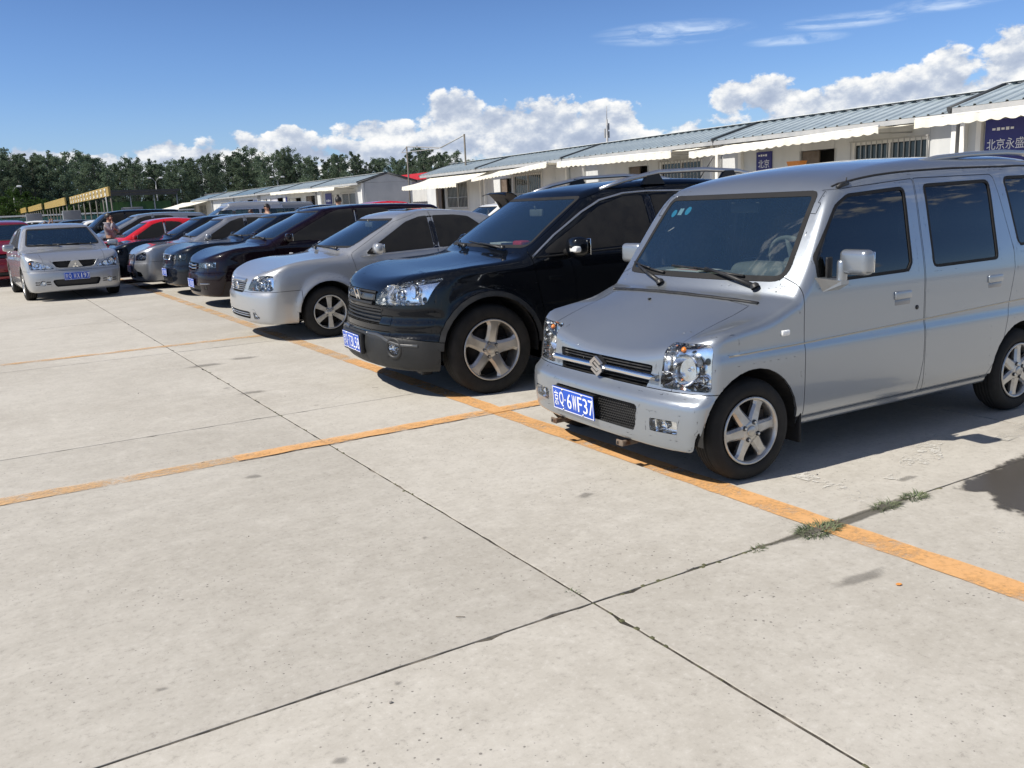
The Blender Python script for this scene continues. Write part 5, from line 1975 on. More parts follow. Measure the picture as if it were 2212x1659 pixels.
# ------------------------------------------------------------------ saloons on the left, facing the camera
def build_left():
    W, fo = .85, .88
    S = car_spec(L=4.48, W=W, fo=fo, wb=2.60, tyre=.30, tw=.195, rim_r=.19, hz=.745, cowl=(1.12, .965), head=(1.86, 1.355), roof=(2.5, 1.435), roof_end=(3.2, 1.38), rear_base=(3.85, 1.09), deck=(4.3, 1.06),
                 belt=.925, belt_r=.98, xB=2.30, xC=3.10, clear=.175, h=.030, lod=2, rim='seven', fc=(.09, .15), hood_mid=(.52, .885), wk=.15, bump=.0)
    S['lamp'] = rpoly([(-.755, .600), (-.36, .605), (-.42, .655), (-.70, .775), (-.765, .77)], [.03, .02, .03, .03, .03], 4)
    S['bowls'] = [(-.655, .685, .052, .05, 0), (-.53, .655, .040, .05, 0), (-.735, .715, .02, .02, 1)]
    S['grille'] = rpoly([(-.315, .615), (.315, .615), (.40, .735), (-.40, .735)], [.06, .06, .03, .03], 3)
    S['intake'] = rpoly([(-.36, .27), (.36, .27), (.43, .40), (-.43, .40)], .04, 3)
    S['fog'] = circle(-.575, .345, .048, 18)
    S['fog_r'] = .040
    S['cabin'] = seats_of(S, 1.12, 1.86, .945, .26)
    S['mirror'] = (1.46, 1.0, (.11, .21, .13))
    S['wipers'] = [[(-.50, .99), (-.28, 1.003), (-.05, 1.012), (.2, 1.022)], [(.10, .99), (.30, 1.003), (.48, 1.015), (.62, 1.03)]]
    c = assemble(S, 'car', 'silver saloon with three-diamond badge facing the camera at the left', 'car', (1.68, 18.55, 0), rad(92.4), 'silver_paint_warm')
    b, root = c.b, c.root
    for z in (.635, .655, .675, .695, .715):
        m = MB()
        ribbon(b, 'F', [(-.36, z), (.36, z)], .004, .008, m, 0, .06, -.012)
        m.build('grille_slat', MAT['black_plastic'], c.grille, fix=False)
    for sg in (-1, 1):
        m = MB()
        ribbon(b, 'F', [(sg * .41, .745), (sg * .33, .625), (sg * .27, .606), (0, .598)], .010, .010, m, 0, .05, .0)
        m.build('grille_frame', c.paint, c.grille, fix=False)
        # dark surround of the fog lamp, two short bars
        for z in (.325, .365):
            for ya, yb in ((.45, .52), (.63, .70)):
                m = MB()
                ribbon(b, 'F', [(sg * ya, z), (sg * yb, z)], .010, .004, m)
                m.build('fog_surround', MAT['black_plastic'], root, fix=False)
    # three diamonds
    Q, N = b.solve('F', [(0, .655)])
    M = Matrix.Translation((Q[0][0] - .014, 0, .648)) @ Matrix.Rotation(rad(-14), 4, 'Y')
    m = MB()
    r = .062
    for k in range(3):
        a = math.pi / 2 + k * 2 * math.pi / 3
        p = [(0, 0), (r * .58 * math.cos(a - .52), r * .58 * math.sin(a - .52)), (r * math.cos(a), r * math.sin(a)), (r * .58 * math.cos(a + .52), r * .58 * math.sin(a + .52))]
        m.prism(p, 0, -.008, .010, 0, M)
    m.build('emblem', MAT['chrome'], c.grille)
    m = MB()
    m.prism([(-.13, -.03), (.13, -.03), (.06, .085), (0, .10), (-.06, .085)], 0, .004, .03, 0, M)
    m.build('badge_mount', c.paint, c.grille)
    number_plate(root, (-.026, .0, .455), (0, rad(-2), 0), '京Q WX197')
    m = MB()
    for (y, z, mi, rr) in ((.52, 1.245, 0, .032), (.34, 1.285, 1, .028)):
        pts = circle(y, z, rr, 12)
        pts = [(p[0], z + (p[1] - z) * .5) for p in pts]
        Q, N = b.solve('F', pts)
        m.add((Q - N * .006).tolist(), [tuple(range(len(pts)))], mi)
    m.build('stickers', [MAT['sticker_yellow'], MAT['sticker_green']], c.ws, fix=False)
    # dark red car behind it, cut by the picture edge
    S = car_spec(L=4.5, W=.88, fo=.88, wb=2.62, tyre=.31, tw=.20, rim_r=.20, hz=.80, cowl=(1.05, 1.03), head=(1.80, 1.46), roof=(2.6, 1.56), roof_end=(3.6, 1.51), rear_base=(4.2, 1.12), deck=(4.4, 1.04),
                 belt=.99, belt_r=1.03, xB=2.35, xC=3.2, clear=.18, h=.045, lod=1, rim='seven', hood_mid=(.5, .94))
    S['bowls'] = [(-.62, .72, .05, .04, 0)]
    c = assemble(S, 'car', 'dark red car behind the silver saloon at the left picture edge', 'car', (.85, 24.1, 0), rad(93), 'dark_red_paint')
    Q, N = c.b.solve('F', [(y, z) for y, z in circle(-.38, 1.36, .04, 10)])
    m = MB()
    m.add((Q - N * .006).tolist(), [tuple(range(10))], 0)
    m.build('sticker', MAT['sticker_green'], c.ws, fix=False)


pbr('lip_grey', (0.05, 0.052, 0.055), 0.35, coat=0.3)
# ------------------------------------------------------------------ cars of the back row
def build_back():
    S = car_spec(L=3.95, W=.79, fo=.62, wb=2.5, tyre=.29, tw=.175, rim_r=.175, hz=.90, cowl=(.42, 1.06), head=(1.02, 1.74), roof=(1.9, 1.94), roof_end=(3.55, 1.90), rear_base=(3.86, 1.15), deck=(3.9, 1.0),
                 belt=1.13, belt_r=1.15, xB=1.62, xC=2.62, clear=.2, h=.055, lod=1, rim='seven', fc=(.05, .08), hood_mid=(.25, .99), tumble=.13, wk=.10,
                 quarter=[(2.70, 1.15), (3.66, 1.17), (3.60, 1.62), (2.70, 1.63)])
    S['side_mat'] = 'side_glass'
    S['windows'][0] = ('w1', 'front_door', rpoly([(.72, 1.12), (1.58, 1.13), (1.58, 1.63), (1.12, 1.62)], .04, 3))
    S['windows'][1] = ('w2', 'rear_door', rpoly([(1.68, 1.13), (2.60, 1.14), (2.60, 1.63), (1.68, 1.63)], .04, 3))
    S['doors'][0] = ('front_door', rpoly([(.66, .32), (1.62, .32), (1.62, 1.70), (1.05, 1.68), (.66, 1.12)], .03, 3))
    S['doors'][1] = ('rear_door', rpoly([(1.64, .32), (2.64, .32), (2.64, 1.70), (1.64, 1.70)], .03, 3))
    S['pillar'] = (1.63, 1.14, 1.60)
    assemble(S, 'minivan', 'silver one-box minivan with three side windows before the far huts', 'van', (7.3, 35.7, 0), 0, 'silver_paint_warm')
    S2 = dict(S)
    assemble(S2, 'minivan', 'grey one-box minivan half hidden behind the silver minivan', 'van', (10.6, 41.5, 0), 0, 'grey_paint')
    S = car_spec(L=4.6, W=.92, fo=.9, wb=2.7, tyre=.35, tw=.22, rim_r=.22, hz=.95, cowl=(1.25, 1.14), head=(1.9, 1.60), roof=(2.7, 1.71), roof_end=(4.0, 1.66), rear_base=(4.45, 1.2), deck=(4.5, 1.0),
                 belt=1.10, belt_r=1.13, xB=2.5, xC=3.4, clear=.24, h=.06, lod=1, rim='seven', quarter=[(3.46, 1.14), (4.1, 1.18), (4.0, 1.55), (3.46, 1.57)])
    S['side_mat'] = 'side_glass'
    assemble(S, 'car', 'dark grey off-road car behind the man with black hair', 'car', (10.2, 36.6, 0), rad(-2), 'navy_black_paint')

    def small(label, loc, rz, pm, top, fn=None, **kw):
        S = car_spec(L=4.3, W=.86, fo=.88, wb=2.55, tyre=.30, tw=.195, rim_r=.195, hz=.74, cowl=(1.08, .97), head=(1.80, top - .09), roof=(2.45, top), roof_end=(3.2, top - .05), rear_base=(3.8, 1.09), deck=(4.15, 1.04),
                     belt=.93, belt_r=.98, xB=2.22, xC=3.0, clear=.18, h=.06, lod=1, rim='seven', hood_mid=(.5, .885), **kw)
        return assemble(S, 'car', label, 'car', loc, rz, pm)
    c = small('black car with its bonnet propped open between the saloon and the black car', (10.45, 18.2, 0), 0, 'black_paint', 1.44)
    # swing the bonnet up about its rear edge and line its underside
    b = c.bonnet
    hinge = Matrix.Translation((1.04, 0, .97))
    M = hinge @ Matrix.Rotation(rad(62), 4, 'Y') @ hinge.inverted()
    b.matrix_local = M
    V, N, F = c.D['bonnet']
    me = bpy.data.meshes.new('bonnet_lining')
    me.from_pydata((V - N * .022).tolist(), [], [tuple(reversed(q)) for q in F])
    link('bonnet_lining', me, b, MAT['hood_lining'])
    for x, y in ((.35, 0), (.6, .3), (.6, -.3), (.8, 0), (.45, .48), (.45, -.48)):
        m = MB()
        Q, N_ = c.b.solve('T', [(x, y)])
        m.rbox((x, y, Q[0][2] - .035), (.34 if y == 0 else .2, .10, .02), .009, 0, 1)
        m.build('stiffener', MAT['hood_rib'], b)
    m = MB()
    m.tube([(.25, .55, .76), (.42, .56, 1.30)], .006, 5)
    m.build('bonnet_stay', MAT['trim_silver'], c.root)
    small('white car seen behind the propped bonnet before the near hut', (11.7, 23.4, 0), 0, 'white_paint', 1.47)
    P = at_px(812, 434, 31)
    small('red car whose roof just shows over the dark people carrier', (P.x - 2.3, P.y, 0), 0, 'red_paint', 1.71)
    P = at_px(365, 464, 47)
    small('white car whose roof shows right of the tall black car', (P.x - 2.4, P.y, 0), 0, 'white_paint', 1.62)


pbr('hood_lining', (0.045, 0.036, 0.034), 0.6)
pbr('hood_rib', (0.012, 0.011, 0.011), 0.6)


# ------------------------------------------------------------------ people
noisy('skin', (0.36, 0.20, 0.13), (0.42, 0.24, 0.16), 12, (0.5, 0.6))
noisy('hair_black', (0.008, 0.007, 0.007), (0.02, 0.018, 0.017), 60, (0.45, 0.6))
noisy('hair_brown', (0.05, 0.025, 0.015), (0.08, 0.04, 0.025), 60, (0.45, 0.6))
noisy('shirt_grey', (0.26, 0.25, 0.27), (0.33, 0.32, 0.34), 20, (0.85, 0.95), bump=.004, bump_scale=14)
noisy('shirt_dark', (0.025, 0.025, 0.027), (0.05, 0.05, 0.05), 20, (0.85, 0.95), bump=.004, bump_scale=14)
noisy('shirt_white', (0.62, 0.62, 0.63), (0.72, 0.72, 0.72), 20, (0.85, 0.95), bump=.004, bump_scale=14)
noisy('trousers_dark', (0.02, 0.022, 0.03), (0.04, 0.042, 0.05), 20, (0.85, 0.95), bump=.003, bump_scale=14)


def skin_mesh(nodes, edges, root=0, sub=1):
    """continuous surface grown round a skeleton: nodes are (x, y, z, radius)"""
    me = bpy.data.meshes.new('skin')
    me.from_pydata([n[:3] for n in nodes], edges, [])
    o = bpy.data.objects.new('skin', me)
    COL.objects.link(o)
    md = o.modifiers.new('s', 'SKIN')
    md.use_smooth_shade = True
    sv = me.skin_vertices[0].data
    for i, n in enumerate(nodes):
        r = n[3] if isinstance(n[3], tuple) else (n[3], n[3])
        sv[i].radius = r
        sv[i].use_root = (i == root)
    md2 = o.modifiers.new('d', 'SUBSURF')
    md2.levels = sub
    md2.render_levels = sub
    bpy.context.view_layer.update()
    out = bpy.data.meshes.new_from_object(o.evaluated_get(bpy.context.evaluated_depsgraph_get()))
    bpy.data.objects.remove(o)
    bpy.data.meshes.remove(me)
    return out


def person(label, loc, rz, h, shirt, hair, pose='down', long_hair=False, turn=0.0):
    s = h / 1.72
    root = empty('person', loc, rz, label, 'person')

    def V(x, y, z):
        return (x * s, y * s, z * s)
    sh = {1: Vector((0, .185, 1.405)), -1: Vector((0, -.185, 1.405))}
    arm = {}
    for sd in (1, -1):
        arm[sd] = [sh[sd], Vector((-.02, sd * .235, 1.13)), Vector((.10, sd * .235, .90)), Vector((.13, sd * .23, .82))]
    if pose == 'phone':
        arm[-1] = [sh[-1], Vector((.17, -.21, 1.20)), Vector((.155, -.085, 1.44)), Vector((.13, -.085, 1.52))]
        arm[1] = [sh[1], Vector((.16, .17, 1.17)), Vector((.22, -.02, 1.24)), Vector((.20, -.08, 1.27))]
    if pose == 'raised':
        for sd in (1, -1):
            arm[sd] = [sh[sd], Vector((.22, sd * .24, 1.45)), Vector((.34, sd * .12, 1.66)), Vector((.36, sd * .10, 1.74))]
    leg = {sd: [Vector((0, sd * .09, .92)), Vector((.02, sd * .10, .49)), Vector((-.02, sd * .10, .09)), Vector((.13, sd * .12, .045))] for sd in (1, -1)}
    tw = Matrix.Rotation(turn, 3, 'Z')
    nodes, edges = [], []

    def add(p, r, prev=None):
        nodes.append((*V(*p), (r[0] * s, r[1] * s) if isinstance(r, tuple) else r * s))
        if prev is not None:
            edges.append((prev, len(nodes) - 1))
        return len(nodes) - 1
    pel = add((0, 0, .95), (.15, .11))
    sp = add((0, 0, 1.15), (.135, .10), pel)
    ch = add((0, 0, 1.33), (.15, .115), sp)
    nk = add((0, 0, 1.47), .058, ch)
    hd = [Vector((.012, 0, 1.535)), Vector((.015, 0, 1.60)), Vector((.0, 0, 1.675))]
    a = nk
    for p, r in zip(hd, ((.062, .070), (.080, .095), (.068, .082))):
        a = add(p, r, a)
    for sd in (1, -1):
        b = ch
        for p, r in zip(arm[sd], (.062, .043, .030, .028)):
            b = add(p, r, b)
        b = pel
        for p, r in zip(leg[sd], (.088, .060, .042, .040)):
            b = add(p, r, b)
    me = skin_mesh(nodes, edges)
    bm = bmesh.new()
    bm.from_mesh(me)
    # nose, ears, hands with fingers
    mb = MB()
    mb.rbox(V(.108, 0, 1.595), (.030 * s, .026 * s, .045 * s), .010 * s, 0, 2)
    for sd in (1, -1):
        mb.rbox(V(.005, sd * .082, 1.60), (.035 * s, .018 * s, .060 * s), .008 * s, 0, 2)
        w, e = arm[sd][3], arm[sd][2]
        d = (w - e).normalized()
        side = d.cross(Vector((1, 0, .2))).normalized()
        mb.tube([V(*w), V(*(w + d * .05)), V(*(w + d * .085))], [.026 * s, .034 * s, .030 * s], 8)
        for k in range(4):
            o = (k - 1.5) * .016
            cur = Vector((.03, -.03 * sd, 0)) if pose == 'phone' else Vector((.02, 0, 0))
            p0 = w + d * .085 + side * o
            mb.tube([V(*p0), V(*(p0 + d * .035 + cur * .4)), V(*(p0 + d * (.055 - .006 * abs(k - 1)) + cur))], [.0085 * s, .008 * s, .006 * s], 6)
        p0 = w + d * .03 + side * .03
        mb.tube([V(*p0), V(*(p0 + side * .025 + d * .025)), V(*(p0 + side * .03 + d * .05))], [.010 * s, .009 * s, .007 * s], 6)
    tmp = mb.mesh('bits')
    bm.from_mesh(tmp)
    bpy.data.meshes.remove(tmp)
    bm.to_mesh(me)
    bm.free()
    for p in me.polygons:
        p.use_smooth = True
    body = link('body', me, root, MAT['skin'])
    # clothes a little wider than the body
    nodes, edges = [], []
    pel = add((0, 0, .93), (.165, .125))
    sp = add((0, 0, 1.15), (.155, .122), pel)
    ch = add((0, 0, 1.34), (.165, .132), sp)
    add((0, 0, 1.44), .080, ch)
    for sd in (1, -1):
        b = ch
        pts = arm[sd][:3] if shirt != 'shirt_white' else arm[sd][:2]
        for p, r in zip(pts, (.080, .062, .045)):
            b = add(p, r, b)
    me = skin_mesh(nodes, edges)
    link('shirt', me, root, MAT[shirt])
    nodes, edges = [], []
    pel = add((0, 0, .95), (.155, .118))
    for sd in (1, -1):
        b = pel
        for p, r in zip(leg[sd][:3], (.105, .080, .066)):
            b = add(p, r, b)
    me = skin_mesh(nodes, edges)
    link('trousers', me, root, MAT['trousers_dark'])
    hm = MB()
    n, m_ = 16, 9
    v, f = [], []
    rr = random.Random(int(h * 1000))
    for j in range(m_ + 1):
        th = rad(112) * j / m_
        for k in range(n):
            ph = 2 * math.pi * k / n
            front = max(0, math.cos(ph))
            t2 = th * (1 - .38 * front) if not long_hair else th * (1.1 - .42 * front)
            r = 1.0 + rr.uniform(-.03, .05)
            v.append((( .000 + .112 * r * math.sin(t2) * math.cos(ph)) * s, .094 * r * math.sin(t2) * math.sin(ph) * s, (1.622 + .118 * r * math.cos(t2)) * s))
    for j in range(m_):
        for k in range(n):
            f.append((j * n + k, (j + 1) * n + k, (j + 1) * n + (k + 1) % n, j * n + (k + 1) % n))
    hm.add(v, f, 0, True)
    if long_hair:
        hm.rbox((-.075 * s, 0, 1.50 * s), (.09 * s, .17 * s, .26 * s), .04 * s, 0, 3)
    hm.build('hair', MAT[hair], root)
    for sd in (1, -1):
        sm = MB()
        sm.rbox(V(.06, sd * .115, .05), (.27 * s, .10 * s, .10 * s), .045 * s, 0, 3)
        sm.build('shoe', MAT['black_rubber'], root)
    if pose == 'phone':
        ph = MB()
        ph.rbox(V(.10, -.105, 1.565), (.02 * s, .012 * s, .13 * s), .005 * s, 0, 1)
        o = ph.build('mobile_phone', MAT['gloss_black'])
        o.location = loc
        o.rotation_euler = (0, 0, rz)
        tag(o, 'dark mobile phone held to the ear of the man in grey', 'phone')
    return root


def people():
    P = at_px(233, 461, 24.2)
    person('man in a grey shirt standing between the cars with a phone at his ear', (P.x, P.y, 0), rad(-38), P.z, 'shirt_grey', 'hair_black', 'phone')
    P = at_px(576, 441, 30)
    person('man with short black hair and dark top seen behind the black saloons', (P.x, P.y, 0), rad(190), P.z, 'shirt_dark', 'hair_black')
    P = at_px(541, 453, 31)
    person('woman with brown hair beside the man in the dark top', (P.x, P.y, 0), rad(-120), P.z, 'shirt_dark', 'hair_brown', long_hair=True)
    P = at_px(730, 425, 27)
    person('man whose black hair shows before the barred window of the far hut', (P.x, P.y, 0), rad(80), P.z, 'shirt_dark', 'hair_black')
    P = at_px(654, 440, 42)
    person('person in a dark top half hidden behind the people carrier roof', (P.x, P.y, 0), rad(60), P.z, 'shirt_dark', 'hair_black')
    P = at_px(96, 473, 40)
    person('person in white raising both arms behind the dark red car', (P.x, P.y, 0), rad(-40), P.z - .12, 'shirt_white', 'hair_brown', 'raised')
    P = at_px(14, 476, 60)
    person('distant person beyond the dark red car at the left picture edge', (P.x, P.y, 0), rad(-60), P.z, 'shirt_dark', 'hair_black')
# ------------------------------------------------------------------ concrete yard
JX, JY, SX, SY = 1.78, 2.44, 3.55, 3.83


def concrete(name, ca, cb, pits=1.0, vary=True):
    m = bpy.data.materials.new(name)
    m.use_nodes = True
    g = NT(m.node_tree)
    out = g.n('ShaderNodeOutputMaterial')
    geo = g.n('ShaderNodeNewGeometry')
    pos = (geo, 'Position')
    oi = g.n('ShaderNodeObjectInfo')
    big = g.noise(pos, 0.55, 6.0, 0.62, 0.4)
    mp = g.n('ShaderNodeMapping', {'Vector': pos, 'Rotation': (0, 0, 0.5), 'Scale': (1.0, 1.8, 1.0)})
    swirl = g.noise(mp, 1.7, 6.0, 0.65, 1.2)
    mid = g.noise(pos, 9.0, 6.0, 0.7)
    fine = g.noise(pos, 150.0, 3.0, 0.7)
    f = g.math('ADD', g.math('MULTIPLY', big, 0.48), g.math('ADD', g.math('MULTIPLY', swirl, 0.16), g.math('MULTIPLY', mid, 0.36)))
    col = g.mix(g.smooth(f, 0.36, 0.64), ca, cb)
    # worn pale streaks and drifts of fine dark grit
    col = g.mix(g.math('MULTIPLY', g.smooth(swirl, 0.58, 0.80), 0.35), col, tuple(min(1, c * 1.22) for c in cb))
    grit = g.smooth(fine, 0.60, 0.78)
    drift = g.smooth(g.noise(pos, 1.1, 4.0, 0.6), 0.38, 0.66)
    col = g.mix(g.math('MULTIPLY', g.math('MULTIPLY', grit, drift), 0.42), col, (0.20, 0.185, 0.165))
    # small open pits of the screed
    pn = g.n('ShaderNodeTexVoronoi', {'Vector': pos, 'Scale': 46.0, 'Randomness': 1.0})
    dens = g.smooth(g.noise(pos, 1.6, 4.0, 0.6), 0.36, 0.66, 0.06, 0.25)
    pit = g.math('LESS_THAN', (pn, 0), g.math('MULTIPLY', dens, g.smooth((pn, 1), 0.35, 0.95)))
    col = g.mix(g.math('MULTIPLY', pit, 0.72 * pits), col, (0.12, 0.11, 0.10))
    # old spill marks
    sp = g.noise(pos, 0.9, 3.0, 0.5, 0.2)
    col = g.mix(g.math('MULTIPLY', g.smooth(sp, 0.68, 0.80), 0.28), col, (0.22, 0.21, 0.20))
    spk = g.noise(pos, 34.0, 5.0, 0.80)
    col = g.mix(g.math('MULTIPLY', g.smooth(spk, 0.52, 0.70), 0.46), col, (0.19, 0.175, 0.155))
    col = g.mix(g.math('MULTIPLY', g.smooth(spk, 0.48, 0.32), 0.34), col, (0.58, 0.56, 0.52))
    if vary:
        br = g.math('MULTIPLY_ADD', (oi, 'Random'), 0.10, 0.95)
        col = (g.vmath('SCALE', col, scale=br), 0)
    bh = g.math('ADD', g.math('MULTIPLY', mid, 0.5), g.math('ADD', g.math('MULTIPLY', fine, 0.35), g.math('MULTIPLY', pit, -0.8)))
    b = g.n('ShaderNodeBsdfPrincipled', {'Base Color': col, 'Roughness': g.smooth(mid, 0.3, 0.7, 0.72, 0.9), 'Specular IOR Level': 0.3,
                                         'Normal': g.n('ShaderNodeBump', {'Strength': 0.7, 'Distance': 0.0011, 'Height': bh})})
    g.t.links.new(b.outputs[0], out.inputs[0])
    MAT[name] = m


concrete('concrete', (0.385, 0.360, 0.315), (0.485, 0.460, 0.412))
noisy('joint_dirt', (0.03, 0.026, 0.02), (0.17, 0.15, 0.12), 7, (0.9, 1.0), bump=0.004, lo=0.42, hi=0.66)
noisy('far_ground', (0.22, 0.21, 0.19), (0.32, 0.30, 0.27), 0.3, (0.85, 0.95))


def worn(name, col, keep_lo, keep_hi, scale=3.0, fine=40.0, rough=0.7, dirt=(0.30, 0.28, 0.25), bands=None, gloss=0.3):
    """thin painted or wet film: where it has worn off, the slab below shows"""
    m = bpy.data.materials.new(name)
    m.use_nodes = True
    g = NT(m.node_tree)
    out = g.n('ShaderNodeOutputMaterial')
    geo = g.n('ShaderNodeNewGeometry')
    pos = (geo, 'Position')
    n1 = g.noise(pos, scale, 6.0, 0.65)
    n2 = g.noise(pos, fine, 5.0, 0.75)
    v = g.math('ADD', g.math('MULTIPLY', n1, 0.62), g.math('MULTIPLY', n2, 0.38))
    keep = g.smooth(v, keep_lo, keep_hi)
    c = g.mix(g.smooth(n1, 0.38, 0.66), col, tuple(a * 0.80 + b * 0.20 for a, b in zip(col, dirt)))
    b = g.n('ShaderNodeBsdfPrincipled', {'Base Color': c, 'Roughness': rough, 'Specular IOR Level': gloss})
    tr = g.n('ShaderNodeBsdfTransparent')
    mx = g.n('ShaderNodeMixShader', {0: keep})
    g.t.links.new(tr.outputs[0], mx.inputs[1])
    g.t.links.new(b.outputs[0], mx.inputs[2])
    g.t.links.new(mx.outputs[0], out.inputs[0])
    MAT[name] = m


worn('orange_paint', (0.71, 0.38, 0.14), 0.32, 0.58)
worn('orange_paint_worn', (0.66, 0.40, 0.18), 0.36, 0.66)
worn('white_paint_worn', (0.66, 0.64, 0.59), 0.505, 0.585, 1.6, 26.0)
worn('white_paint_faint', (0.55, 0.53, 0.48), 0.50, 0.66, 2.4, 30.0)


def film(name, col, rough, strength, gloss=0.5, edge=0.10, scale=5.0):
    """stain sheet that fades out at an uneven rim; vertex colour gives the distance to the rim"""
    m = bpy.data.materials.new(name)
    m.use_nodes = True
    g = NT(m.node_tree)
    out = g.n('ShaderNodeOutputMaterial')
    geo = g.n('ShaderNodeNewGeometry')
    at = g.n('ShaderNodeAttribute', attribute_name='rim')
    n = g.noise((geo, 'Position'), scale, 6.0, 0.65)
    v = g.math('ADD', (at, 2), g.math('MULTIPLY', g.math('SUBTRACT', n, 0.5), 0.55))
    keep = g.math('MULTIPLY', g.smooth(v, 0.22, 0.22 + edge), strength)
    b = g.n('ShaderNodeBsdfPrincipled', {'Base Color': (*col, 1), 'Roughness': rough, 'Specular IOR Level': gloss})
    tr = g.n('ShaderNodeBsdfTransparent')
    mx = g.n('ShaderNodeMixShader', {0: keep})
    g.t.links.new(tr.outputs[0], mx.inputs[1])
    g.t.links.new(b.outputs[0], mx.inputs[2])
    g.t.links.new(mx.outputs[0], out.inputs[0])
    MAT[name] = m


film('wet_film', (0.080, 0.071, 0.060), 0.22, 0.90, 0.5, 0.10, 7.0)
film('oil_film', (0.16, 0.15, 0.135), 0.7, 0.38, 0.3, 0.5, 22.0)
film('damp_film', (0.13, 0.12, 0.10), 0.5, 0.7, 0.3, 0.25, 18.0)


def blob(name, pts, z, mat, parent):
    """flat patch with an outline, its rim marked for the fading material"""
    P = [Vector((p[0], p[1])) for p in pts]
    c = sum(P, Vector((0, 0))) / len(P)
    rings = (0.0, 0.35, 0.7, 0.85, 1.0)
    v, f, r = [], [], []
    n = len(P) * 4
    O = []
    for i in range(len(P)):
        a, b = P[i], P[(i + 1) % len(P)]
        O += [a.lerp(b, k / 4) for k in range(4)]
    for t in rings:
        for q in O:
            p = c.lerp(q, max(t, 0.001) * 1.12)
            v.append((p.x, p.y, z))
            r.append(1.0 - t)
    for k in range(len(rings) - 1):
        for i in range(n):
            f.append((k * n + i, (k + 1) * n + i, (k + 1) * n + (i + 1) % n, k * n + (i + 1) % n))
    me = bpy.data.meshes.new(name)
    me.from_pydata(v, [], f)
    at = me.attributes.new('rim', 'FLOAT', 'POINT')
    at.data.foreach_set('value', r)
    return link(name, me, parent, MAT[mat])


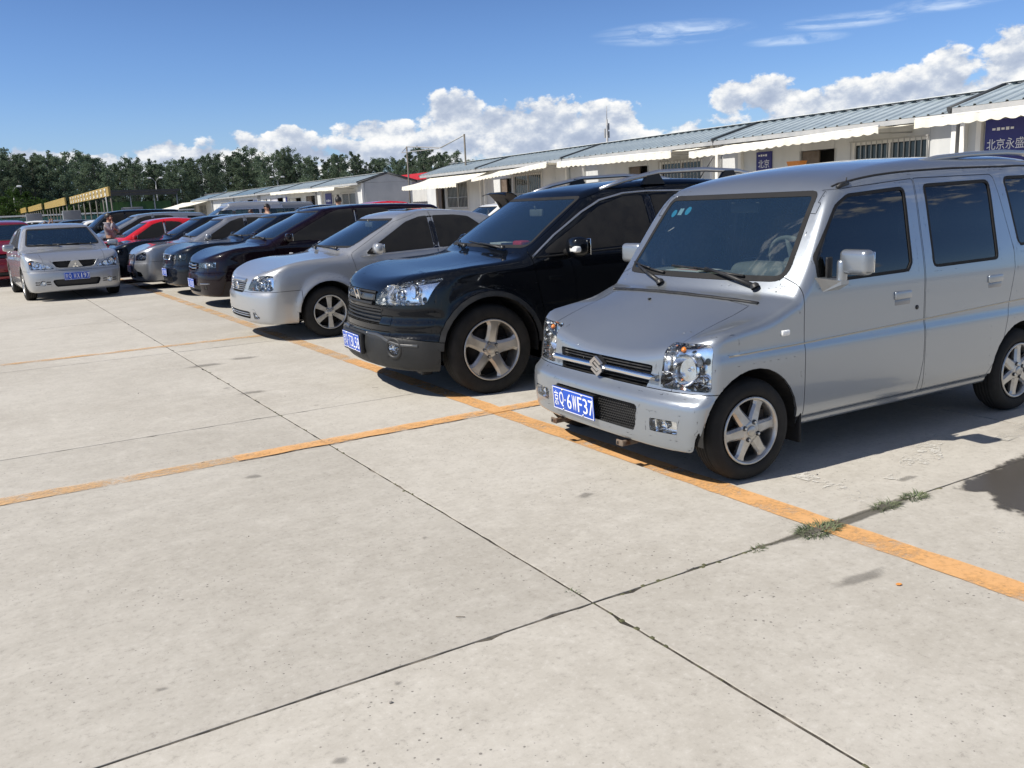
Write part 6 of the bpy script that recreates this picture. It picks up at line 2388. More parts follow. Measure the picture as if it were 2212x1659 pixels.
def ground():
    rng = random.Random(5)
    m = MB()
    m.add([(-1500, -1500, -.05), (2500, -1500, -.05), (2500, 2500, -.05), (-1500, 2500, -.05)], [(0, 1, 2, 3)])
    far = m.build('ground', MAT['far_ground'])
    far['kind'] = 'structure'
    m = MB()
    m.add([(-14, -10, -.0032), (23, -10, -.0032), (23, 80, -.0032), (-14, 80, -.0032)], [(0, 1, 2, 3)])
    m.build('joint_bed', MAT['joint_dirt'], far)

    def slab_mesh(seed, seg, gap, rough):
        rr = random.Random(seed)
        hx, hy = SX / 2 - gap, SY / 2 - gap
        O = []
        cs = [(-hx, -hy), (hx, -hy), (hx, hy), (-hx, hy)]
        for i in range(4):
            a, b = cs[i], cs[(i + 1) % 4]
            nx, ny = (b[1] - a[1]), -(b[0] - a[0])
            ln = math.hypot(nx, ny)
            nx, ny = nx / ln, ny / ln
            for k in range(seg):
                t = k / seg
                d = -abs(rr.gauss(0, rough))
                if seg > 4 and rr.random() < .035:
                    d -= rr.uniform(.004, .016)
                O.append((a[0] + (b[0] - a[0]) * t + nx * d, a[1] + (b[1] - a[1]) * t + ny * d))
        n = len(O)
        v = [(x * (1 - .001 / abs(hx)), y * (1 - .001 / abs(hy)), 0) for x, y in O] + [(x, y, -.0012) for x, y in O] + [(x, y, -.10) for x, y in O]
        f = [tuple(range(n))]
        for r in range(2):
            f += [(r * n + i, (r + 1) * n + i, (r + 1) * n + (i + 1) % n, r * n + (i + 1) % n) for i in range(n)]
        me = bpy.data.meshes.new('slab')
        me.from_pydata(v, [], f)
        me.materials.append(MAT['concrete'])
        me.update()
        return me
    near = [slab_mesh(k, 64, .0046, .0018) for k in range(6)]
    simple = slab_mesh(9, 2, .0075, .0)
    for i in range(-4, 6):
        for j in range(-3, 20):
            cx, cy = JX + (i + .5) * SX, JY + (j + .5) * SY
            if cx < -11 or cx > 22 or (cx < -4 and cy < 4) or (i < -2 and j < 2):
                continue
            is_near = -2 <= i <= 1 and -2 <= j <= 3
            o = bpy.data.objects.new('slab', near[rng.randrange(6)] if is_near else simple)
            o.location = (cx, cy, rng.uniform(-.0009, 0) if is_near else -.0004)
            if is_near and rng.random() < .5:
                o.rotation_euler = (0, 0, math.pi)
            o.parent = far
            COL.objects.link(o)
    # painted bay lines
    def line(x0, y0, x1, y1, w, mat, z, wob=.004):
        rr = random.Random(int(x0 * 100 + y0 * 10))
        d = Vector((x1 - x0, y1 - y0))
        n = max(2, int(d.length / .12))
        s = Vector((-d.y, d.x)).normalized()
        v, f = [], []
        for k in range(n + 1):
            p = Vector((x0, y0)) + d * (k / n)
            for sg in (-1, 1):
                q = p + s * sg * (w / 2 + rr.gauss(0, wob))
                v.append((q.x, q.y, z))
        f = [(2 * k, 2 * k + 1, 2 * k + 3, 2 * k + 2) for k in range(n)]
        mm = MB()
        mm.add(v, f)
        return mm.build('painted_line', MAT[mat], far)
    line(3.075, -1.5, 3.06, 8.2, .145, 'orange_paint', .004)
    line(3.06, 8.2, 3.10, 34, .145, 'orange_paint_worn', .004)
    line(-5, 5.29, 1.2, 5.29, .145, 'orange_paint_worn', .004)
    line(1.2, 5.29, 3.5, 5.31, .140, 'orange_paint', .008)
    line(-5, 10.63, 2.92, 10.66, .135, 'orange_paint_worn', .004)
    # remains of older white marks
    line(3.52, 1.5, 3.50, 3.0, .13, 'white_paint_worn', .004, .02)
    line(3.85, 2.60, 4.75, 3.05, .16, 'white_paint_worn', .004, .03)
    line(3.42, 7.75, 3.42, 9.5, .12, 'white_paint_faint', .004, .01)
    line(4.9, 2.75, 5.6, 2.78, .10, 'white_paint_faint', .004, .02)
    # orange drips beside the line
    for x, y, r in ((2.78, 1.88, .009),):
        blob('paint_drip', [(x + r * math.cos(a) * 1.4, y + r * math.sin(a)) for a in [k * math.pi / 3 for k in range(6)]], .0046, 'drip', far)
    # wet patch running off to the right, damp joint
    blob('wet_patch', [(5.6, 2.52), (5.0, 2.55), (4.5, 2.52), (4.2, 2.49), (3.86, 2.46), (3.80, 2.40), (3.90, 2.30), (3.82, 2.20), (3.72, 2.10), (3.70, 1.95), (3.75, 1.70), (4.1, 1.55), (4.8, 1.5), (5.5, 1.7), (5.9, 2.1)], .0042, 'wet_film', far)
    blob('damp_stain', [(2.45, 2.435), (2.8, 2.40), (3.2, 2.37), (3.75, 2.40), (3.75, 2.47), (3.2, 2.46), (2.7, 2.455)], .0044, 'damp_film', far)
    for x, y, rx, ry, a in ((1.85, 7.26, .16, .10, .3), (1.56, 3.41, .020, .014, 0), (.66, 2.08, .034, .022, .4), (1.19, 4.86, .07, .045, .2), (2.47, 3.43, .07, .05, 0), (1.85, 8.95, .25, .14, 0), (2.25, 9.1, .2, .13, 0),
                            (.32, 2.76, .028, .018, .5), (.95, 2.35, .02, .012, 0), (1.72, 7.6, .05, .03, 0), (2.1, 6.4, .03, .02, 0), (2.72, 2.0, .20, .05, -.3), (3.9, 2.62, .10, .04, .1)):
        pts = [(x + rx * math.cos(t) * (1 + .25 * math.sin(3 * t + x * 9)), y + ry * math.sin(t) * (1 + .3 * math.cos(2 * t + y * 7))) for t in [k * math.pi / 5 for k in range(10)]]
        blob('oil_stain', pts, .0040, 'oil_film', far)
    # twigs and grit on the slabs
    for k in range(16):
        x, y = rng.uniform(-.6, 3.8), rng.uniform(1.7, 8)
        m = MB()
        a = rng.uniform(0, 6.28)
        if rng.random() < .3:
            l = rng.uniform(.02, .05)
            m.tube([(x, y, .003), (x + l * .5 * math.cos(a), y + l * .5 * math.sin(a), .006), (x + l * math.cos(a + .3), y + l * math.sin(a + .3), .003)], .0012, 4)
            m.build('twig', MAT['twig'], far)
        else:
            s = rng.uniform(.003, .007)
            m.rbox((x, y, s * .4), (s * 1.6, s * 1.2, s), s * .3, 0, 1, None)
            m.build('pebble', MAT['pebble'], far)
    return far


pbr('drip', (0.66, 0.27, 0.06), 0.7)
pbr('twig', (0.10, 0.075, 0.045), 0.9)
noisy('pebble', (0.16, 0.15, 0.14), (0.30, 0.28, 0.26), 60, (0.8, 0.9))
noisy('grass_blade', (0.075, 0.105, 0.045), (0.16, 0.185, 0.10), 25, (0.55, 0.75))
noisy('moss', (0.06, 0.065, 0.03), (0.12, 0.115, 0.06), 40, (0.9, 1.0))


def tuft(label, x, y, rx, ry, n, h, seed):
    rr = random.Random(seed)
    m = MB()
    for k in range(n):
        r, t = math.sqrt(rr.random()), rr.uniform(0, 6.283)
        px, py = r * rx * math.cos(t), r * ry * math.sin(t)
        az = t + rr.gauss(0, .8)
        ln = h * rr.uniform(.5, 1.2)
        lean = rr.uniform(.8, 1.75)
        w = rr.uniform(.0022, .0042)
        v, f = [], []
        for i in range(4):
            u = i / 3
            d = ln * u
            ox = math.cos(az) * d * math.sin(lean * u)
            oy = math.sin(az) * d * math.sin(lean * u)
            oz = d * math.cos(lean * u * .9)
            ww = w * (1 - u * .9)
            v += [(px + ox - math.sin(az) * ww, py + oy + math.cos(az) * ww, oz), (px + ox + math.sin(az) * ww, py + oy - math.cos(az) * ww, oz)]
        for i in range(3):
            f.append((2 * i, 2 * i + 1, 2 * i + 3, 2 * i + 2))
        m.add(v, f, 0, True)
    o = m.build('grass_tuft', MAT['grass_blade'], None, fix=False)
    o.location = (x, y, -.012)
    tag(o, label, 'grass', 'tufts of grass in the slab joints')


def grass():
    tuft('largest grass tuft in the slab joint, lying on the orange line', 2.99, 2.42, .115, .055, 460, .050, 1)
    tuft('grass tuft in the joint between the orange line and the wet patch', 3.46, 2.43, .085, .035, 240, .042, 2)
    tuft('grass tuft nearest the wet patch in the slab joint', 3.68, 2.43, .075, .035, 210, .044, 3)
    tuft('small dry grass tuft in the joint left of the orange line', 2.63, 2.44, .05, .022, 110, .030, 4)
    tuft('tiny grass tuft where the long joint nears the slab crossing', 1.775, 2.56, .018, .03, 60, .022, 5)
    # moss and dust grown into the long joint
    rr = random.Random(8)
    m = MB()
    for k in range(260):
        if rr.random() < .62:
            x, y = JX + rr.gauss(0, .004), rr.uniform(1.2, 9)
            if abs(math.sin(y * 2.1) * math.sin(y * .7 + 1)) < .35:
                continue
        else:
            x, y = rr.uniform(1.9, 3.9), JY + rr.gauss(0, .005)
        s = rr.uniform(.004, .010)
        m.rbox((x, y, -.008 + s * .3), (s * 2.4, s * 2.4, s * 1.3), s * .5, 0, 1)
    o = m.build('joint_moss', MAT['moss'])
    o['kind'] = 'stuff'
    tag(o, 'thin line of moss and dirt in the slab joints', 'moss')


# ------------------------------------------------------------------ prefabricated huts
noisy('roof_sheet', (0.38, 0.45, 0.49), (0.47, 0.54, 0.57), 1.6, (0.32, 0.5), metal=0.25, bump=0.001, stretch=(1, .3, 1))
noisy('roof_sheet_blue', (0.22, 0.34, 0.46), (0.36, 0.44, 0.48), 1.2, (0.35, 0.5), metal=0.2)
noisy('roof_white', (0.62, 0.64, 0.63), (0.72, 0.73, 0.71), 3, (0.4, 0.6))
noisy('roof_dark', (0.04, 0.045, 0.05), (0.08, 0.085, 0.09), 3, (0.5, 0.7))
noisy('wall_panel', (0.50, 0.515, 0.525), (0.60, 0.61, 0.61), 1.8, (0.5, 0.7), stretch=(1, 1, .4))
noisy('wall_grey', (0.40, 0.405, 0.41), (0.48, 0.48, 0.48), 1.2, (0.5, 0.7))
noisy('post_white', (0.70, 0.69, 0.66), (0.78, 0.77, 0.74), 3, (0.45, 0.6))
noisy('post_grey', (0.30, 0.31, 0.32), (0.38, 0.38, 0.38), 3, (0.45, 0.6))
noisy('awning_cloth', (0.72, 0.68, 0.57), (0.80, 0.77, 0.67), 2.2, (0.8, 0.9), bump=0.002)
noisy('door_brown', (0.10, 0.075, 0.055), (0.16, 0.125, 0.10), 5, (0.5, 0.7))
noisy('door_pale', (0.50, 0.49, 0.45), (0.60, 0.585, 0.54), 3, (0.5, 0.7))
noisy('door_lilac', (0.46, 0.45, 0.50), (0.54, 0.53, 0.57), 2, (0.4, 0.6))
pbr('hut_glass', (0.02, 0.03, 0.035), 0.06, coat=0.3)
pbr('room_dark', (0.03, 0.028, 0.026), 0.9)
pbr('bar_grey', (0.42, 0.42, 0.41), 0.5, 0.3)
pbr('sign_blue', (0.026, 0.028, 0.17), 0.45)
pbr('sign_white', (0.72, 0.73, 0.76), 0.5)
noisy('box_orange', (0.70, 0.26, 0.05), (0.62, 0.22, 0.05), 8, (0.5, 0.6))


def hut(name, label, loc, rz, units, lift=0.0, end=None):
    """one row of hut units; local x runs back from the front wall, local y along the row.
    units: list of (y0, y1, features)"""
    e = empty(name, loc, rz, label, 'hut')
    EZ, RZ, D = 2.80 + lift, 3.26 + lift, 2.75
    OV = .32
    y_min, y_max = min(u[0] for u in units), max(u[1] for u in units)
    ang = math.atan2(RZ - EZ, D / 2 + OV)
    sl = math.hypot(RZ - EZ, D / 2 + OV)
    # trapezoid sheet with three ribs, 0.93 m wide
    def sheet(wd, ribs):
        m = MB()
        prof = [(0, 0)]
        for k in range(ribs):
            c = wd * (k + .5) / ribs
            prof += [(c - .035, 0), (c - .02, .03), (c + .02, .03), (c + .035, 0)]
        prof.append((wd, 0))
        n = len(prof)
        v = [(x, p[0], p[1]) for x in (0, sl + .02) for p in prof] + [(x, p[0], p[1] - .004) for x in (0, sl + .02) for p in prof]
        f = []
        for k in range(n - 1):
            f += [(k, k + 1, n + k + 1, n + k), (2 * n + k, 3 * n + k, 3 * n + k + 1, 2 * n + k + 1), (k, 2 * n + k, 2 * n + k + 1, k + 1), (n + k, n + k + 1, 3 * n + k + 1, 3 * n + k)]
        m.add(v, f)
        return m.mesh('roof_sheet')
    for ui, (y0, y1, ft) in enumerate(units):
        U = y1 - y0
        nsh = max(1, round(U / .93))
        wd = U / nsh
        sm = sheet(wd - .004, 3)
        sm.materials.append(MAT[ft.get('roof', 'roof_sheet')])
        for k in range(nsh):
            o = link('roof_sheet', sm, e)
            o.matrix_local = Matrix.Translation((-OV, y0 + k * wd, EZ)) @ Matrix.Rotation(-ang, 4, 'Y')
            o = link('roof_sheet', sm, e)
            o.matrix_local = Matrix.Translation((D + OV, y0 + (k + 1) * wd, EZ)) @ Matrix.Rotation(math.pi, 4, 'Z') @ Matrix.Rotation(-ang, 4, 'Y')
        # dark verge where two units meet
        m = MB()
        for sg, x0 in ((1, -OV - .02), (-1, D + OV + .02)):
            M = Matrix.Translation((x0, y0, EZ - .01)) @ (Matrix.Rotation(-ang, 4, 'Y') if sg > 0 else Matrix.Rotation(math.pi, 4, 'Z') @ Matrix.Rotation(-ang, 4, 'Y'))
            m.box((sl / 2, 0, .035), (sl + .02, .06, .07), 0, M)
        m.build('roof_verge', MAT['roof_dark'], e)
        m = MB()
        for k in range(nsh):
            m.box((D / 2, y0 + (k + .5) * wd, RZ + .035), (.34, wd - .006, .012))
        m.build('ridge_cap', MAT['roof_white'], e)
        m = MB()
        m.box((-OV + .03, (y0 + y1) / 2, EZ - .06), (.05, U - .02, .10))
        m.build('eave_board', MAT[ft.get('eave', 'post_grey')], e)
        # front wall from panels around the openings
        ops = sorted(ft.get('open', []))          # (ya, yb, za, zb, kind)
        WT, zt = .075, EZ - .02
        def panel(ya, yb, za, zb):
            if yb - ya < .03 or zb - za < .03:
                return
            n = max(1, round((yb - ya) / 1.15))
            for k in range(n):
                a, b = ya + (yb - ya) * k / n, ya + (yb - ya) * (k + 1) / n
                mm = MB()
                mm.box((WT / 2, (a + b) / 2, (za + zb) / 2), (WT, b - a - .008, zb - za - .004))
                mm.build('wall_panel', MAT[ft.get('wall', 'wall_panel')], e)
        cur = y0 + .02
        for (ya, yb, za, zb, kind) in ops:
            panel(cur, ya, .0, zt)
            panel(ya, yb, zb, zt)
            panel(ya, yb, .0, za)
            cur = yb
            if kind == 'window':
                w = MB()
                t = .06
                for c, s in (((0, (ya + yb) / 2, zb - t / 2), (.09, yb - ya, t)), ((0, (ya + yb) / 2, za + t / 2), (.09, yb - ya, t)), ((0, ya + t / 2, (za + zb) / 2), (.09, t, zb - za - 2 * t)), ((0, yb - t / 2, (za + zb) / 2), (.09, t, zb - za - 2 * t)), ((0, (ya + yb) / 2, (za + zb) / 2), (.07, t * .8, zb - za - 2 * t))):
                    w.box((c[0] + .03, c[1], c[2]), s)
                wo = w.build('window', MAT['post_white'], e)
                for a, b in ((ya + t, (ya + yb) / 2 - t * .4), ((ya + yb) / 2 + t * .4, yb - t)):
                    mm = MB()
                    mm.box((.04, (a + b) / 2, (za + zb) / 2), (.008, b - a, zb - za - 2 * t))
                    mm.build('pane', MAT['hut_glass'], wo)
                br = MB()
                nb = int((yb - ya) / .13)
                for k in range(nb + 1):
                    br.box((-.075, ya + (yb - ya) * k / nb, (za + zb) / 2), (.016, .016, zb - za + .06))
                for z in (za - .02, (za + zb) / 2 - .1, zb + .02):
                    br.box((-.088, (ya + yb) / 2, z), (.012, yb - ya + .06, .026))
                br.build('window_bars', MAT['bar_grey'], wo)
            elif kind in ('door', 'door_pale', 'door_lilac'):
                mm = MB()
                mm.box((.5, (ya + yb) / 2, (za + zb) / 2), (.02, yb - ya, zb - za))
                mm.build('doorway', MAT['room_dark'], e)
                d = MB()
                d.box((.045, (ya + yb) / 2 + (yb - ya) * .22, (za + zb) / 2), (.04, (yb - ya) * .5, zb - za - .02))
                dd = d.build('door', MAT[{'door': 'door_brown', 'door_pale': 'door_pale', 'door_lilac': 'door_lilac'}[kind]], e)
                fr = MB()
                for c, s in ((((0, ya - .02, (za + zb) / 2)), (.1, .04, zb - za)), ((0, yb + .02, (za + zb) / 2), (.1, .04, zb - za))):
                    fr.box((c[0] + .04, c[1], c[2]), s)
                fr.build('door_frame', MAT['bar_grey'], dd)
        panel(cur, y1 - .02, 0, zt)
        # posts at the unit joints
        for y in ft.get('posts', (y0 + .05,)):
            mm = MB()
            mm.box((-.05, y, zt / 2), (.10, .10, zt))
            mm.build('post', MAT[ft.get('post', 'post_white')], e)
        for k, (ya, yb, oxa, oza, va, oxb, ozb, vb) in enumerate(ft.get('awn', [])):
            awning(e, ya, yb, oxa, oza, va, oxb, ozb, vb, EZ - .09)
        for (ya, yb, za, zb, lines) in ft.get('signs', []):
            mm = MB()
            mm.box((-.03, (ya + yb) / 2, (za + zb) / 2), (.04, yb - ya, zb - za))
            so = mm.build('sign_board', MAT['sign_blue'], e)
            tx = MB()
            M = Matrix(((0, 0, -1, -.0515), (-1, 0, 0, 0), (0, 1, 0, 0), (0, 0, 0, 1)))
            for (s, rx, rz_, rw, rh) in lines:
                if s[0] == '#':      # too small to read in the photograph: pale marks only
                    k_ = int(s[1:])
                    for q in range(k_):
                        tx.box((-yb + (rx + rw * (q + .5) / k_) * (yb - ya), za + (rz_ + rh / 2) * (zb - za), 0), (rw / k_ * .7 * (yb - ya), rh * (.7 + .3 * (q % 2)) * (zb - za), .002), 0, M)
                    continue
                put_text(tx, s, -yb + rx * (yb - ya), za + rz_ * (zb - za), rw * (yb - ya), rh * (zb - za), M)
            if tx.v:
                lo = tx.build('lettering', MAT['sign_white'], so, fix=False)
                lo['kind'] = 'stuff'
    # rear wall, gable ends
    mm = MB()
    mm.box((D, (y_min + y_max) / 2, EZ / 2), (.07, y_max - y_min, EZ))
    mm.build('rear_wall', MAT['wall_panel'], e)
    for y, sg in ((y_min, -1), (y_max, 1)):
        mm = MB()
        mm.prism([(.08, 0), (D - .04, 0), (D - .04, EZ - .02), (.08, EZ - .02)], 1, y - .035, y + .035)
        mm.build('end_wall', MAT['wall_grey'], e)
        mm = MB()
        mm.prism([(-.02, EZ - .01), (D + .02, EZ - .01), (D / 2, RZ - .02)], 1, y - .045, y + .045)
        mm.build('gable', MAT['wall_grey'], e)
        mm = MB()
        for x0, x1 in ((-OV, D / 2), (D + OV, D / 2)):
            a, b = Vector((x0, y + sg * .06, EZ - .02)), Vector((x1, y + sg * .06, RZ - .0))
            mm.tube([a, b], .055, 4)
        mm.build('verge_board', MAT['roof_dark'], e)
    return e


def awning(e, ya, yb, oxa, oza, va, oxb, ozb, vb, zw):
    """folding cloth awning: sloping sheet from the wall out to a front bar, scalloped skirt below"""
    n = max(8, int((yb - ya) / .10))
    v, f = [], []
    for i in range(n + 1):
        t = i / n
        y = ya + (yb - ya) * t
        ox, oz = oxa + (oxb - oxa) * t, oza + (ozb - oza) * t
        for k in range(7):
            u = k / 6
            v.append((-.05 - ox * u, y, zw + (oz - zw) * u - .05 * math.sin(math.pi * u) + .006 * math.sin(i * 1.7 + k)))
    for i in range(n):
        for k in range(6):
            f.append((i * 7 + k, i * 7 + k + 1, (i + 1) * 7 + k + 1, (i + 1) * 7 + k))
    m = MB()
    m.add(v, f, 0, True)
    a = m.build('awning', MAT['awning_cloth'], e, fix=False)
    v, f = [], []
    n2 = n * 4
    for i in range(n2 + 1):
        t = i / n2
        y = ya + (yb - ya) * t
        ox, oz = oxa + (oxb - oxa) * t, oza + (ozb - oza) * t
        dr = va + (vb - va) * t
        sc = (.026 + .012 * math.sin(y * 2.3)) * (1 - abs(math.sin(y / .26 * math.pi)))
        wv = .014 * math.sin(y * 19.0) + .008 * math.sin(y * 47)
        v += [(-.05 - ox, y, oz + .004), (-.058 - ox + wv * .6, y, oz - dr * .5), (-.06 - ox + wv, y, oz - dr + sc)]
    for i in range(n2):
        for k in range(2):
            f.append((i * 3 + k, i * 3 + k + 1, (i + 1) * 3 + k + 1, (i + 1) * 3 + k))
    m = MB()
    m.add(v, f, 0, True)
    m.build('skirt', MAT['awning_cloth'], a, fix=False)
    m = MB()
    m.tube([(-.05 - oxa + .02, ya, oza - .01), (-.05 - oxb + .02, yb, ozb - .01)], .025, 8)
    m.build('front_bar', MAT['post_white'], a)
    for y, ox, oz in ((ya + .35, oxa, oza), (yb - .35, oxb, ozb)):
        m = MB()
        m.tube([(-.03, y, zw - .18), (-.05 - ox * .5, y + .3 * (1 if y < (ya + yb) / 2 else -1), (zw + oz) / 2 - .14), (-.05 - ox + .03, y, oz - .03)], .018, 6)
        m.build('awning_arm', MAT['bar_grey'], a)


def huts():
    # local frame of the near row: x from front wall, y along the row
    rz = rad(-2.4)
    W0 = (16.92, 10.62)
    # awning front edges measured in the photograph (distance out, height)
    U = [
        (0.0, 6.75, dict(open=[(.65, 2.55, 1.25, 2.42, 'window'), (3.05, 4.05, .05, 2.35, 'door')], posts=(.06, .75 * 0 + 6.0), awn=[(.70, 6.30, 1.45, 2.62, .16, 1.45, 2.50, .17)],
                         signs=[(4.95, 5.45, 1.15, 2.42, [('北京', .14, .69, .74, .16), ('旧机', .14, .46, .74, .15), ('#4', .12, .91, .62, .04)])])),
        (6.75, 14.1, dict(open=[(7.5, 9.3, 1.25, 2.40, 'window'), (9.9, 10.8, .05, 2.35, 'door')], posts=(6.85, 7.05, 13.2), awn=[(7.0, 12.5, 1.45, 2.58, .19, 1.45, 2.62, .18)])),
        (14.1, 20.4, dict(open=[(15.9, 18.0, 1.25, 2.45, 'window'), (18.15, 19.0, .05, 2.35, 'door')], posts=(14.2, 20.2), awn=[(13.2, 18.6, 1.40, 2.66, .17, 1.40, 2.38, .12)])),
        (20.4, 26.0, dict(open=[(21.8, 23.9, 1.30, 2.42, 'window'), (24.1, 25.0, .05, 2.35, 'door')], posts=(20.55,), awn=[(19.6, 25.0, 1.55, 2.26, .15, 1.55, 2.31, .17)])),
    ]
    h = hut('prefab_hut', 'long white prefabricated hut with grey ribbed roof and cream awnings', (W0[0], W0[1], 0), rz, U)
    # right-hand hut, its roof a little higher
    U2 = [(-9.5, -.25, dict(open=[(-3.4, -1.6, 1.25, 2.45, 'window'), (-4.6, -3.6, .05, 2.35, 'door')], posts=(-.35, -.68, -1.68), post='post_white',
                            awn=[(-8.6, -.35, 1.45, 2.66, .17, 1.45, 2.64, .18)],
                            signs=[(-1.57, -.78, 1.0, 2.58, [('北京永盛', .06, .655, .90, .125), ('#5', .16, .87, .55, .035)])]))]
    hut('prefab_hut', 'white prefabricated hut at the right picture edge with blue lettered board', (W0[0] - .35, W0[1], 0), rz, U2, lift=.06)
    # far row
    U3 = [
        (0, 7.2, dict(open=[(1.1, 3.2, 1.2, 2.35, 'window'), (3.6, 4.6, .05, 2.3, 'door_pale')], posts=(.06, 6.2), post='post_white', awn=[(.9, 6.7, 1.2, 2.62, .16, 1.2, 2.66, .16)],
                      signs=[(4.75, 5.7, .9, 2.4, [('#3', .12, .68, .76, .09), ('#4', .08, .30, .84, .12), ('#3', .12, .08, .6, .08)])])),
        (7.2, 13.2, dict(open=[(7.6, 9.2, .05, 2.35, 'door'), (10.2, 12.6, .05, 2.30, 'door_pale')], posts=(7.3,), post='post_grey', awn=[(7.3, 13.0, 1.0, 2.68, .16, 1.0, 2.70, .16)],
                         signs=[(13.25 - .35, 13.15, 1.2, 2.4, [])])),
        (13.2, 19.2, dict(open=[(13.8, 16.6, .05, 2.4, 'door_lilac'), (17.4, 18.2, .05, 2.4, 'door_pale')], posts=(19.0,), post='post_grey', roof='roof_sheet')),
        (19.2, 26.0, dict(open=[(20.9, 24.2, .05, 2.45, 'door_lilac')], posts=(19.35,), post='post_grey', roof='roof_sheet_blue', signs=[(19.6, 20.7, 1.3, 2.35, [('#3', .12, .5, .76, .16)])])),
        (26.0, 33.0, dict(open=[(27.5, 30.0, 1.2, 2.4, 'window')], posts=(26.1,), post='post_grey', roof='roof_sheet')),
        (33.0, 40.0, dict(open=[(35.5, 38.0, 1.2, 2.4, 'window')], posts=(33.1, 39.8), post='post_grey', roof='roof_sheet_blue', awn=[(33.6, 45.0, 2.6, 2.18, .12, 2.6, 2.1, .12)])),
    ]
    hut('prefab_hut', 'farther prefabricated hut with grey gable end and open lilac doors', (17.95, 43.9, 0), 0, U3)
    # orange box hanging by the door of the near hut
    o = MB()
    o.prism([(-.14, .0), (.14, .0), (.20, .13), (-.20, .13)], 0, -.14, .10)
    b = o.build('hanging_basket', MAT['box_orange'])
    b.location = (16.55, 14.3, 1.98)
    tag(b, 'orange plastic basket hanging before the near hut doorway', 'basket')
    # red roofed shop behind the gap between the huts
    e = empty('red_shop', (22.0, 44, 0), 0, 'low shop with red fascia behind the gap between the huts', 'shop')
    m = MB()
    m.box((3, 4, 1.45), (6, 10, 2.9))
    m.build('wall', MAT['wall_panel'], e)
    m = MB()
    m.box((2.9, 4, 3.08), (6.3, 10.3, .34))
    m.build('red_fascia', MAT['fascia_red'], e)
    # bare folding awning frame on posts beyond the near hut
    e = empty('awning_frame', (18.6, 38.5, 0), 0, 'bare folding awning frame on two tall posts above the hut roofs', 'frame')
    for y, z in ((1.2, 4.30), (-4.6, 4.38)):
        m = MB()
        m.tube([(0, y, 0), (0, y, z)], .040, 8)
        m.build('post', MAT['post_rust'], e)
    m = MB()
    m.tube([(0, 1.2, 4.28), (0, -2.4, 3.98), (0, -4.6, 4.34)], .026, 6)
    m.tube([(-.1, 1.1, 4.22), (-.7, .3, 3.95), (-.1, -2.3, 3.95), (-.1, -4.5, 4.28)], .018, 6)
    m.build('folding_arm', MAT['bar_grey'], e)
    # thin radio mast far behind the roofs
    e = empty('radio_mast', (69.6, 90, 0), 0, 'thin grey radio mast far behind the near hut roof', 'mast')
    m = MB()
    m.tube([(0, 0, 0), (0, 0, 11.0)], [.22, .12], 8)
    m.build('pole', MAT['post_grey'], e)
    for k in range(6):
        m = MB()
        a = k * 2.1
        m.box((.28 * math.cos(a), .28 * math.sin(a), 9.2 + .32 * (k % 4)), (.14, .14, .8))
        m.build('antenna_panel', MAT['post_grey'], e)
    m = MB()
    m.tube([(0, 0, 11), (0, 0, 12.6)], .04, 6)
    m.build('lightning_rod', MAT['post_grey'], e)


pbr('fascia_red', (0.50, 0.02, 0.03), 0.5)


# ------------------------------------------------------------------ far end of the yard
noisy('cabinet_grey', (0.13, 0.14, 0.16), (0.18, 0.19, 0.21), 2, (0.5, 0.7))
noisy('gold_slat', (0.52, 0.36, 0.10), (0.66, 0.48, 0.16), 6, (0.4, 0.6), metal=0.2)
noisy('net_green', (0.025, 0.075, 0.035), (0.07, 0.15, 0.05), 1.5, (0.8, 0.95), stretch=(1, 1, .3))
noisy('fence_teal', (0.03, 0.12, 0.10), (0.06, 0.18, 0.15), 3, (0.5, 0.7))
noisy('shed_dark', (0.03, 0.032, 0.034), (0.06, 0.06, 0.06), 2, (0.6, 0.8))


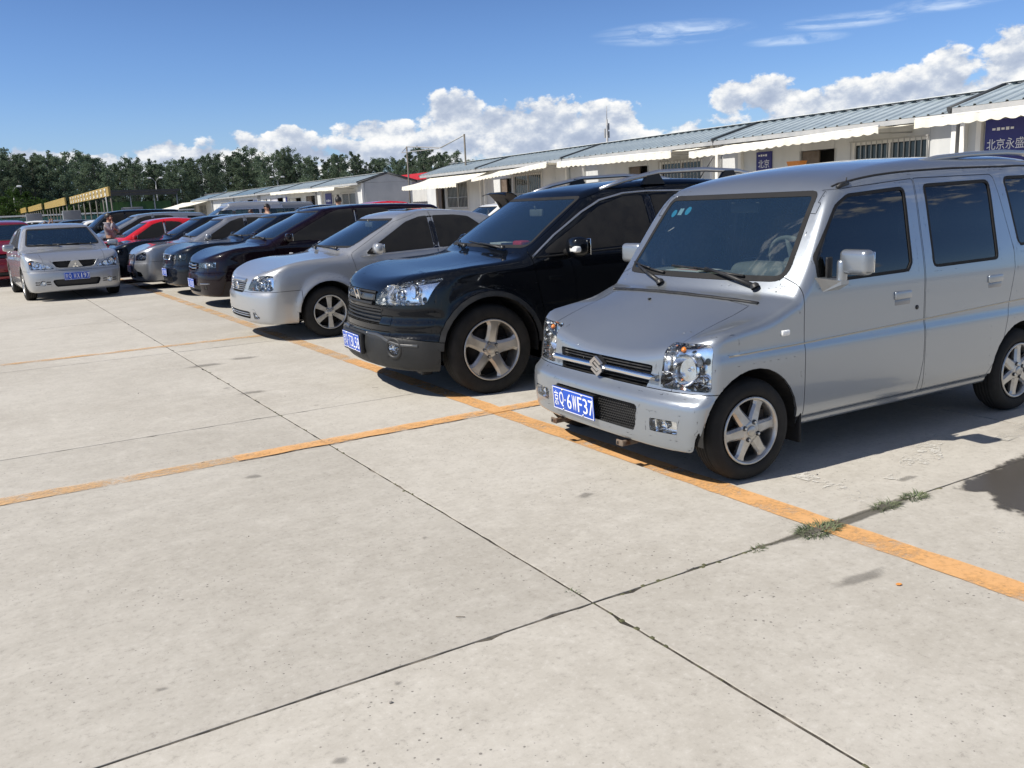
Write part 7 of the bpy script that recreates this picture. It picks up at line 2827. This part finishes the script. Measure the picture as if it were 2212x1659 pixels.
def far_end():
    X = 6.67
    words = ['with pale lettering nearest in the line of signs', 'second in the line of signs', 'third in the line of signs', 'smallest and farthest in the line of signs']
    for k, (ya, yb, zt, zb) in enumerate(((51, 71, 3.16, 2.67), (74.7, 94.5, 3.24, 2.68), (98.4, 119.4, 3.30, 2.74), (124, 147, 3.38, 2.78))):
        e = empty('slatted_sign', (X, (ya + yb) / 2, 0), 0, 'gold slatted sign on posts, ' + words[k], 'sign', 'gold signs in a line beyond the cars')
        hl = (yb - ya) / 2
        m = MB()
        n = 9
        for i in range(n):
            z = zb + (zt - zb) * (i + .5) / n
            m.box((0, 0, z), (.06, 2 * hl, (zt - zb) / n * .62))
        o = m.build('slats', MAT['gold_slat'], e)
        o['kind'] = 'stuff'
        m = MB()
        m.box((.06, 0, (zt + zb) / 2), (.04, 2 * hl - .05, zt - zb - .04))
        m.build('backing', MAT['gold_back'], e)
        for i in range(7):
            y = -hl + 2 * hl * (i + .1) / 6.4
            m = MB()
            m.tube([(.10, y, 0), (.10, y, zb + .1)], .035, 6)
            m.build('post', MAT['post_rust'], e)
        if k == 0:
            m = MB()
            for i in range(12):
                y = -hl + 2 * hl * (i + .65) / 12.4
                for (dz, w) in ((.0, .57), (.15, .27), (.27, .51)) if i != 5 else ((.01, .42), (.25, .36)):
                    m.box((-.05, y, zb + .10 + dz), (.03, w * (1 - .02 * i), .09))
                if i != 5:
                    m.box((-.05, y, zb + .23), (.03, .22, .28))
            m.build('lettering', MAT['sign_pale'], e)
    # dark canopy roof with netting below
    P0, P1 = at_px(232, 470, 118), at_px(386, 462, 124)
    dv = Vector((P1.x - P0.x, P1.y - P0.y))
    LN = dv.length
    e = empty('canopy_shed', (P0.x, P0.y, 0), math.atan2(dv.y, dv.x), 'long dark canopy roof with green netting beyond the parked cars', 'shed')
    m = MB()
    m.box((LN / 2, 3, 5.15), (LN + .6, 7, .30))
    m.build('roof', MAT['shed_dark'], e)
    m = MB()
    m.box((LN / 2, -.35, 4.75), (LN, .12, .35))
    m.build('beam', MAT['shed_dark'], e)
    for k in range(4):
        m = MB()
        m.tube([(.1 + k * LN / 3.05, -.2, 0), (.1 + k * LN / 3.05, -.2, 5.0)], .08, 6)
        m.build('post', MAT['post_grey'], e)
    for k in range(4):
        m = MB()
        m.box(((k + .5) * LN / 4, 2.5, 1.9), (LN / 4 - .05, .08, 3.8))
        m.build('netting', MAT['net_green'], e)
    e = empty('green_fence', (-14, 96, 0), 0, 'teal green fence with pale top rail along the far end of the yard', 'fence')
    for k in range(26):
        m = MB()
        m.box((k * 2.0, 0, 1.1), (1.94, .05, 1.7))
        m.build('fence_panel', MAT['fence_teal'], e)
        m = MB()
        m.box((k * 2.0 + 1.0, -.03, 1.1), (.07, .10, 2.2))
        m.build('fence_post', MAT['fence_teal'], e)
    m = MB()
    m.box((25, -.04, 2.15), (52, .09, .14))
    m.build('top_rail', MAT['post_white'], e)
    for k, (x, y, w, nm) in enumerate(((8.2, 54.3, 1.1, 'nearest the canopy'), (5.6, 59.8, 1.0, 'middle of three beside the fence'), (4.2, 70.2, 1.0, 'farthest left beside the fence'))):
        m = MB()
        m.rbox((0, 0, 1.05), (w, .4, 2.1), .03, 0, 1)
        o = m.build('switch_cabinet', MAT['cabinet_grey'])
        o.location = (x, y, 0)
        tag(o, 'tall grey metal cabinet ' + nm, 'cabinet', 'grey cabinets at the far fence')
    # white end hut at the far left of the row
    e = empty('small_hut', (21, 86, 0), 0, 'small pale hut with dark flat roof left of the far huts', 'hut')
    m = MB()
    m.box((2.3, 0, 1.6), (4.6, 4, 3.2))
    m.build('wall', MAT['wall_grey'], e)
    m = MB()
    m.box((2.3, 0, 3.35), (6.5, 6, .25))
    m.build('roof', MAT['shed_dark'], e)
    # street lamps
    def lamp(label, x, y, h, heads):
        e = empty('street_lamp', (x, y, 0), YAW - math.pi / 2 + .3, label, 'street lamp', 'street lamps before the trees')
        m = MB()
        m.tube([(0, 0, 0), (0, 0, h)], [.14, .07], 8)
        m.build('pole', MAT['post_grey'], e)
        for s in heads:
            m = MB()
            m.tube([(0, 0, h - .05), (s * .4, 0, h + .45), (s * .6, 0, h + .55)], .04, 6)
            m.build('arm', MAT['post_grey'], e)
            m = MB()
            m.rbox((s * .85, 0, h + .55), (.6, .30, .24), .09, 0, 2)
            m.build('lamp_head', MAT['lamp_white'], e)
    for lb, px, py, d, hd in (('single street lamp left of the gold signs before the trees', 26.5, 404, 120, (1,)), ('two-armed street lamp between the canopy and the trees', 335, 385, 135, (-1, 1)),
                              ('single street lamp just left of a two-armed lamp before the trees', 289, 396, 140, (-1,)), ('two-armed street lamp above the far hut roof', 599, 383, 140, (-1, 1)), ('single street lamp left of the far hut roof lamp', 561, 392, 150, (1,))):
        P = at_px(px, py, d)
        lamp(lb, P.x, P.y, P.z - .5, hd)


noisy('post_rust', (0.10, 0.095, 0.08), (0.17, 0.15, 0.13), 6, (0.6, 0.8))
pbr('gold_back', (0.36, 0.25, 0.07), 0.6)
pbr('sign_pale', (0.80, 0.78, 0.70), 0.6)
pbr('lamp_white', (0.75, 0.76, 0.77), 0.35)


def at_px(px, py, dist):
    """world point a given distance ahead of the camera station, used to survey far things"""
    F = 1895.8
    d = _f + _r2 * ((px - 1106) / F) - _u2 * ((py - 829.5) / F)
    return Vector((0, 0, CAM_H)) + d * dist


# ------------------------------------------------------------------ trees
def leaf_mat(name, a, b, c):
    m = bpy.data.materials.new(name)
    m.use_nodes = True
    g = NT(m.node_tree)
    out = g.n('ShaderNodeOutputMaterial')
    geo = g.n('ShaderNodeNewGeometry')
    oi = g.n('ShaderNodeObjectInfo')
    n = g.noise((geo, 'Position'), 0.35, 3.0, 0.6)
    col = g.mix(g.smooth(n, 0.35, 0.65), a, b)
    col = g.mix((geo, 'Random Per Island'), col, c)
    col = (g.vmath('SCALE', col, scale=g.math('MULTIPLY_ADD', (oi, 'Random'), 0.5, 0.75)), 0)
    df = g.n('ShaderNodeBsdfDiffuse', {'Color': col, 'Roughness': 0.6})
    tl = g.n('ShaderNodeBsdfTranslucent', {'Color': col})
    mx = g.n('ShaderNodeMixShader', {0: 0.28})
    g.t.links.new(df.outputs[0], mx.inputs[1])
    g.t.links.new(tl.outputs[0], mx.inputs[2])
    g.t.links.new(mx.outputs[0], out.inputs[0])
    MAT[name] = m


leaf_mat('leaf_poplar', (0.125, 0.172, 0.118), (0.185, 0.235, 0.155), (0.150, 0.205, 0.135))
leaf_mat('leaf_shrub', (0.055, 0.105, 0.030), (0.085, 0.135, 0.045), (0.07, 0.12, 0.035))
noisy('bark', (0.09, 0.085, 0.075), (0.20, 0.19, 0.17), 3, (0.85, 0.95))


def tree_variant(seed, h, cw, kind='poplar'):
    """trunk mesh and crown mesh of one tree: leaf clumps round forked limbs"""
    rr = random.Random(seed)
    T = MB()
    limbs = []
    trunk = [Vector((rr.gauss(0, .02) * h * k / 6, rr.gauss(0, .02) * h * k / 6, h * .96 * k / 6)) for k in range(7)]
    T.tube(trunk, [h * .014 * (1.05 - k / 6.5) for k in range(7)], 7)
    nl = 26 if kind == 'poplar' else 10
    z0 = .16 if kind == 'poplar' else .05
    for k in range(nl):
        u = z0 + (1 - z0) * ((k + rr.random() * .8) / nl)
        p0 = trunk[min(5, int(u * 6))].lerp(trunk[min(6, int(u * 6) + 1)], u * 6 % 1)
        az = k * 2.4 + rr.uniform(-.5, .5)
        prof = (math.sin(math.pi * min(1, (u - z0) / (1 - z0) * .80 + .17)))**.7
        ln = cw * (.35 + .65 * prof) * rr.uniform(.7, 1.15)
        up = rr.uniform(.35, .9)
        d = Vector((math.cos(az), math.sin(az), up)).normalized()
        p1 = p0 + d * ln * .55 + Vector((0, 0, .04 * h * rr.random()))
        p2 = p0 + d * ln + Vector((0, 0, .05 * h * rr.random()))
        T.tube([p0, p1, p2], [h * .0045, h * .003, h * .0012], 4, 0, False)
        limbs.append((p0, p1, p2, ln))
    V, F = [], []
    for (p0, p1, p2, ln) in limbs:
        nc = 5 if kind == 'poplar' else 6
        for c in range(nc):
            t = .30 + .75 * (c + rr.random()) / nc
            cc = (p0.lerp(p1, t * 2) if t < .5 else p1.lerp(p2, (t - .5) * 2)) + Vector((rr.gauss(0, 1), rr.gauss(0, 1), rr.gauss(0, .8))) * ln * .12
            R = ln * rr.uniform(.20, .36)
            nlv = 46 if kind == 'poplar' else 34
            for q in range(nlv):
                dv = Vector((rr.gauss(0, 1), rr.gauss(0, 1), rr.gauss(0, .85)))
                dv = dv.normalized() * R * rr.random()**.45
                c0 = cc + dv
                s = rr.uniform(.085, .16) * (1.0 if kind == 'poplar' else .7)
                a = Vector((rr.gauss(0, 1), rr.gauss(0, 1), rr.gauss(0, .6))).normalized()
                b = a.orthogonal().normalized()
                b = (b * math.cos(q) + a.cross(b) * math.sin(q))
                i = len(V)
                V += [tuple(c0 - a * s), tuple(c0 + b * s * .6), tuple(c0 + a * s), tuple(c0 - b * s * .6)]
                F.append((i, i + 1, i + 2, i + 3))
    me = bpy.data.meshes.new('crown')
    me.from_pydata(V, [], F)
    me.materials.append(MAT['leaf_poplar' if kind == 'poplar' else 'leaf_shrub'])
    tm = T.mesh('trunk')
    tm.materials.append(MAT['bark'])
    return tm, me


def trees():
    rr = random.Random(3)
    kinds = [tree_variant(k, 12.0, (2.3, 1.9, 2.7, 2.1, 2.5, 1.8)[k]) for k in range(6)]
    n = 0
    # skyline heights read along the picture (column, row of the tree tops)
    sky = [(-260, 320), (-60, 330), (20, 332), (70, 345), (130, 338), (200, 345), (240, 362), (290, 348), (330, 355), (390, 350), (450, 340), (520, 332), (590, 336), (640, 332), (700, 342), (760, 338), (800, 352), (850, 346), (900, 330), (940, 328), (985, 345), (1040, 352), (1300, 350)]
    seen = {}
    ORD = ('first', 'second', 'third', 'fourth', 'fifth', 'sixth', 'seventh', 'eighth', 'ninth', 'tenth', 'eleventh', 'twelfth', 'thirteenth', 'fourteenth', 'fifteenth', 'sixteenth', 'seventeenth', 'eighteenth')
    for row, (dist, step) in enumerate(((150, 30), (164, 34), (178, 40))):
        px = -230 + row * 13
        while px < 1080:
            x = px + rr.uniform(-9, 9)
            top = float(np.interp(x, [s[0] for s in sky], [s[1] for s in sky])) + rr.uniform(-9, 13) + row * 2
            d = dist + rr.uniform(-5, 5)
            P = at_px(x, top, d / max(.5, (_f + _r2 * ((x - 1106) / 1895.8)).length) * 1.0)
            k = rr.randrange(6)
            s = P.z / 12.0
            where = ('left of the gold signs' if x < 30 else 'above the gold signs' if x < 235 else 'above the dark canopy' if x < 385 else 'above the far hut roofs' if x < 800 else 'beyond the bare awning frame')
            lay = ('front edge', 'middle', 'rear')[row]
            lab = 'poplar in the %s of the wood, %s' % (lay, where)
            if row == 0:
                seen[where] = seen.get(where, 0) + 1
                lab = '%s front-edge poplar from the left, %s' % (ORD[seen[where] - 1], where)
            e = empty('poplar_tree', (P.x, P.y, 0), rr.uniform(0, 6.28), lab, 'tree', 'poplars, %s, %s' % (lay, where))
            e.scale = (s * rr.uniform(.95, 1.25), s * rr.uniform(.95, 1.25), s)
            link('trunk', kinds[k][0], e)
            link('crown', kinds[k][1], e)
            px += step * rr.uniform(.8, 1.2)
            n += 1
    sh = [tree_variant(50 + k, 2.6, 1.5, 'shrub') for k in range(2)]
    for i, (px, d, hh) in enumerate(((-90, 120, 5.0), (-40, 118, 4.8), (10, 118, 4.6), (48, 122, 5.2), (88, 126, 4.2), (120, 128, 3.8), (150, 132, 4.3), (200, 134, 3.6), (255, 140, 3.4), (640, 142, 3.6), (690, 140, 3.2))):
        P = at_px(px, 470, d)
        e = empty('shrub', (P.x, P.y, 0), i * 1.3, '%s light green shrub from the left at the foot of the dark trees' % ORD[i], 'shrub', 'light green shrubs before the wood')
        s = hh / 2.6
        e.scale = (s, s, s)
        link('stem', sh[i % 2][0], e)
        link('foliage', sh[i % 2][1], e)

# ------------------------------------------------------------------ put the place together
for ch in '京QT3L586WF719X':
    text_geo(ch)
for fn in (people, ground, grass, huts, far_end, trees, build_van, build_suv, build_saloon, build_row, build_left, build_back):
    fn()
